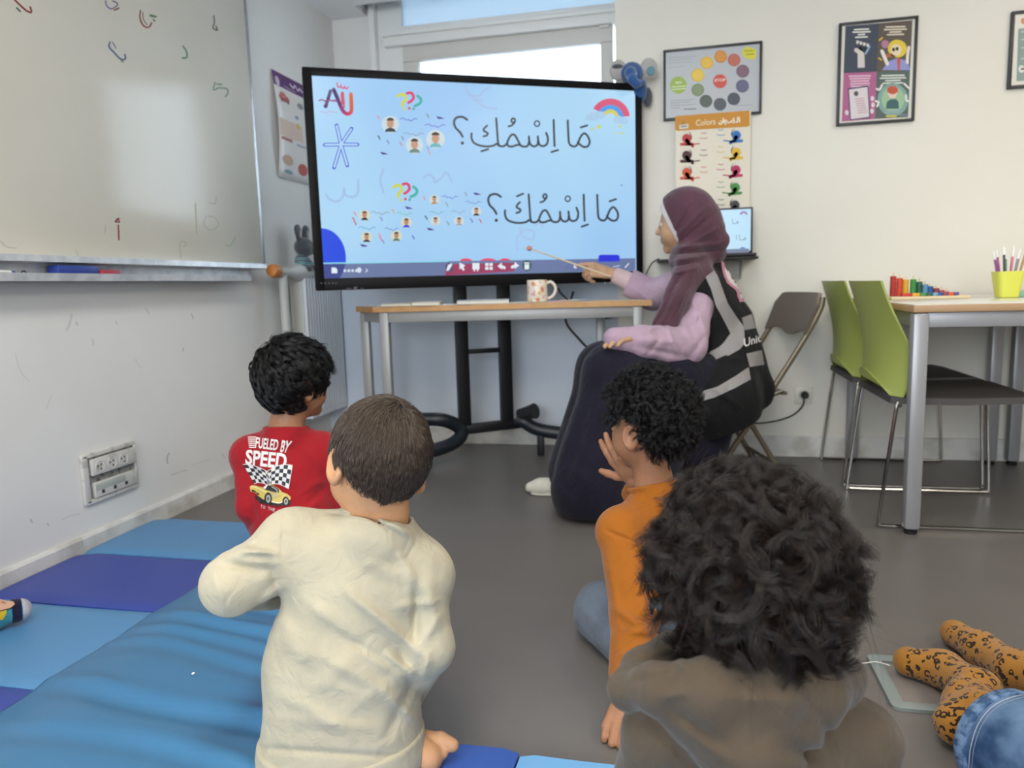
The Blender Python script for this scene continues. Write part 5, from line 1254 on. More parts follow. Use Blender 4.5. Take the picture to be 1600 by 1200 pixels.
# ================================================================== boy in the cream sweatshirt
def person(label, loc): return thing('person', label, 'person', loc)
SK_W = skin('fair_warm_skin', 'c9976f'); 
w_ = person('child in a cream sweatshirt with short brown hair, sitting with back turned', at(530, 1150, 1.24)*V3(1, 1, 0))
hc = at(594, 716, 1.235); hf = frame_of(heading(32, -14), -15)
bf = heading(8)
fT = onz(686, 1190, 0.046); fH = fT - heading(-118)*0.118 + ZU*0.010
neck = at(594, 800, 1.245); chest = at(566, 920, 1.27); belly = at(535, 1040, 1.28); pel = at(534, 1150, 1.28)
LS, RS = at(458, 852, 1.24), at(652, 900, 1.27); LE, RE = at(362, 914, 1.20), at(668, 1012, 1.26); LW, RW = at(432, 925, 1.40), at(632, 1095, 1.42)
LK = at(485, 1075, 1.62); RK = at(610, 1080, 1.60); LK[2] = RK[2] = 0.065
LA = at(470, 1190, 1.36); RA = fH*1.0; LA[2] = 0.05; RA[2] = 0.065
HL, HR = at(480, 1150, 1.29), at(585, 1155, 1.29)
body = U(0.012, head(hc, hf, 1.0), cone(neck, hc-hf[2]*0.05, 0.042, 0.040))
body = U(0.03, body, cone(neck, chest, 0.04, 0.085, bf, 0.7), cone(chest, belly, 0.095, 0.095, bf, 0.7), cone(belly, pel, 0.095, 0.105, bf, 0.75), cone(LS, RS, 0.04, 0.04))
body = U(0.02, body, chain([LS, LE, LW], [0.036, 0.030, 0.021]), chain([RS, RE, RW], [0.036, 0.030, 0.021]), chain([HL, LK, LA], [0.07, 0.048, 0.03]), chain([HR, RK, RA], [0.07, 0.048, 0.03]))
body = U(0.004, body, hand(LW, heading(-20, -25), heading(-60, -40), heading(-40, 40), 0.13), hand(RW, heading(25, -25), heading(60, -40), heading(40, 40), 0.13), foot(fH, fT, ZU*0.8-FH*0.6, 0.138, -1))
sdf('body', ABOVE(body, 0.0315), 0.0034, SK_W, w_); eyes(hc, hf, 1.0, w_)
torso = U(0.035, cone(neck-ZU*0.055, chest, 0.050, 0.112, bf, 0.72), cone(chest, belly, 0.122, 0.122, bf, 0.74), cone(belly, pel-ZU*0.03, 0.125, 0.142, bf, 0.78), cone(LS, RS, 0.050, 0.050), cone(neck-ZU*0.030, LS-ZU*0.004, 0.040, 0.048), cone(neck-ZU*0.034, RS-ZU*0.004, 0.040, 0.048), cone(LS+bf*0.0, chest, 0.055, 0.09, bf, 0.8), cone(RS, chest, 0.055, 0.09, bf, 0.8))
slv = U(0.02, chain([LS, LE, LW], [0.052, 0.044, 0.033]), chain([RS, RE, RW], [0.053, 0.043, 0.032]))
shirt = U(0.010, torso, slv)
shirt = neckline(shirt, neck-ZU*0.010, neck+ZU*0.1+bf*0.03+RI*0.045, 0.047, -0.001)
hem = at(528, 1190, 1.2)
shirt = CUT(shirt, V3(hem[0], hem[1], 0.062), -ZU)
FD = [((535, 918), (668, 1030), 9, .014), ((600, 1018), (655, 1066), 8, .012), ((560, 1010), (640, 1062), 10, .010), ((652, 905), (648, 1010), 7, -.012), ((668, 905), (684, 990), 9, .006), ((478, 1000), (600, 1060), 14, .005), ((640, 905), (560, 880), 12, .006), ((470, 1010), (640, 1100), 11, .009), ((520, 985), (648, 1060), 7, -.008), ((430, 1080), (560, 1150), 13, .007), ((600, 1085), (655, 1130), 7, .008), ((480, 940), (560, 1000), 12, .006), ((420, 985), (520, 1060), 12, .006), ((620, 860), (660, 930), 9, .007), ((660, 1035), (600, 1160), 8, -.006), ((400, 840), (372, 868), 6, .006), ((690, 960), (655, 1010), 8, .006),
      ((350, 872), (438, 880), 8, .008), ((366, 858), (430, 866), 6, .006), ((420, 858), (438, 935), 8, -.006), ((408, 948), (450, 905), 9, .006), ((330, 900), (380, 940), 16, .004), ((430, 960), (470, 1010), 12, .006), ((455, 1060), (650, 1100), 14, .004), ((420, 1120), (600, 1140), 10, .004),
      ((500, 801), (572, 806), 3, -.005), ((572, 806), (642, 846), 3, -.005), ((345, 868), (415, 862), 6, .009), ((352, 882), (425, 892), 6, -.009), ((365, 856), (440, 866), 5, .007), ((330, 885), (350, 945), 7, .004), ((400, 830), (445, 900), 8, .004), ((648, 850), (610, 812), 8, .005), ((565, 795), (640, 835), 5, .004), ((385, 1168), (668, 1186), 5, -.006), ((672, 1015), (660, 1060), 6, .006), ((445, 800), (440, 870), 3, -.004), ((610, 950), (690, 940), 8, .005), ((655, 1040), (520, 1125), 12, .004), ((500, 930), (470, 1060), 16, .005), ((585, 1000), (470, 1100), 14, .004)]
shirt = FOLDS(shirt, FD, 0.006, 16, 3)
M_CREAM = cloth('cream_sweatshirt', 'bcb39b', 800, 0.3)
sw = sdf('sweatshirt', shirt, 0.0034, M_CREAM, w_)
rb_ = CUT(CUT(GROW(U(0.035, cone(belly, pel-ZU*0.03, 0.125, 0.142, bf, 0.78)), 0.004), V3(0, 0, 0.098), ZU), V3(0, 0, 0.045), -ZU)
sdf('hem_band', FOLDS(rb_, (), 0.002, 30, 5), 0.0034, M_CREAM, sw)
tr_ = U(0.02, chain([HL, LK, LA+FH*0.03], [0.078, 0.062, 0.046]), chain([HR, RK, RA+FH*0.0], [0.078, 0.062, 0.050]), cone(pel, pel-ZU*0.02, 0.100, 0.100, bf, 0.85))
tr_ = S(lambda p, f=tr_: np.maximum(f(p), 0.012-p[:, 2]), tr_.lo, tr_.hi)
sdf('trousers', FOLDS(tr_, (), 0.006, 26, 4), 0.0045, cloth('pale_grey_jogging', 'b9bbbb'), w_)
def keep_w(x, y, z): return ~((y > 0.42) & (z < 0.55)) & ~((z < -0.30) & (y > -0.40)) & (z > -0.92+0.32*np.abs(x)) & ~((z < 0.02) & (y > 0.02)) & ~((z < 0.12) & (y > 0.26))
rad = np.array((0.0745, 0.0915, 0.0865)); hcc = np.array(hc)+hf[2]*0.011
cap = ell(hcc, rad+0.003, np.array(hf))
def capcut(cap, c, fr, keep, rad):
    A = np.array(fr)
    def fn(p):
        q = (p-c)@A.T; v = q/(rad); v = v/(np.linalg.norm(v, axis=1)[:, None]+1e-9)
        return np.where(keep(v[:, 0], v[:, 1], v[:, 2]), cap(p), np.maximum(cap(p), 0.006))
    return S(fn, cap.lo, cap.hi)
hw = sdf('hair', capcut(cap, hcc, hf, keep_w, rad), 0.0034, mat('brown_hair_base', '2a221c', 0.7), w_)
wh = nrm(V3(0.12, -0.60, 0.79))
def flow_w(v):
    tg = v-wh; tg = tg-(tg*v).sum(1)[:, None]*v; ds = np.linalg.norm(v-wh, axis=1)[:, None]; tg = nrm_rows(tg)
    low = np.clip((0.15-v[:, 2])/0.4, 0, 1)[:, None]
    return tg+np.cross(v, tg)*0.9*np.exp(-ds/0.45)+np.array([0, 0, -1.0])*low+RNG.normal(size=v.shape)*0.10
pth = hug(4600, hcc, hf, rad+0.001, keep_w, flow_w, lambda v: 0.36-0.24*np.clip(-v[:, 2]*1.3, 0, 1), 0.0045, 0.003, 0.03, 0.5, 0.022, 5, 7, 0.0005)
strands('hair_strands', pth, 0.00040, hair_mat('brown_hair', '45382d', 0.34, 0.5), hw)
# ================================================================== boy in the red shirt
SK_B = skin('tan_skin', 'a8785a')
r_ = person('child in a red top with a racing car printed on the back, black wavy hair', at(455, 880, 2.05)*V3(1, 1, 0))
hc = at(455, 597, 2.06); hf = frame_of(heading(-38, 4), 3); bf = heading(-8)
neck = at(446, 662, 2.07); chest = at(450, 740, 2.09); belly = at(456, 810, 2.08); pel = at(462, 875, 2.07)
LS, RS = at(391, 712, 2.07), at(506, 706, 2.09); LE, RE = at(393, 792, 2.05), at(520, 790, 2.12); LW, RW = at(420, 850, 2.16), at(500, 850, 2.22)
LK, RK = at(440, 850, 2.48), at(500, 850, 2.48); LK[2] = RK[2] = 0.10; LA, RA = at(440, 900, 2.24), at(500, 895, 2.24); LA[2] = RA[2] = 0.07
HL, HR = at(440, 868, 2.08), at(485, 866, 2.10)
body = U(0.012, head(hc, hf, 1.0), cone(neck-ZU*0.02, hc-hf[2]*0.05, 0.042, 0.041))
body = U(0.03, body, cone(neck, chest, 0.04, 0.085, bf, 0.7), cone(chest, belly, 0.095, 0.092, bf, 0.7), cone(belly, pel, 0.092, 0.098, bf, 0.75), cone(LS, RS, 0.038, 0.038))
body = U(0.02, body, chain([LS, LE, LW], [0.035, 0.030, 0.021]), chain([RS, RE, RW], [0.035, 0.030, 0.021]), chain([HL, LK, LA], [0.07, 0.048, 0.03]), chain([HR, RK, RA], [0.07, 0.048, 0.03]))
body = U(0.004, body, hand(LW, heading(-20, -10), heading(-90, -40), heading(-40, 40), 0.13), hand(RW, heading(20, -10), heading(60, -40), heading(30, 40), 0.13))
sdf('body', ABOVE(body, 0.034), 0.0040, SK_B, r_); eyes(hc, hf, 1.0, r_)
torso = U(0.03, cone(neck-ZU*0.05, chest, 0.052, 0.110, bf, 0.72), cone(chest, belly, 0.120, 0.112, bf, 0.74), cone(belly, pel-ZU*0.03, 0.114, 0.120, bf, 0.8), cone(LS, RS, 0.046, 0.046), cone(neck-ZU*0.036, LS-ZU*0.002, 0.040, 0.045), cone(neck-ZU*0.036, RS-ZU*0.002, 0.040, 0.045), cone(LS, chest, 0.05, 0.08, bf, 0.8), cone(RS, chest, 0.05, 0.08, bf, 0.8))
slv = U(0.02, chain([LS, LE, LW], [0.047, 0.039, 0.030]), chain([RS, RE, RW], [0.047, 0.041, 0.032]))
shirt = neckline(U(0.012, torso, slv), neck-ZU*0.012, neck+ZU*0.1+bf*0.02, 0.046, 0.004)
shirt = CUT(shirt, V3(0, 0, 0.065), -ZU)
FD = [((500, 780), (440, 830), 7, .008), ((505, 750), (470, 770), 6, .006), ((395, 690), (402, 760), 5, -.007), ((385, 740), (404, 800), 5, .006), ((480, 700), (505, 740), 6, .005), ((510, 760), (470, 800), 6, -.005), ((392, 770), (410, 815), 4, .006)]
M_RED = cloth('red_jersey', 'a01a24', 900, 0.2)
rs_ = sdf('top', FOLDS(shirt, FD, 0.003, 20, 8), 0.0038, M_RED, r_)
tr_ = U(0.02, chain([HL, LK, LA], [0.085, 0.062, 0.045]), chain([HR, RK, RA], [0.085, 0.062, 0.045]), cone(pel, pel-ZU*0.015, 0.105, 0.105, bf, 0.85))
tr_ = S(lambda p, f=tr_: np.maximum(f(p), 0.034-p[:, 2]), tr_.lo, tr_.hi)
sdf('trousers', FOLDS(tr_, (), 0.005, 26, 4), 0.005, cloth('dark_blue_trousers', '2b3350'), r_)
ft = U(0.02, cone(LA, LA+FH*0.13-ZU*0.02, 0.036, 0.03), cone(LA, LA+ZU*0.03, 0.035, 0.035)); ft2 = U(0.02, cone(RA, RA+FH*0.13-ZU*0.02, 0.036, 0.03), cone(RA, RA+ZU*0.03, 0.035, 0.035))
for q in (ft, ft2): sdf('sock', q, 0.005, cloth('navy_sock', '2a3050'), r_)
# print on the back
f = Flat(skin_map([rs_], 0.0010), paint, maxlen=3.0)
def P7(X, Y): return (360+X/5.717, 620+Y/5.717)
WT, BK, YE = 'e4dcd8', '16161a', 'cdb45c'
def q4(a, b, c, d): return [P7(*a), P7(*b), P7(*c), P7(*d)]
f.text('FUELED', q4((222, 458), (420, 480), (436, 384), (232, 362)), WT, 1, 0.025)
f.text('BY', q4((444, 492), (508, 502), (554, 396), (462, 388)), WT, 1, 0.025)
for k in range(6): f.stroke([P7(160+2*k, 362+18*k), P7(228-2*k, 362+18*k)], 1.6, WT, 1, 0)
f.text('SPEED', q4((132, 602), (492, 652), (512, 506), (142, 470)), WT, 1, 0.03)
def flag(o, flip):
    NX, NY = 6, 5
    for i in range(NX):
        for j in range(NY):
            def pt(u, v):
                if not flip: return (118+u*235+v*95*(1-u)+v*u*10, 602+u*80-u*(1-u)*90+v*175-u*v*55)
                return (330+u*225-v*(45*u)+v*10, 668-u*55-math.sin(u*3.1)*28+v*(120+90*u)-0)
            c = BK if (i+j) % 2 == 0 else ('dcd8d4' if (i+j) % 4 == 1 else 'cfcdd0')
            f.poly([P7(*pt(i/NX, j/NY)), P7(*pt((i+1)/NX, j/NY)), P7(*pt((i+1)/NX, (j+1)/NY)), P7(*pt(i/NX, (j+1)/NY))], c, 2)
    rim = [pt(k/10, 0) for k in range(11)]+[pt(1, k/6) for k in range(1, 7)]+[pt(k/10, 1) for k in range(9, -1, -1)]
    f.stroke([P7(*p) for p in rim], 0.9, WT, 3, 0)
flag(0, False); flag(0, True)
f.poly([P7(*p) for p in ((210, 892), (330, 880), (545, 940), (520, 972), (400, 975), (250, 945))], BK, 3)
f.poly([P7(*p) for p in ((176, 812), (186, 794), (240, 792), (312, 812), (336, 786), (390, 790), (440, 822), (466, 850), (510, 868), (538, 892), (540, 920), (480, 935), (440, 955), (350, 938), (300, 915), (250, 880), (190, 848))], YE, 4)
f.poly([P7(*p) for p in ((318, 826), (345, 786), (392, 794), (438, 826), (440, 856), (400, 852))], '24262a', 5); f.poly([P7(*p) for p in ((304, 806), (332, 780), (344, 784), (322, 822))], 'e6e2da', 5)
f.stroke([P7(380, 800), P7(420, 830), P7(426, 852)], 1.2, 'b9b6ae', 6); f.poly([P7(*p) for p in ((190, 830), (270, 862), (268, 880), (196, 850))], '2a2824', 5)
f.stroke([P7(186, 800), P7(260, 815), P7(330, 850)], 1.8, 'e2d79a', 5); f.stroke([P7(350, 930), P7(440, 948), P7(480, 930)], 1.6, 'e6e0c4', 5)
f.poly([P7(*p) for p in ((330, 850), (420, 862), (460, 888), (400, 910), (350, 900))], 'b9ab74', 5)
for X, Y, rx, ry in ((348, 908, 5.6, 9.6), (498, 934, 4.8, 7.4)): f.ell(*P7(X, Y), rx, ry, BK, 6); f.ell(*P7(X+4, Y+2), rx*0.6, ry*0.66, 'a5a29c', 7); f.ell(*P7(X+4, Y+2), rx*0.25, ry*0.3, '3a3a3a', 8)
for k, ch in enumerate('TO THE MAX'):
    if ch != ' ': f.text(ch, q4((272+22*k, 992+6*k), (288+22*k, 996+6*k), (290+22*k, 968+6*k), (274+22*k, 964+6*k)), 'd8c8c6', 1, 0.01)
f.build('back_print', rs_)
# black wavy hair
def keep_r(x, y, z): return ~((y > 0.40) & (z < 0.45)) & ~((z < -0.32) & (y > -0.30)) & (z > -0.72) & ~((z < -0.05) & (y > 0.0)) & ~((z < 0.0) & (y > -0.30) & (np.abs(x) > 0.6))
rad = np.array((0.0735, 0.089, 0.089)); hcc = np.array(hc)+hf[2]*0.020-hf[1]*0.000+RI*0.007
hr = sdf('hair', capcut(ell(hcc, rad+0.010, np.array(hf)), hcc, hf, keep_r, rad), 0.004, mat('black_hair_base', '0c0c0d', 0.6), r_)
hb = hair_mat('black_hair', '0b0a0b', 0.36, 0.35)
wh_r = nrm(V3(-0.1, -0.35, 0.93))
def flow_r(v):
    tg = v-wh_r; tg = nrm_rows(tg-(tg*v).sum(1)[:, None]*v); ds = np.linalg.norm(v-wh_r, axis=1)[:, None]
    return tg+np.cross(v, tg)*0.5*np.exp(-ds/0.6)+np.array([0, 0, -0.8])*np.clip((0.3-v[:, 2])/0.5, 0, 1)[:, None]+RNG.normal(size=v.shape)*0.22
strands('hair_strands', hug(430, hcc, hf, rad+0.009, keep_r, flow_r, lambda v: 0.62-0.30*np.clip(-v[:, 2]*1.3, 0, 1), 0.012, 0.004, 0.075, 0.9, 0.028, 30, 14, 0.003), 0.00060, hb, hr)
def keep_top(x, y, z): return (z > 0.72) & (y > -0.45)
strands('hair_tuft', curls(40, 34, hcc, hf, rad+0.01, keep_top, 0.026, 0.010, 0.8, 0.6, 0.004, 18, 1.1, None, 0.3), 0.00060, hb, hr)
def keep_f(x, y, z): return (y > 0.38) & (z > 0.30) & (z < 0.70)
strands('hair_fringe', curls(34, 34, hcc, hf, rad+0.008, keep_f, 0.030, 0.009, 0.9, 0.9, 0.005, 18, 0.7), 0.00060, hb, hr)

# ================================================================== boy in the orange sweatshirt
o_p = person('child in an orange sweatshirt with black curly hair, hand held to the cheek', at(1045, 1000, 1.74)*V3(1, 1, 0))
hc = at(1014, 662, 1.735); hf = frame_of(heading(40, -4), 0); bf = heading(20)
neck = at(1022, 756, 1.765); chest = at(1035, 850, 1.79); belly = at(1045, 925, 1.78); pel = at(1050, 990, 1.76); pel[2] = 0.095
LS, RS = at(970, 830, 1.70), at(1092, 818, 1.84); LE = at(990, 965, 1.585); LW = at(977, 1092, 1.445); LW[2] = 0.048
RE = at(1030, 880, 2.00); RW = at(992, 752, 1.86)
LK = at(944, 990, 1.80); LK[2] = 0.066; LA = at(996, 1066, 1.63); LA[2] = 0.046; RK = at(1150, 930, 1.98); RK[2] = 0.09; RA = at(1060, 985, 1.92); RA[2] = 0.05
HL, HR = at(1020, 985, 1.74), at(1085, 980, 1.82); HL[2] = HR[2] = 0.10
fd = at(945, 684, 1.845)-RW
hn = nrm(RI*0.75+FW*0.45-UP*0.35)
rh = hand(RW, fd, hn, -RI*0.85-UP*0.5-FW*0.25, 0.145, thumb=66, spread=3, tn=-0.15, curls=((4, 8, 6), (10, 10, 6), (16, 14, 8), (22, 16, 10)))
lh = hand(LW, nrm(-FH*0.75-RI*0.28-ZU*0.30), -ZU*0.9-FH*0.2, nrm(RI*0.9-ZU*0.1), 0.135, thumb=40, spread=4, curls=((18, 42, 40), (18, 44, 40), (18, 46, 40), (18, 46, 40)))
body = U(0.012, head(hc, hf, 1.0), cone(neck-ZU*0.02, hc-hf[2]*0.05, 0.043, 0.041))
body = U(0.03, body, cone(neck, chest, 0.04, 0.085, bf, 0.7), cone(chest, belly, 0.095, 0.092, bf, 0.7), cone(belly, pel, 0.092, 0.10, bf, 0.75), cone(LS, RS, 0.038, 0.038))
body = U(0.016, body, chain([LS, LE, LW], [0.036, 0.030, 0.021]), chain([RS, RE, RW], [0.036, 0.030, 0.022]), chain([HL, LK, LA], [0.07, 0.050, 0.032]), chain([HR, RK, RA], [0.07, 0.050, 0.032]))
body = U(0.004, body, rh, lh, foot(LA+nrm(bf)*0.02-ZU*0.01, LA+heading(-60)*0.1-ZU*0.02, ZU, 0.15, 1), foot(RA, RA+heading(40)*0.1-ZU*0.02, ZU, 0.15, 1))
sdf('body', ABOVE(body, 0.001), 0.0034, SK_B, o_p); eyes(hc, hf, 1.0, o_p)
torso = U(0.03, cone(neck-ZU*0.05, chest, 0.054, 0.108, bf, 0.74), cone(chest, belly, 0.116, 0.116, bf, 0.76), cone(belly, pel, 0.118, 0.128, bf, 0.8), cone(LS, RS, 0.046, 0.046), cone(neck-ZU*0.036, LS-ZU*0.002, 0.040, 0.045), cone(neck-ZU*0.036, RS-ZU*0.002, 0.040, 0.045), cone(LS, chest, 0.05, 0.08, bf, 0.8), cone(RS, chest, 0.05, 0.08, bf, 0.8))
lwr = LW+(LE-LW)*0.30
slv = U(0.02, chain([LS, LE, lwr], [0.052, 0.048, 0.040]), chain([RS, RE, RW+(RE-RW)*0.12], [0.05, 0.045, 0.038]))
slv = CUT(slv, lwr, LW-LE) if False else slv
rc2 = RW+(RE-RW)*0.10; rax = nrm(RW-RE)
cuff = SUB(CUT(cone(RW+(RE-RW)*0.3, rc2, 0.036, 0.043), rc2, rax), cone(RW+(RE-RW)*0.22, RW-(RE-RW)*0.1, 0.030, 0.042), 0.002)
shirt = neckline(U(0.010, torso, slv), neck-ZU*0.014, neck+ZU*0.1+bf*0.03-RI*0.01, 0.048, 0.016)
shirt = CUT(shirt, V3(0, 0, 0.055), -ZU)
FD = [((945, 828), (1000, 850), 2.5, -.004), ((1000, 852), (1012, 900), 2.5, -.004), ((1010, 905), (1020, 985), 6, -.010), ((960, 950), (1012, 985), 7, .007), ((975, 985), (1025, 990), 6, .006), ((1020, 920), (1000, 960), 7, .006), ((1010, 990), (1045, 960), 7, .006), ((985, 1010), (1030, 1000), 6, .005), ((950, 870), (965, 960), 8, .004), ((1040, 880), (1025, 930), 8, .004), ((968, 1020), (1000, 1035), 5, .005), ((965, 775), (1010, 768), 3, -.003)]
M_OR = cloth('orange_sweatshirt', 'a4601a', 800, 0.3)
osw = sdf('sweatshirt', FOLDS(shirt, [(a_, b_, w_2, h_*1.7) for a_, b_, w_2, h_ in FD], 0.005, 20, 12), 0.0034, M_OR, o_p)
sdf('cuff', cuff, 0.0028, M_OR, osw)
tr_ = U(0.02, chain([HL, LK, LA+(LK-LA)*0.12], [0.088, 0.070, 0.056]), chain([HR, RK, RA+(RK-RA)*0.15], [0.088, 0.068, 0.054]), cone(pel, pel, 0.112, 0.112))
tr_ = S(lambda p, f=tr_: np.maximum(f(p), 0.003-p[:, 2]), tr_.lo, tr_.hi)
cd = nrm(LA-LK); tr_ = SUB(CUT(tr_, V3(-9, -9, -9), V3(-1, 0, 0)) if False else tr_, cone(LA+cd*0.0, LA+cd*0.15, 0.042, 0.05), 0.003)
sdf('jeans', FOLDS(tr_, [((910, 950), (960, 1000), 6, .006), ((930, 945), (975, 1010), 5, .006), ((905, 975), (940, 1020), 6, .005)], 0.005, 26, 6), 0.004, cloth('washed_grey_jeans', '66717f', 900, 0.5, 0.82), o_p)
def keep_o(x, y, z): return ~((y > 0.42) & (z < 0.50)) & ~((z < -0.30) & (y > -0.30)) & (z > -0.80) & ~((z < -0.02) & (y > 0.04)) & ~((z < -0.10) & (y > -0.32) & (np.abs(x) > 0.55))
rad = np.array((0.077, 0.092, 0.090)); hcc = np.array(hc)+hf[2]*0.024+RI*0.006
ho = sdf('hair', capcut(ell(hcc, rad+0.012, np.array(hf)), hcc, hf, keep_o, rad), 0.004, mat('black_hair_base', '0c0c0d', 0.6), o_p)
strands('hair_strands', curls(1000, 16, hcc, hf, rad+0.006, keep_o, 0.026, 0.0066, 1.5, 0.18, 0.0016, 30, 0.7), 0.00046, hair_mat('black_curls', '0f0e10', 0.36, 0.35), ho)

# ================================================================== nearest child, brown curls, taupe hoodie
f_p = person('nearest child seen from behind, big brown curls and a taupe hoodie', at(1190, 1400, 0.95)*V3(1, 1, 0))
hc = at(1172, 905, 0.945); hf = frame_of(heading(6, -10), 2); bf = heading(4)
neck = at(1188, 1055, 0.965); neck[2] = min(neck[2], 0.40); chest = at(1190, 1190, 0.96); belly = V3(chest[0], chest[1]+0.0, 0.16); pel = V3(chest[0], chest[1]+0.01, 0.09)
LS, RS = at(1040, 1148, 0.935), at(1335, 1160, 0.95)
LE = V3(*(LS-RI*0.03+FH*0.03)); LE[2] = 0.14; RE = V3(*(RS+RI*0.05+FH*0.04)); RE[2] = 0.13
LW = LE+FH*0.17-ZU*0.03+RI*0.06; RW = RE+FH*0.17-ZU*0.02-RI*0.08
HL, HR = pel-RI*0.06, pel+RI*0.06; LK = pel+FH*0.22-RI*0.02; RK = pel+FH*0.22+RI*0.06; LK[2] = RK[2] = 0.085; LA = pel+FH*0.14+RI*0.03; RA = pel+FH*0.16+RI*0.0; LA[2] = 0.05; RA[2] = 0.05; RK = pel+FH*0.20+RI*0.16; RK[2] = 0.08; LK = pel+FH*0.20-RI*0.04; LK[2] = 0.08
body = U(0.012, head(hc, hf, 1.0), cone(neck-ZU*0.02, hc-hf[2]*0.05, 0.044, 0.041))
body = U(0.03, body, cone(neck, chest, 0.04, 0.085, bf, 0.7), cone(chest, belly, 0.09, 0.092, bf, 0.7), cone(belly, pel, 0.092, 0.095, bf, 0.75), cone(LS, RS, 0.036, 0.036))
body = U(0.016, body, chain([LS, LE, LW], [0.034, 0.030, 0.021]), chain([RS, RE, RW], [0.034, 0.030, 0.021]), chain([HL, LK, LA], [0.066, 0.046, 0.03]), chain([HR, RK, RA], [0.066, 0.046, 0.03]))
body = U(0.004, body, hand(LW, heading(-30, -10), heading(-60, -60), heading(-20, 40), 0.13), hand(RW, heading(30, -10), heading(60, -60), heading(20, 40), 0.13))
sdf('body', ABOVE(body, 0.033), 0.0040, skin('pale_brown_skin', 'b68a6c'), f_p); eyes(hc, hf, 1.0, f_p)
torso = U(0.03, cone(neck-ZU*0.045, chest, 0.060, 0.118, bf, 0.76), cone(chest, belly, 0.126, 0.124, bf, 0.78), cone(belly, pel, 0.124, 0.130, bf, 0.82), cone(LS, RS, 0.046, 0.046), cone(LS, chest, 0.05, 0.085, bf, 0.85), cone(RS, chest, 0.05, 0.085, bf, 0.85))
slv = U(0.02, chain([LS, LE, LW], [0.053, 0.048, 0.036]), chain([RS, RE, RW], [0.053, 0.048, 0.036]))
hood_l = chain([at(985, 1085, 0.93), at(1005, 1050, 0.955), at(1050, 1020, 1.00)], [0.022, 0.028, 0.030], sm=0.02)
hd = U(0.020, hood_l, chain([at(975, 1075, 0.925), at(1035, 1075, 0.885), at(1110, 1080, 0.86), at(1200, 1085, 0.855), at(1275, 1080, 0.88), at(1320, 1060, 0.95)], [0.022, 0.032, 0.035, 0.036, 0.034, 0.028], sm=0.02),
       chain([at(1090, 1110, 0.885), at(1170, 1160, 0.875), at(1240, 1120, 0.88)], [0.045, 0.055, 0.045], sm=0.03))
shirt = U(0.010, U(0.014, torso, slv), hd)
shirt = SUB(shirt, cone(neck-ZU*0.01, hc, 0.050, 0.075), 0.006)
shirt = CUT(shirt, V3(0, 0, 0.04), -ZU)
FD = [((1045, 1105), (1130, 1170), 10, -.007), ((1060, 1125), (1150, 1200), 12, .006), ((1020, 1090), (1080, 1080), 10, .006), ((1280, 1110), (1310, 1200), 10, -.008), ((1225, 1165), (1285, 1185), 12, -.012), ((1020, 1030), (1085, 1020), 8, -.010), ((1050, 1000), (1075, 1055), 7, .006), ((985, 1065), (1080, 1050), 7, -.006), ((1000, 1140), (1060, 1190), 14, .005), ((1360, 1120), (1420, 1180), 16, .005), ((1130, 1085), (1260, 1095), 14, .005)]
fsw = sdf('hoodie', FOLDS(shirt, FD, 0.006, 18, 21), 0.0034, cloth('taupe_hoodie', '54493c', 700, 0.3), f_p)
tr_ = U(0.02, chain([HL, LK, LA], [0.082, 0.062, 0.044]), chain([HR, RK, RA], [0.082, 0.062, 0.044]), cone(pel, pel, 0.108, 0.108))
tr_ = S(lambda p, f=tr_: np.maximum(f(p), 0.034-p[:, 2]), tr_.lo, tr_.hi)
sdf('trousers', tr_, 0.005, cloth('charcoal_trousers', '35363b'), f_p)
def keep_ff(x, y, z): return ~((y > 0.50) & (z < 0.45)) & ~((z < -0.45) & (y > -0.15)) & (z > -0.93) & ~((z < -0.10) & (y > 0.15))
rad = np.array((0.078, 0.095, 0.097)); hcc = np.array(hc)+hf[2]*0.012
hfm = sdf('hair', capcut(ell(hcc, rad+0.010, np.array(hf)), hcc, hf, keep_ff, rad), 0.004, mat('dark_brown_hair_base', '14100e', 0.6), f_p)
hm = hair_mat('dark_brown_curls', '221915', 0.36, 0.4)
strands('hair_strands', curls(640, 52, hcc, hf, rad, keep_ff, 0.041, 0.0150, 1.45, 0.30, 0.0022, 36, 0.9), 0.00036, hm, hfm)
strands('flyaway_hair', curls(90, 2, hcc, hf, rad, keep_ff, 0.074, 0.016, 0.9, 0.6, 0.003, 30, 0.8), 0.00022, hm, hfm)
# ================================================================== seated woman with headscarf, vest and long navy skirt, pointing
SK_T = skin('light_tan_skin', 'c39a78')
t_p = person('woman in a plum headscarf and black vest with grey bands, seated, pointing at the display', at(1110, 720, 3.05)*V3(1, 1, 0))
sT = 1.12
hc = at(1069, 346, 3.03); hf = frame_of(heading(64, -4), -2); bf = heading(66)
neck = at(1078, 408, 3.05); chest = at(1098, 480, 3.06); belly = at(1122, 560, 3.10); pel = at(1132, 606, 3.12)
LS, RS = at(1096, 452, 3.00), at(1072, 440, 3.20); LE = at(1076, 541, 2.85); LW = at(1003, 534, 2.76)
RE = at(1020, 456, 3.28); RW = at(955, 427, 3.30)
HL, HR = at(1118, 594, 3.00), at(1112, 590, 3.20); LK = at(958, 584, 2.80); RK = at(945, 578, 3.00); LA = at(935, 770, 2.76); RA = at(890, 748, 3.02)
LA[2] = 0.09; RA[2] = 0.075
pd = at(915, 416, 3.30)-RW
pt_tip = onplane(827, 388, T0+TN*0.015, TN); grip = at(922, 421, 3.28)
rh = hand(RW, nrm(at(915, 419, 3.29)-RW), nrm(-UP*0.6+FW*0.8), nrm(UP*0.8+FW*0.55), 0.178, thumb=25, spread=2, curls=((14, 12, 8), (46, 50, 30), (58, 62, 40), (66, 66, 40)))
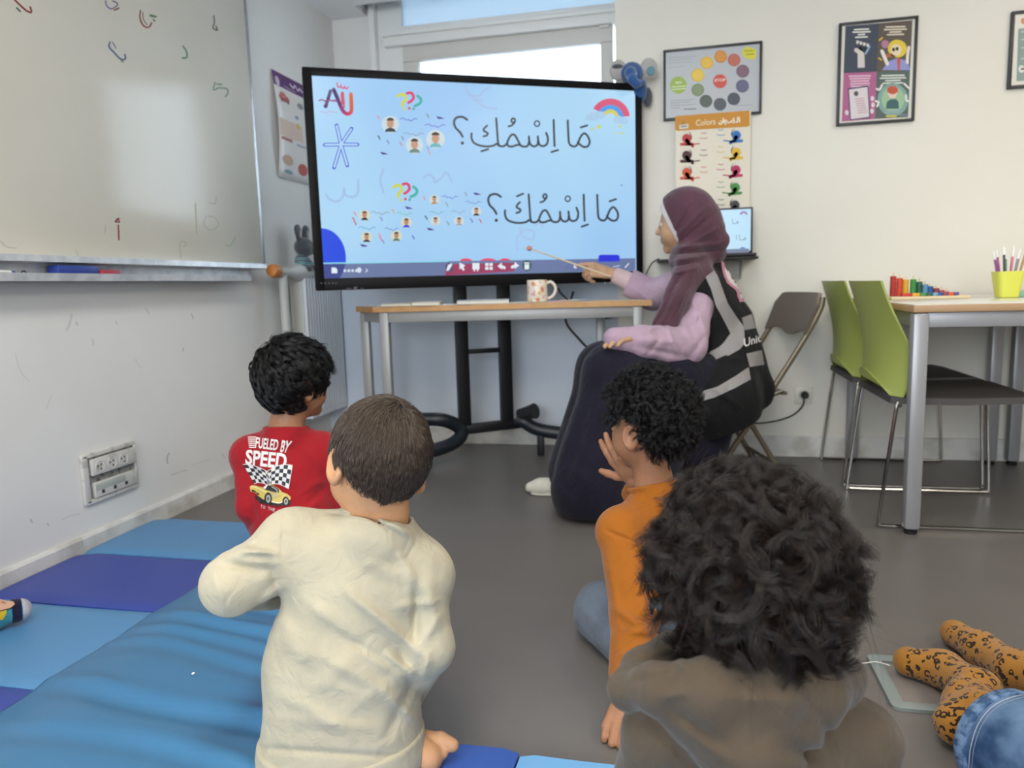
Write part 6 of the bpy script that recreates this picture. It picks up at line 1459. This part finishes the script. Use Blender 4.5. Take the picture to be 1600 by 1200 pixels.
lh = hand(LW, nrm(at(958, 526, 2.70)-LW), -ZU, nrm(FW), 0.172, thumb=30, spread=3, curl=(16, 22, 16))
body = U(0.012, head(hc, hf, sT), cone(neck-ZU*0.02, hc-hf[2]*0.05, 0.052, 0.050))
body = U(0.03, body, cone(neck, chest, 0.05, 0.105, bf, 0.7), cone(chest, belly, 0.115, 0.11, bf, 0.75), cone(belly, pel, 0.11, 0.125, bf, 0.8), cone(LS, RS, 0.048, 0.048))
body = U(0.02, body, chain([LS, LE, LW], [0.044, 0.036, 0.025]), chain([RS, RE, RW], [0.044, 0.036, 0.025]), chain([HL, LK, LA], [0.09, 0.062, 0.04]), chain([HR, RK, RA], [0.09, 0.062, 0.04]))
fdl = heading(80); body = U(0.02, body, cone(LA-ZU*0.04, LA+fdl*0.13-ZU*0.055, 0.036, 0.03), cone(RA-ZU*0.03, RA+fdl*0.13-ZU*0.045, 0.036, 0.03))
body = U(0.004, body, rh, lh)
sdf('body', body, 0.0042, SK_T, t_p); eyes(hc, hf, sT, t_p)
# lilac shirt with wide sleeves
torso = U(0.04, cone(neck-ZU*0.03, chest, 0.06, 0.125, bf, 0.72), cone(chest, belly, 0.135, 0.13, bf, 0.78), cone(belly, pel, 0.13, 0.14, bf, 0.82), cone(LS, RS, 0.056, 0.056))
sl_l = U(0.03, chain([LS, LE+ZU*0.005, LW, at(960, 529, 2.72)], [0.054, 0.068, 0.058, 0.040]), cone(LE-ZU*0.012, LE*0.5+LW*0.5-ZU*0.02, 0.052, 0.05))
rcut = RW+(RE-RW)*0.42
sl_r = CUT(chain([RS, RE-ZU*0.015, rcut-ZU*0.006], [0.066, 0.064, 0.062]), rcut, RW-RE)
sl_r = SUB(sl_r, cone(rcut+(RE-RW)*0.35, rcut+(RW-RE)*0.3, 0.044, 0.054), 0.003)
shirt = U(0.015, torso, sl_l, sl_r)
FD = [((1075, 455), (1110, 530), 5, .010), ((1055, 480), (1085, 540), 5, .009), ((1040, 500), (1060, 560), 4, .008), ((1100, 470), (1075, 520), 4, -.008), ((990, 540), (1080, 560), 5, -.010), ((1000, 530), (1060, 535), 5, .008), ((1035, 525), (1005, 560), 4, -.008), ((1105, 520), (1070, 570), 5, -.008), ((985, 445), (1020, 475), 4, .006), ((1000, 520), (1040, 505), 4, .007)]
M_LIL = cloth('lilac_cotton', 'b89db0', 900, 0.2)
tsh = sdf('shirt', FOLDS(shirt, FD, 0.006, 16, 31), 0.0045, M_LIL, t_p)
sdf('inner_sleeve', CUT(cone(rcut+(RE-RW)*0.1, RW, 0.042, 0.034), RW+(RE-RW)*0.06, RW-RE), 0.004, cloth('pale_pink_sleeve', 'd2b6b8', 900, 0.2), tsh)
# skirt
lap = U(0.05, cone(HL, LK, 0.112, 0.104), cone(HR, RK, 0.115, 0.104))
kn = lambda k, a, r0, r1: cone(k, a, r0, r1)
hL = at(925, 765, 2.74); hL[2] = 0.10; hR = at(905, 745, 2.96); hR[2] = 0.12; hB = at(1080, 700, 3.02); hB[2] = 0.16; hM = at(1000, 770, 2.84); hM[2] = 0.11
sk = U(0.07, lap, cone(LK, hL, 0.108, 0.155), cone(RK, hR, 0.105, 0.125), cone(HL*0.55+LK*0.45, hM, 0.12, 0.15), cone(HL-ZU*0.03, hB, 0.11, 0.14), cone(HR, hB+FH*0.10, 0.115, 0.13), cone(pel, HL*0.6+HR*0.4, 0.118, 0.118))
sk = CUT(sk, V3(0, 0, 0.022), -ZU)
FD = [((985, 560), (955, 790), 7, .018), ((950, 560), (900, 780), 6, .012), ((930, 600), (880, 760), 7, -.014), ((1000, 600), (985, 790), 8, -.016), ((1030, 620), (1040, 780), 8, .014), ((905, 640), (868, 740), 6, .012), ((870, 745), (905, 780), 5, -.012), ((880, 725), (930, 760), 6, .012), ((1110, 640), (1080, 720), 7, .012), ((1140, 650), (1100, 720), 6, -.012), ((940, 700), (900, 795), 5, .014), ((965, 690), (945, 800), 5, -.014)]
sdf('skirt', FOLDS(sk, [(a_, b_, w_2*1.7, h_*0.75) for a_, b_, w_2, h_ in FD], 0.010, 9, 33, None), 0.0055, cloth('navy_skirt', '1a1828', 900, 0.25, 0.9, 0.1), t_p)
# vest
vb = at(1172, 612, 3.05)
vest = U(0.05, cone(neck-ZU*0.045-bf*0.02, chest-bf*0.01, 0.075, 0.142, bf, 0.74), cone(chest-bf*0.01, belly-bf*0.012, 0.152, 0.158, bf, 0.84), cone(belly-bf*0.012, pel-bf*0.015-ZU*0.04, 0.160, 0.178, bf, 0.9), cone(LS+ZU*0.002, RS, 0.066, 0.066), cone(LS, chest, 0.066, 0.11, bf, 0.9), cone(belly-bf*0.08, pel-bf*0.125+ZU*0.0, 0.07, 0.075), cone(belly-bf*0.02, at(1118, 628, 2.98), 0.15, 0.165), cone(at(1118, 628, 2.98), at(1122, 650, 3.00), 0.165, 0.16))
vest = U(0.04, vest, cone(at(1112, 418, 3.06), at(1150, 500, 3.08), 0.050, 0.062), cone(at(1150, 500, 3.08), at(1172, 600, 3.08), 0.062, 0.07))
vest = CUT(CUT(vest, at(1120, 672, 2.98), nrm(-ZU+RI*0.35)), at(1046, 600, 2.95), nrm(-RI*1.0-ZU*0.25))
arm_l = U(0.02, cone(LS+(LE-LS)*0.26, LE, 0.058, 0.074), cone(LS+(LE-LS)*0.30+(LS-RS)*0.3, LE+(LS-RS)*0.3, 0.056, 0.074), cone(LE, LW, 0.078, 0.07))
vest = SUB(vest, arm_l, 0.006)
FD = [((1110, 600), (1160, 640), 6, .010), ((1125, 560), (1165, 560), 6, .008), ((1080, 600), (1110, 660), 6, .010), ((1140, 600), (1120, 660), 5, -.010), ((1175, 560), (1185, 630), 5, .006), ((1148, 430), (1170, 560), 6, .006)]
M_VEST = cloth('black_vest', '19191b', 900, 0.2, 0.9, 0.05)
vs = sdf('vest', FOLDS(vest, FD, 0.005, 12, 35), 0.0045, M_VEST, t_p)
f = Flat(skin_map([vs], 0.0018), lambda c: mat('vest_band_'+c, c, 0.55), maxlen=4.0)
def P9(X, Y): return (900+X/3.528, 270+Y/3.528)
GB = '8f8b8b'
def band(a, b):
    for i in range(len(a)-1): f.poly([P9(*a[i]), P9(*a[i+1]), P9(*b[i+1]), P9(*b[i])], GB, 1)
band([(585, 690), (595, 620), (620, 560), (660, 515), (700, 498), (745, 510), (780, 570), (835, 720), (880, 790), (925, 850)], [(600, 660), (625, 610), (655, 575), (690, 550), (705, 555), (720, 590), (742, 640), (775, 740), (850, 885), (815, 935)])
band([(925, 850), (930, 940), (900, 975), (840, 1010)], [(850, 885), (815, 935), (790, 960), (735, 990)])
band([(930, 945), (840, 1000), (740, 1045), (640, 1062), (520, 1075)], [(830, 930), (760, 985), (690, 1010), (600, 1015), (520, 1030)])
band([(962, 1140), (870, 1190), (760, 1240), (650, 1270), (560, 1290)], [(950, 1072), (880, 1120), (780, 1180), (660, 1215), (560, 1235)])
band([(912, 800), (976, 776)], [(928, 868), (998, 856)]); band([(938, 998), (1022, 978)], [(956, 1072), (1036, 1058)])
f.poly([P9(*p) for p in ((792, 424), (812, 430), (850, 500), (885, 560), (925, 640), (958, 700), (958, 712), (900, 712), (886, 650), (830, 610), (806, 540))], 'd7cfcf', 1)
f.stroke([P9(*p) for p in ((798, 428), (806, 500), (816, 560), (840, 610), (884, 648), (902, 700), (956, 700))], 4.2, 'bf7f97', 2)
f.stroke([P9(885, 540), P9(890, 600), P9(920, 610)], 1.6, '7c5a86', 2); f.stroke([P9(900, 560), P9(930, 650)], 1.2, 'b9a9b4', 2, 0); f.stroke([P9(912, 560), P9(940, 640)], 0.9, 'a997a8', 2, 0)
f.text('Unite', [P9(925, 962), P9(1040, 925), P9(1036, 885), P9(922, 915)], 'e2dede', 2, 0.012)
f.build('reflective_band', vs)
# headscarf
A = np.array(hf); hl = lambda x, y, z: hc+(hf[0]*x+hf[1]*y+hf[2]*z)
cap = U(0.03, ell(hl(0, -0.010, 0.022), (0.106, 0.124, 0.118), A), ell(hl(0, -0.034, -0.03), (0.106, 0.114, 0.108), A), cone(hl(0, -0.075, -0.035), hl(0, -0.138, -0.094), 0.088, 0.040))
wrap = U(0.03, cone(at(1077, 400, 3.03), at(1104, 396, 3.06), 0.076, 0.080, ZU, 0.8), cone(at(1078, 412, 3.01), at(1084, 432, 3.00), 0.078, 0.085))
cap = CUT(cap, hl(0, 0.034, 0), hf[1]*0.9-hf[2]*0.40, 0.008)
d0 = at(1070, 425, 2.96); d1 = at(1052, 470, 2.90); d2 = at(1030, 512, 2.86)
dr_ = U(0.03, chain([at(1072, 400, 3.0), d0, d1, d2], [0.07, 0.072, 0.068, 0.054], bf, 0.5, 0.02), chain([at(1082, 405, 2.97), at(1080, 430, 2.93), at(1066, 470, 2.88), at(1046, 516, 2.85)], [0.06, 0.058, 0.050, 0.036], bf, 0.6, 0.02))
dr_ = CUT(dr_, at(1030, 513, 2.87), -UP)
scarf = U(0.04, cap, wrap, dr_)
FD = [((1052, 375), (1108, 318), 4, .007), ((1056, 385), (1120, 330), 4, -.006), ((1060, 390), (1135, 350), 4, .006), ((1050, 388), (1130, 380), 4, .008), ((1046, 398), (1130, 390), 3, -.008), ((1045, 408), (1110, 398), 4, .008), ((1052, 360), (1080, 310), 4, .005), ((1046, 418), (1095, 408), 3, -.007), ((1050, 428), (1090, 418), 3.5, .007), ((1075, 425), (1030, 510), 3.5, .010), ((1066, 425), (1022, 510), 3, -.010), ((1085, 425), (1048, 510), 3, -.009), ((1062, 440), (1018, 508), 3, .008), ((1082, 440), (1055, 512), 3, .008), ((1060, 350), (1072, 395), 3, -.004)]
sdf('headscarf', FOLDS(scarf, [(a_, b_, w_2*0.85, h_*1.4) for a_, b_, w_2, h_ in FD], 0.003, 20, 41), 0.0042, cloth('plum_headscarf', '5a3a47', 900, 0.2, 0.88, 0.25), t_p)
us = CUT(U(0.02, ell(hl(0, 0.000, 0.018), (0.092, 0.112, 0.104), A), ell(hl(0, 0.02, -0.035), (0.080, 0.086, 0.090), A)), hl(0, 0.058, 0), hf[1]*0.9-hf[2]*0.40, 0.004)
sdf('underscarf', us, 0.004, cloth('white_underscarf', 'd8cfcc', 900, 0.15), t_p)
# white shoe
sh_ = U(0.02, cone(RA-ZU*0.035, RA+fdl*0.12-ZU*0.045, 0.042, 0.034), cone(RA-ZU*0.03, RA+ZU*0.01, 0.044, 0.042), cone(RA+fdl*0.12-ZU*0.045, RA+fdl*0.16-ZU*0.048, 0.034, 0.024))
sh_ = S(lambda p, f=sh_: np.maximum(f(p), 0.012-p[:, 2]), sh_.lo, sh_.hi)
ws_ = sdf('shoe', sh_, 0.0035, cloth('white_shoe', 'dcd6c8', 500, 0.15, 0.96), t_p)
so_ = U(0.02, cone(RA*V3(1, 1, 0)+ZU*0.008-fdl*0.02, RA*V3(1, 1, 0)+fdl*0.13+ZU*0.008, 0.042, 0.034)); so_ = S(lambda p, f=so_: np.maximum(np.maximum(f(p), 0.001-p[:, 2]), p[:, 2]-0.013), so_.lo, so_.hi)
sdf('sole', so_, 0.0035, mat('white_rubber_sole', 'd2ccbe', 0.6), ws_)
sh2 = U(0.02, cone(LA-ZU*0.05, LA+fdl*0.10-ZU*0.058, 0.042, 0.032)); sh2 = S(lambda p: np.maximum(sh2_f(p), 0.002-p[:, 2]), sh2.lo, sh2.hi) if False else sh2
sdf('shoe', sh2, 0.004, MATS['white_shoe'], t_p)
# pointer stick in her hand
pu = nrm(pt_tip-grip)
ps = thing('pointer_stick', 'thin pale pointer stick with a round tip held towards the display', 'pointer', grip)
MB().tube([grip-pu*0.10, grip, pt_tip], [0.0042, 0.0042, 0.003], 10).build('shaft', mat('pale_wood_stick', 'cdbb9c', 0.45), ps)
MB().ball(pt_tip, 0.0125, 0, 3).build('tip_ball', mat('pink_wooden_ball', 'c98a7c', 0.5), ps, smooth=True)

# ================================================================== child at the right edge: leopard socks and blue jeans
s_p = person('child at the right edge, only leopard-spotted socks and a blue jeans leg in view', V3(0.85, 1.3, 0))
t1 = onz(1420, 1034, 0.034); m1 = onz(1475, 1046, 0.040); a1 = onz(1528, 1080, 0.052); h1 = onz(1492, 1132, 0.046); k1 = onz(1600, 1180, 0.075); k1b = onz(1730, 1180, 0.10)
t2 = onz(1492, 990, 0.034); m2 = onz(1535, 1016, 0.038); a2 = onz(1590, 1050, 0.050); k2 = onz(1720, 1085, 0.085)
hp = V3(1.25, 1.25, 0.11)
legs = U(0.02, chain([t1, m1, a1], [0.026, 0.031, 0.034]), cone(a1, h1, 0.034, 0.030), chain([h1*0.4+a1*0.6, k1, k1b, hp], [0.036, 0.044, 0.055, 0.08]), chain([t2, m2, a2, k2, hp+V3(0, 0.12, 0)], [0.026, 0.031, 0.035, 0.05, 0.08]))
legs = U(0.04, legs, cone(hp+V3(0, 0.05, 0.02), hp+V3(0.02, 0.06, 0.28), 0.11, 0.09), cone(hp+V3(0.02, 0.06, 0.28), hp+V3(0.02, 0.06, 0.40), 0.05, 0.045))
s_h = hp+V3(0.02, 0.06, 0.49); s_f = frame_of(V3(-0.8, 0.6, 0))
sdf('body', ABOVE(U(0.012, legs, head(s_h, s_f, 1.0)), 0.001), 0.005, SK_B, s_p); eyes(s_h, s_f, 1.0, s_p)
def leopard():
    m = mat('leopard_knit', 'a06f2e', 0.9, bump=(900, 0.3), sheen=0.2, spec=0.15); nt = m.node_tree; N = nt.nodes; L = nt.links; b = N['Principled BSDF']
    tc = N.new('ShaderNodeTexCoord'); mp = N.new('ShaderNodeMapping'); nz = N.new('ShaderNodeTexNoise'); nz.inputs['Scale'].default_value = 60; nz.inputs['Detail'].default_value = 2
    mx = N.new('ShaderNodeVectorMath'); mx.operation = 'MULTIPLY_ADD'; mx.inputs[1].default_value = (0.012, 0.012, 0.012)
    L.new(tc.outputs['Object'], nz.inputs['Vector']); L.new(nz.outputs['Color'], mx.inputs[0]); L.new(tc.outputs['Object'], mx.inputs[2])
    v = N.new('ShaderNodeTexVoronoi'); v.inputs['Scale'].default_value = 62; L.new(mx.outputs[0], v.inputs['Vector'])
    r = N.new('ShaderNodeValToRGB'); e = r.color_ramp.elements; r.color_ramp.interpolation = 'CONSTANT'
    e[0].color = (0, 0, 0, 1); e[1].position = 0.22; e[1].color = (1, 1, 1, 1); x = e.new(0.47); x.color = (0, 0, 0, 1)
    L.new(v.outputs['Distance'], r.inputs['Fac'])
    n2 = N.new('ShaderNodeTexNoise'); n2.inputs['Scale'].default_value = 80; n2.inputs['Detail'].default_value = 1; L.new(tc.outputs['Object'], n2.inputs['Vector'])
    gt = N.new('ShaderNodeMath'); gt.operation = 'GREATER_THAN'; gt.inputs[1].default_value = 0.43; L.new(n2.outputs['Fac'], gt.inputs[0])
    mu = N.new('ShaderNodeMath'); mu.operation = 'MULTIPLY'; L.new(r.outputs['Color'], mu.inputs[0]); L.new(gt.outputs[0], mu.inputs[1])
    mc_ = N.new('ShaderNodeMix'); mc_.data_type = 'RGBA'; mc_.inputs['A'].default_value = lin('a06f2e')+[1]; mc_.inputs['B'].default_value = lin('2e2014')+[1]
    L.new(mu.outputs[0], mc_.inputs['Factor']); L.new(mc_.outputs['Result'], b.inputs['Base Color']); return m
M_LEO = leopard(); M_TOE = cloth('mustard_toe', 'a06e2a', 900, 0.4)
s1 = U(0.02, chain([t1, m1, a1], [0.030, 0.036, 0.040]), cone(a1, h1, 0.040, 0.036), chain([h1*0.4+a1*0.6, k1], [0.043, 0.052]))
o1 = sdf('sock', FOLDS(s1, [((1535, 1050), (1478, 1090), 8, -.005), ((1545, 1075), (1470, 1105), 7, .003)], 0.002, 40, 3), 0.003, M_LEO, s_p)
sdf('sock_toe', CUT(GROW(chain([t1, m1], [0.030, 0.036]), 0.001), t1+(m1-t1)*0.05, m1-t1), 0.003, M_TOE, o1)
s2 = chain([t2, m2, a2, k2], [0.030, 0.036, 0.041, 0.056])
o2 = sdf('sock', FOLDS(s2, (), 0.002, 40, 5), 0.003, M_LEO, s_p)
sdf('sock_toe', CUT(GROW(chain([t2, m2], [0.030, 0.036]), 0.001), t2+(m2-t2)*0.12, m2-t2), 0.003, M_TOE, o2)
c0 = onz(1545, 1135, 0.072); cdv = nrm(onz(1700, 1235, 0.085)-c0)
c0 = onz(1582, 1172, 0.085); c1 = onz(1776, 1262, 0.11)
jn = U(0.03, cone(c0-cdv*0.05, c1, 0.082, 0.10), cone(c1, hp, 0.10, 0.12), cone(hp, hp+V3(0, 0.1, 0), 0.13, 0.13), chain([k2*0.75+a2*0.25, hp+V3(0, 0.12, 0)], [0.075, 0.11]))
cq = c0-cdv*0.028
jn = SUB(CUT(jn, cq, -cdv), cone(c0-cdv*0.2, c0+cdv*0.03, 0.070, 0.066), 0.003)
jn = S(lambda p, f=jn: np.maximum(f(p), 0.002-p[:, 2]), jn.lo, jn.hi)
def denim():
    m = mat('faded_denim', '3f5f86', 0.9, bump=(1200, 0.5), spec=0.15); nt = m.node_tree; N = nt.nodes; L = nt.links
    tc = N.new('ShaderNodeTexCoord'); n1 = N.new('ShaderNodeTexNoise'); n1.inputs['Scale'].default_value = 14; n1.inputs['Detail'].default_value = 6
    r = N.new('ShaderNodeValToRGB'); e = r.color_ramp.elements; e[0].position = 0.36; e[0].color = lin('2d4768')+[1]; e[1].position = 0.68; e[1].color = lin('6c86a6')+[1]
    L.new(tc.outputs['Object'], n1.inputs['Vector']); L.new(n1.outputs['Fac'], r.inputs['Fac']); L.new(r.outputs['Color'], N['Principled BSDF'].inputs['Base Color']); return m
je = sdf('jeans', FOLDS(jn, (), 0.004, 22, 9), 0.0038, denim(), s_p)
hm_ = CUT(CUT(GROW(cone(c0-cdv*0.05, c1, 0.082, 0.10), 0.0045), cq-cdv*0.002, -cdv), cq+cdv*0.020, cdv)
hm_ = SUB(S(lambda p, f=hm_: np.maximum(f(p), 0.003-p[:, 2]), hm_.lo, hm_.hi), cone(c0-cdv*0.2, c0+cdv*0.1, 0.071, 0.071), 0.002)
sdf('jeans_hem', FOLDS(hm_, (), 0.0015, 60, 2), 0.003, mat('pale_worn_hem', '6d88a8', 0.9, noise=(60, '2f4a6c', 0.4, 0.6), bump=(500, 0.5)), je)
st_ = Flat(skin_map([je, bpy.data.objects['jeans_hem']], 0.0009), lambda c: mat('thread_'+c, c, 0.8), maxlen=3.0)
st_.stroke([(1625, 1083), (1585, 1089), (1552, 1104), (1530, 1130), (1518, 1165), (1514, 1199)], 1.2, 'b4bdc4', 1); st_.stroke([(1620, 1087), (1588, 1093), (1557, 1107), (1535, 1133), (1523, 1167), (1519, 1199)], 0.9, '8f9cab', 1)
st_.build('stitching', je)
sdf('top', U(0.04, cone(hp+V3(0, 0.05, 0.04), hp+V3(0.02, 0.06, 0.28), 0.13, 0.105), cone(hp+V3(0.02, 0.06, 0.28), hp+V3(0.02, 0.06, 0.36), 0.07, 0.06)), 0.006, cloth('grey_top', '8a8a8c'), s_p)
rad = np.array((0.080, 0.096, 0.092)); hcc = s_h+V3(0, 0, 0.014)
sdf('hair', capcut(ell(hcc, rad+0.010, np.array(s_f)), hcc, s_f, keep_o, rad), 0.005, mat('black_hair_base', '0c0c0d', 0.6), s_p)

# ================================================================== child beyond the left edge: one patterned sock
k_p = person('child beyond the left edge, only a teal and navy patterned sock in view', V3(-2.0+0.25, 1.2, 0.03))
tz_ = 0.066
q0 = onz(30, 953, tz_); q1 = onz(-14, 962, tz_+0.004); q2 = onz(-75, 975, tz_+0.012); q3 = V3(-1.70, 1.10, 0.10); q4_ = V3(-1.55, 0.70, 0.13)
lg = chain([q0, q1, q2, q3, q4_], [0.024, 0.031, 0.034, 0.045, 0.075])
kb = U(0.04, lg, cone(q4_, q4_+ZU*0.30, 0.10, 0.085), cone(q4_+ZU*0.3, q4_+ZU*0.42, 0.045, 0.042)); kh = q4_+ZU*0.50; kf = frame_of(V3(0.3, 1, 0))
sdf('body', ABOVE(U(0.012, kb, head(kh, kf, 1.0)), 0.033), 0.005, SK_B, k_p); eyes(kh, kf, 1.0, k_p)
so1 = chain([q0, q1, q2], [0.028, 0.035, 0.039])
sk1 = sdf('sock', so1, 0.0028, cloth('teal_sock', '3f93a3', 900, 0.3), k_p)
ax_ = nrm(q1-q0)
tc_ = CUT(GROW(chain([q0, q1], [0.028, 0.035]), 0.0012), q0-ax_*0.004, ax_); sdf('sock_toe', tc_, 0.0026, cloth('pale_grey_toe', 'b9b6c0', 900, 0.3), sk1)
tb_ = CUT(CUT(GROW(chain([q0, q1], [0.028, 0.035]), 0.0009), q0-ax_*0.005, -ax_), q0+ax_*0.020, ax_); sdf('sock_band', tb_, 0.0026, cloth('navy_band', '1d1d3a', 900, 0.3), sk1)
f = Flat(skin_map([sk1], 0.0012), lambda c: mat('knit_'+c, c, 0.9), maxlen=1.5)
f.poly([(-10, 934), (8, 939), (20, 940), (24, 945), (16, 951), (4, 954), (-10, 957)], 'd3a78c', 1); f.poly([(-10, 958), (0, 955), (10, 952), (9, 960), (4, 968), (-10, 970)], 'cdb02f', 2)
f.stroke([(-10, 957), (4, 954), (16, 951), (24, 945)], 1.2, '1d1d2e', 3, 0); f.stroke([(2, 941), (8, 944)], 1.0, '8a5048', 2, 0)
f.build('knit_pattern', sk1)
sdf('trousers', ABOVE(U(0.03, chain([q3, q4_], [0.06, 0.09]), cone(q4_, q4_+ZU*0.02, 0.12, 0.12)), 0.033), 0.006, cloth('charcoal_trousers', '35363b'), k_p)
sdf('top', U(0.04, cone(q4_+ZU*0.02, q4_+ZU*0.30, 0.125, 0.10), cone(q4_+ZU*0.3, q4_+ZU*0.38, 0.06, 0.055)), 0.006, cloth('grey_top', '8a8a8c'), k_p)
hcc = kh+V3(0, 0, 0.014); sdf('hair', capcut(ell(hcc, rad+0.010, np.array(kf)), hcc, kf, keep_o, rad), 0.005, mat('black_hair_base', '0c0c0d', 0.6), k_p)

# ================================================================== soft toys
M_PLB = cloth('blue_plush', '2f5a96', 300, 0.8, 0.85, 0.5, 0.95); M_PLW = cloth('pale_plush', 'b5b2ae', 300, 0.8, 0.92, 0.5, 0.95); M_PLT = cloth('teal_velvet', '6f97a2', 300, 0.6, 0.9, 0.4); M_PLG = cloth('grey_plush', '585c63', 300, 0.8, 0.85, 0.5, 0.95)
dE = 3.37
ec = at(987, 115, dE); e_t = thing('plush_elephant', 'blue plush elephant with pale round ears on the top right corner of the display', 'soft toy', ec-ZU*0.05)
er, ef, eu = frame_of(-FH, 0); er = -er     # er = picture right
sc_ = dE/F_PX
bd = U(0.02, ell(ec, (0.052, 0.050, 0.050)), ell(ec+er*0.035+FH*0.05-UP*0.07, (0.045, 0.05, 0.06)))
trk = chain([at(985, 114, dE-0.05), at(988, 124, dE-0.07), at(994, 131, dE-0.068), at(1005, 129, dE-0.05)], [0.026, 0.020, 0.017, 0.012], sm=0.01)
eb = sdf('head', FOLDS(U(0.012, bd, trk), (), 0.001, 60, 2), 0.0032, M_PLB, e_t)
for nm, x, y in (('ear', 966, 110), ('ear', 1014, 107)):
    c = at(x, y, dE+0.0)
    o = sdf(nm, U(0.004, ell(c, (0.040, 0.014, 0.047), np.array([er, FH, ZU])), cone(c, ec, 0.012, 0.015)), 0.003, M_PLW, e_t)
    c2_ = at(x+(3 if x > 990 else -1), y+(4 if x > 990 else -6), dE-0.012); sdf('ear_lining', ell(c2_, (0.020, 0.008, 0.022) if x > 990 else (0.026, 0.007, 0.012), np.array([er, FH, ZU])), 0.0028, M_PLT if x > 990 else M_PLG, o)
for x, y in ((978, 116), (994, 115)): MB().ball(at(x, y, dE-0.052), 0.0045, 0, 2).build('eye', mat('bead_eye', 'd9d9d6', 0.15), e_t, smooth=True)
MB().ball(at(1012, 152, dE+0.07), (0.022, 0.022, 0.045), 0, 3).build('hanging_leg', M_PLG, e_t, smooth=True)
pc_ = at(466, 375, 3.62); pc_ = V3(-1.868, 3.545, 1.045)
g_t = thing('plush_toy', 'grey plush toy in a striped teal jumper sitting on the radiator', 'soft toy', V3(-1.868, 3.49, 0.958))
hd_ = V3(-1.862, 3.505, 1.085)
gh = U(0.012, ell(hd_, (0.048, 0.056, 0.050)), cone(hd_+V3(0.02, 0.03, -0.005), hd_+V3(0.045, 0.05, -0.015), 0.03, 0.022)); sdf('head', FOLDS(gh, (), 0.001, 60, 2), 0.0035, M_PLG, g_t)
for dy, dx in ((-0.045, -0.005), (0.03, 0.0)):
    o = sdf('ear', cone(hd_+V3(dx, dy*0.6, 0.03), hd_+V3(dx, dy, 0.085), 0.026, 0.028, V3(1, 0, 0), 0.5), 0.0035, M_PLG, g_t); sdf('ear_lining', ell(hd_+V3(dx+0.012, dy*0.9, 0.065), (0.006, 0.010, 0.022)), 0.003, M_PLW, o)
def stripes():
    m = mat('striped_knit', '7fb9b4', 0.95); nt = m.node_tree; N = nt.nodes; L = nt.links; tc = N.new('ShaderNodeTexCoord'); w = N.new('ShaderNodeTexWave'); w.bands_direction = 'Z'; w.inputs['Scale'].default_value = 14
    r = N.new('ShaderNodeValToRGB'); r.color_ramp.interpolation = 'CONSTANT'; e = r.color_ramp.elements; e[0].color = lin('5a8f93')+[1]; e[1].position = 0.4; e[1].color = lin('a9b9c0')+[1]; x = e.new(0.75); x.color = lin('4a5058')+[1]
    L.new(tc.outputs['Object'], w.inputs['Vector']); L.new(w.outputs['Fac'], r.inputs['Fac']); L.new(r.outputs['Color'], N['Principled BSDF'].inputs['Base Color']); return m
bj = U(0.02, ell(V3(-1.868, 3.49, 1.005), (0.036, 0.042, 0.045)), cone(V3(-1.868, 3.46, 1.02), V3(-1.835, 3.445, 0.985), 0.018, 0.015), cone(V3(-1.868, 3.52, 1.02), V3(-1.83, 3.535, 0.985), 0.018, 0.015)); sdf('jumper', bj, 0.0035, stripes(), g_t)
for y in (3.46, 3.525): sdf('leg', cone(V3(-1.868, y, 0.978), V3(-1.818, y, 0.974), 0.018, 0.017), 0.0035, M_PLG, g_t)
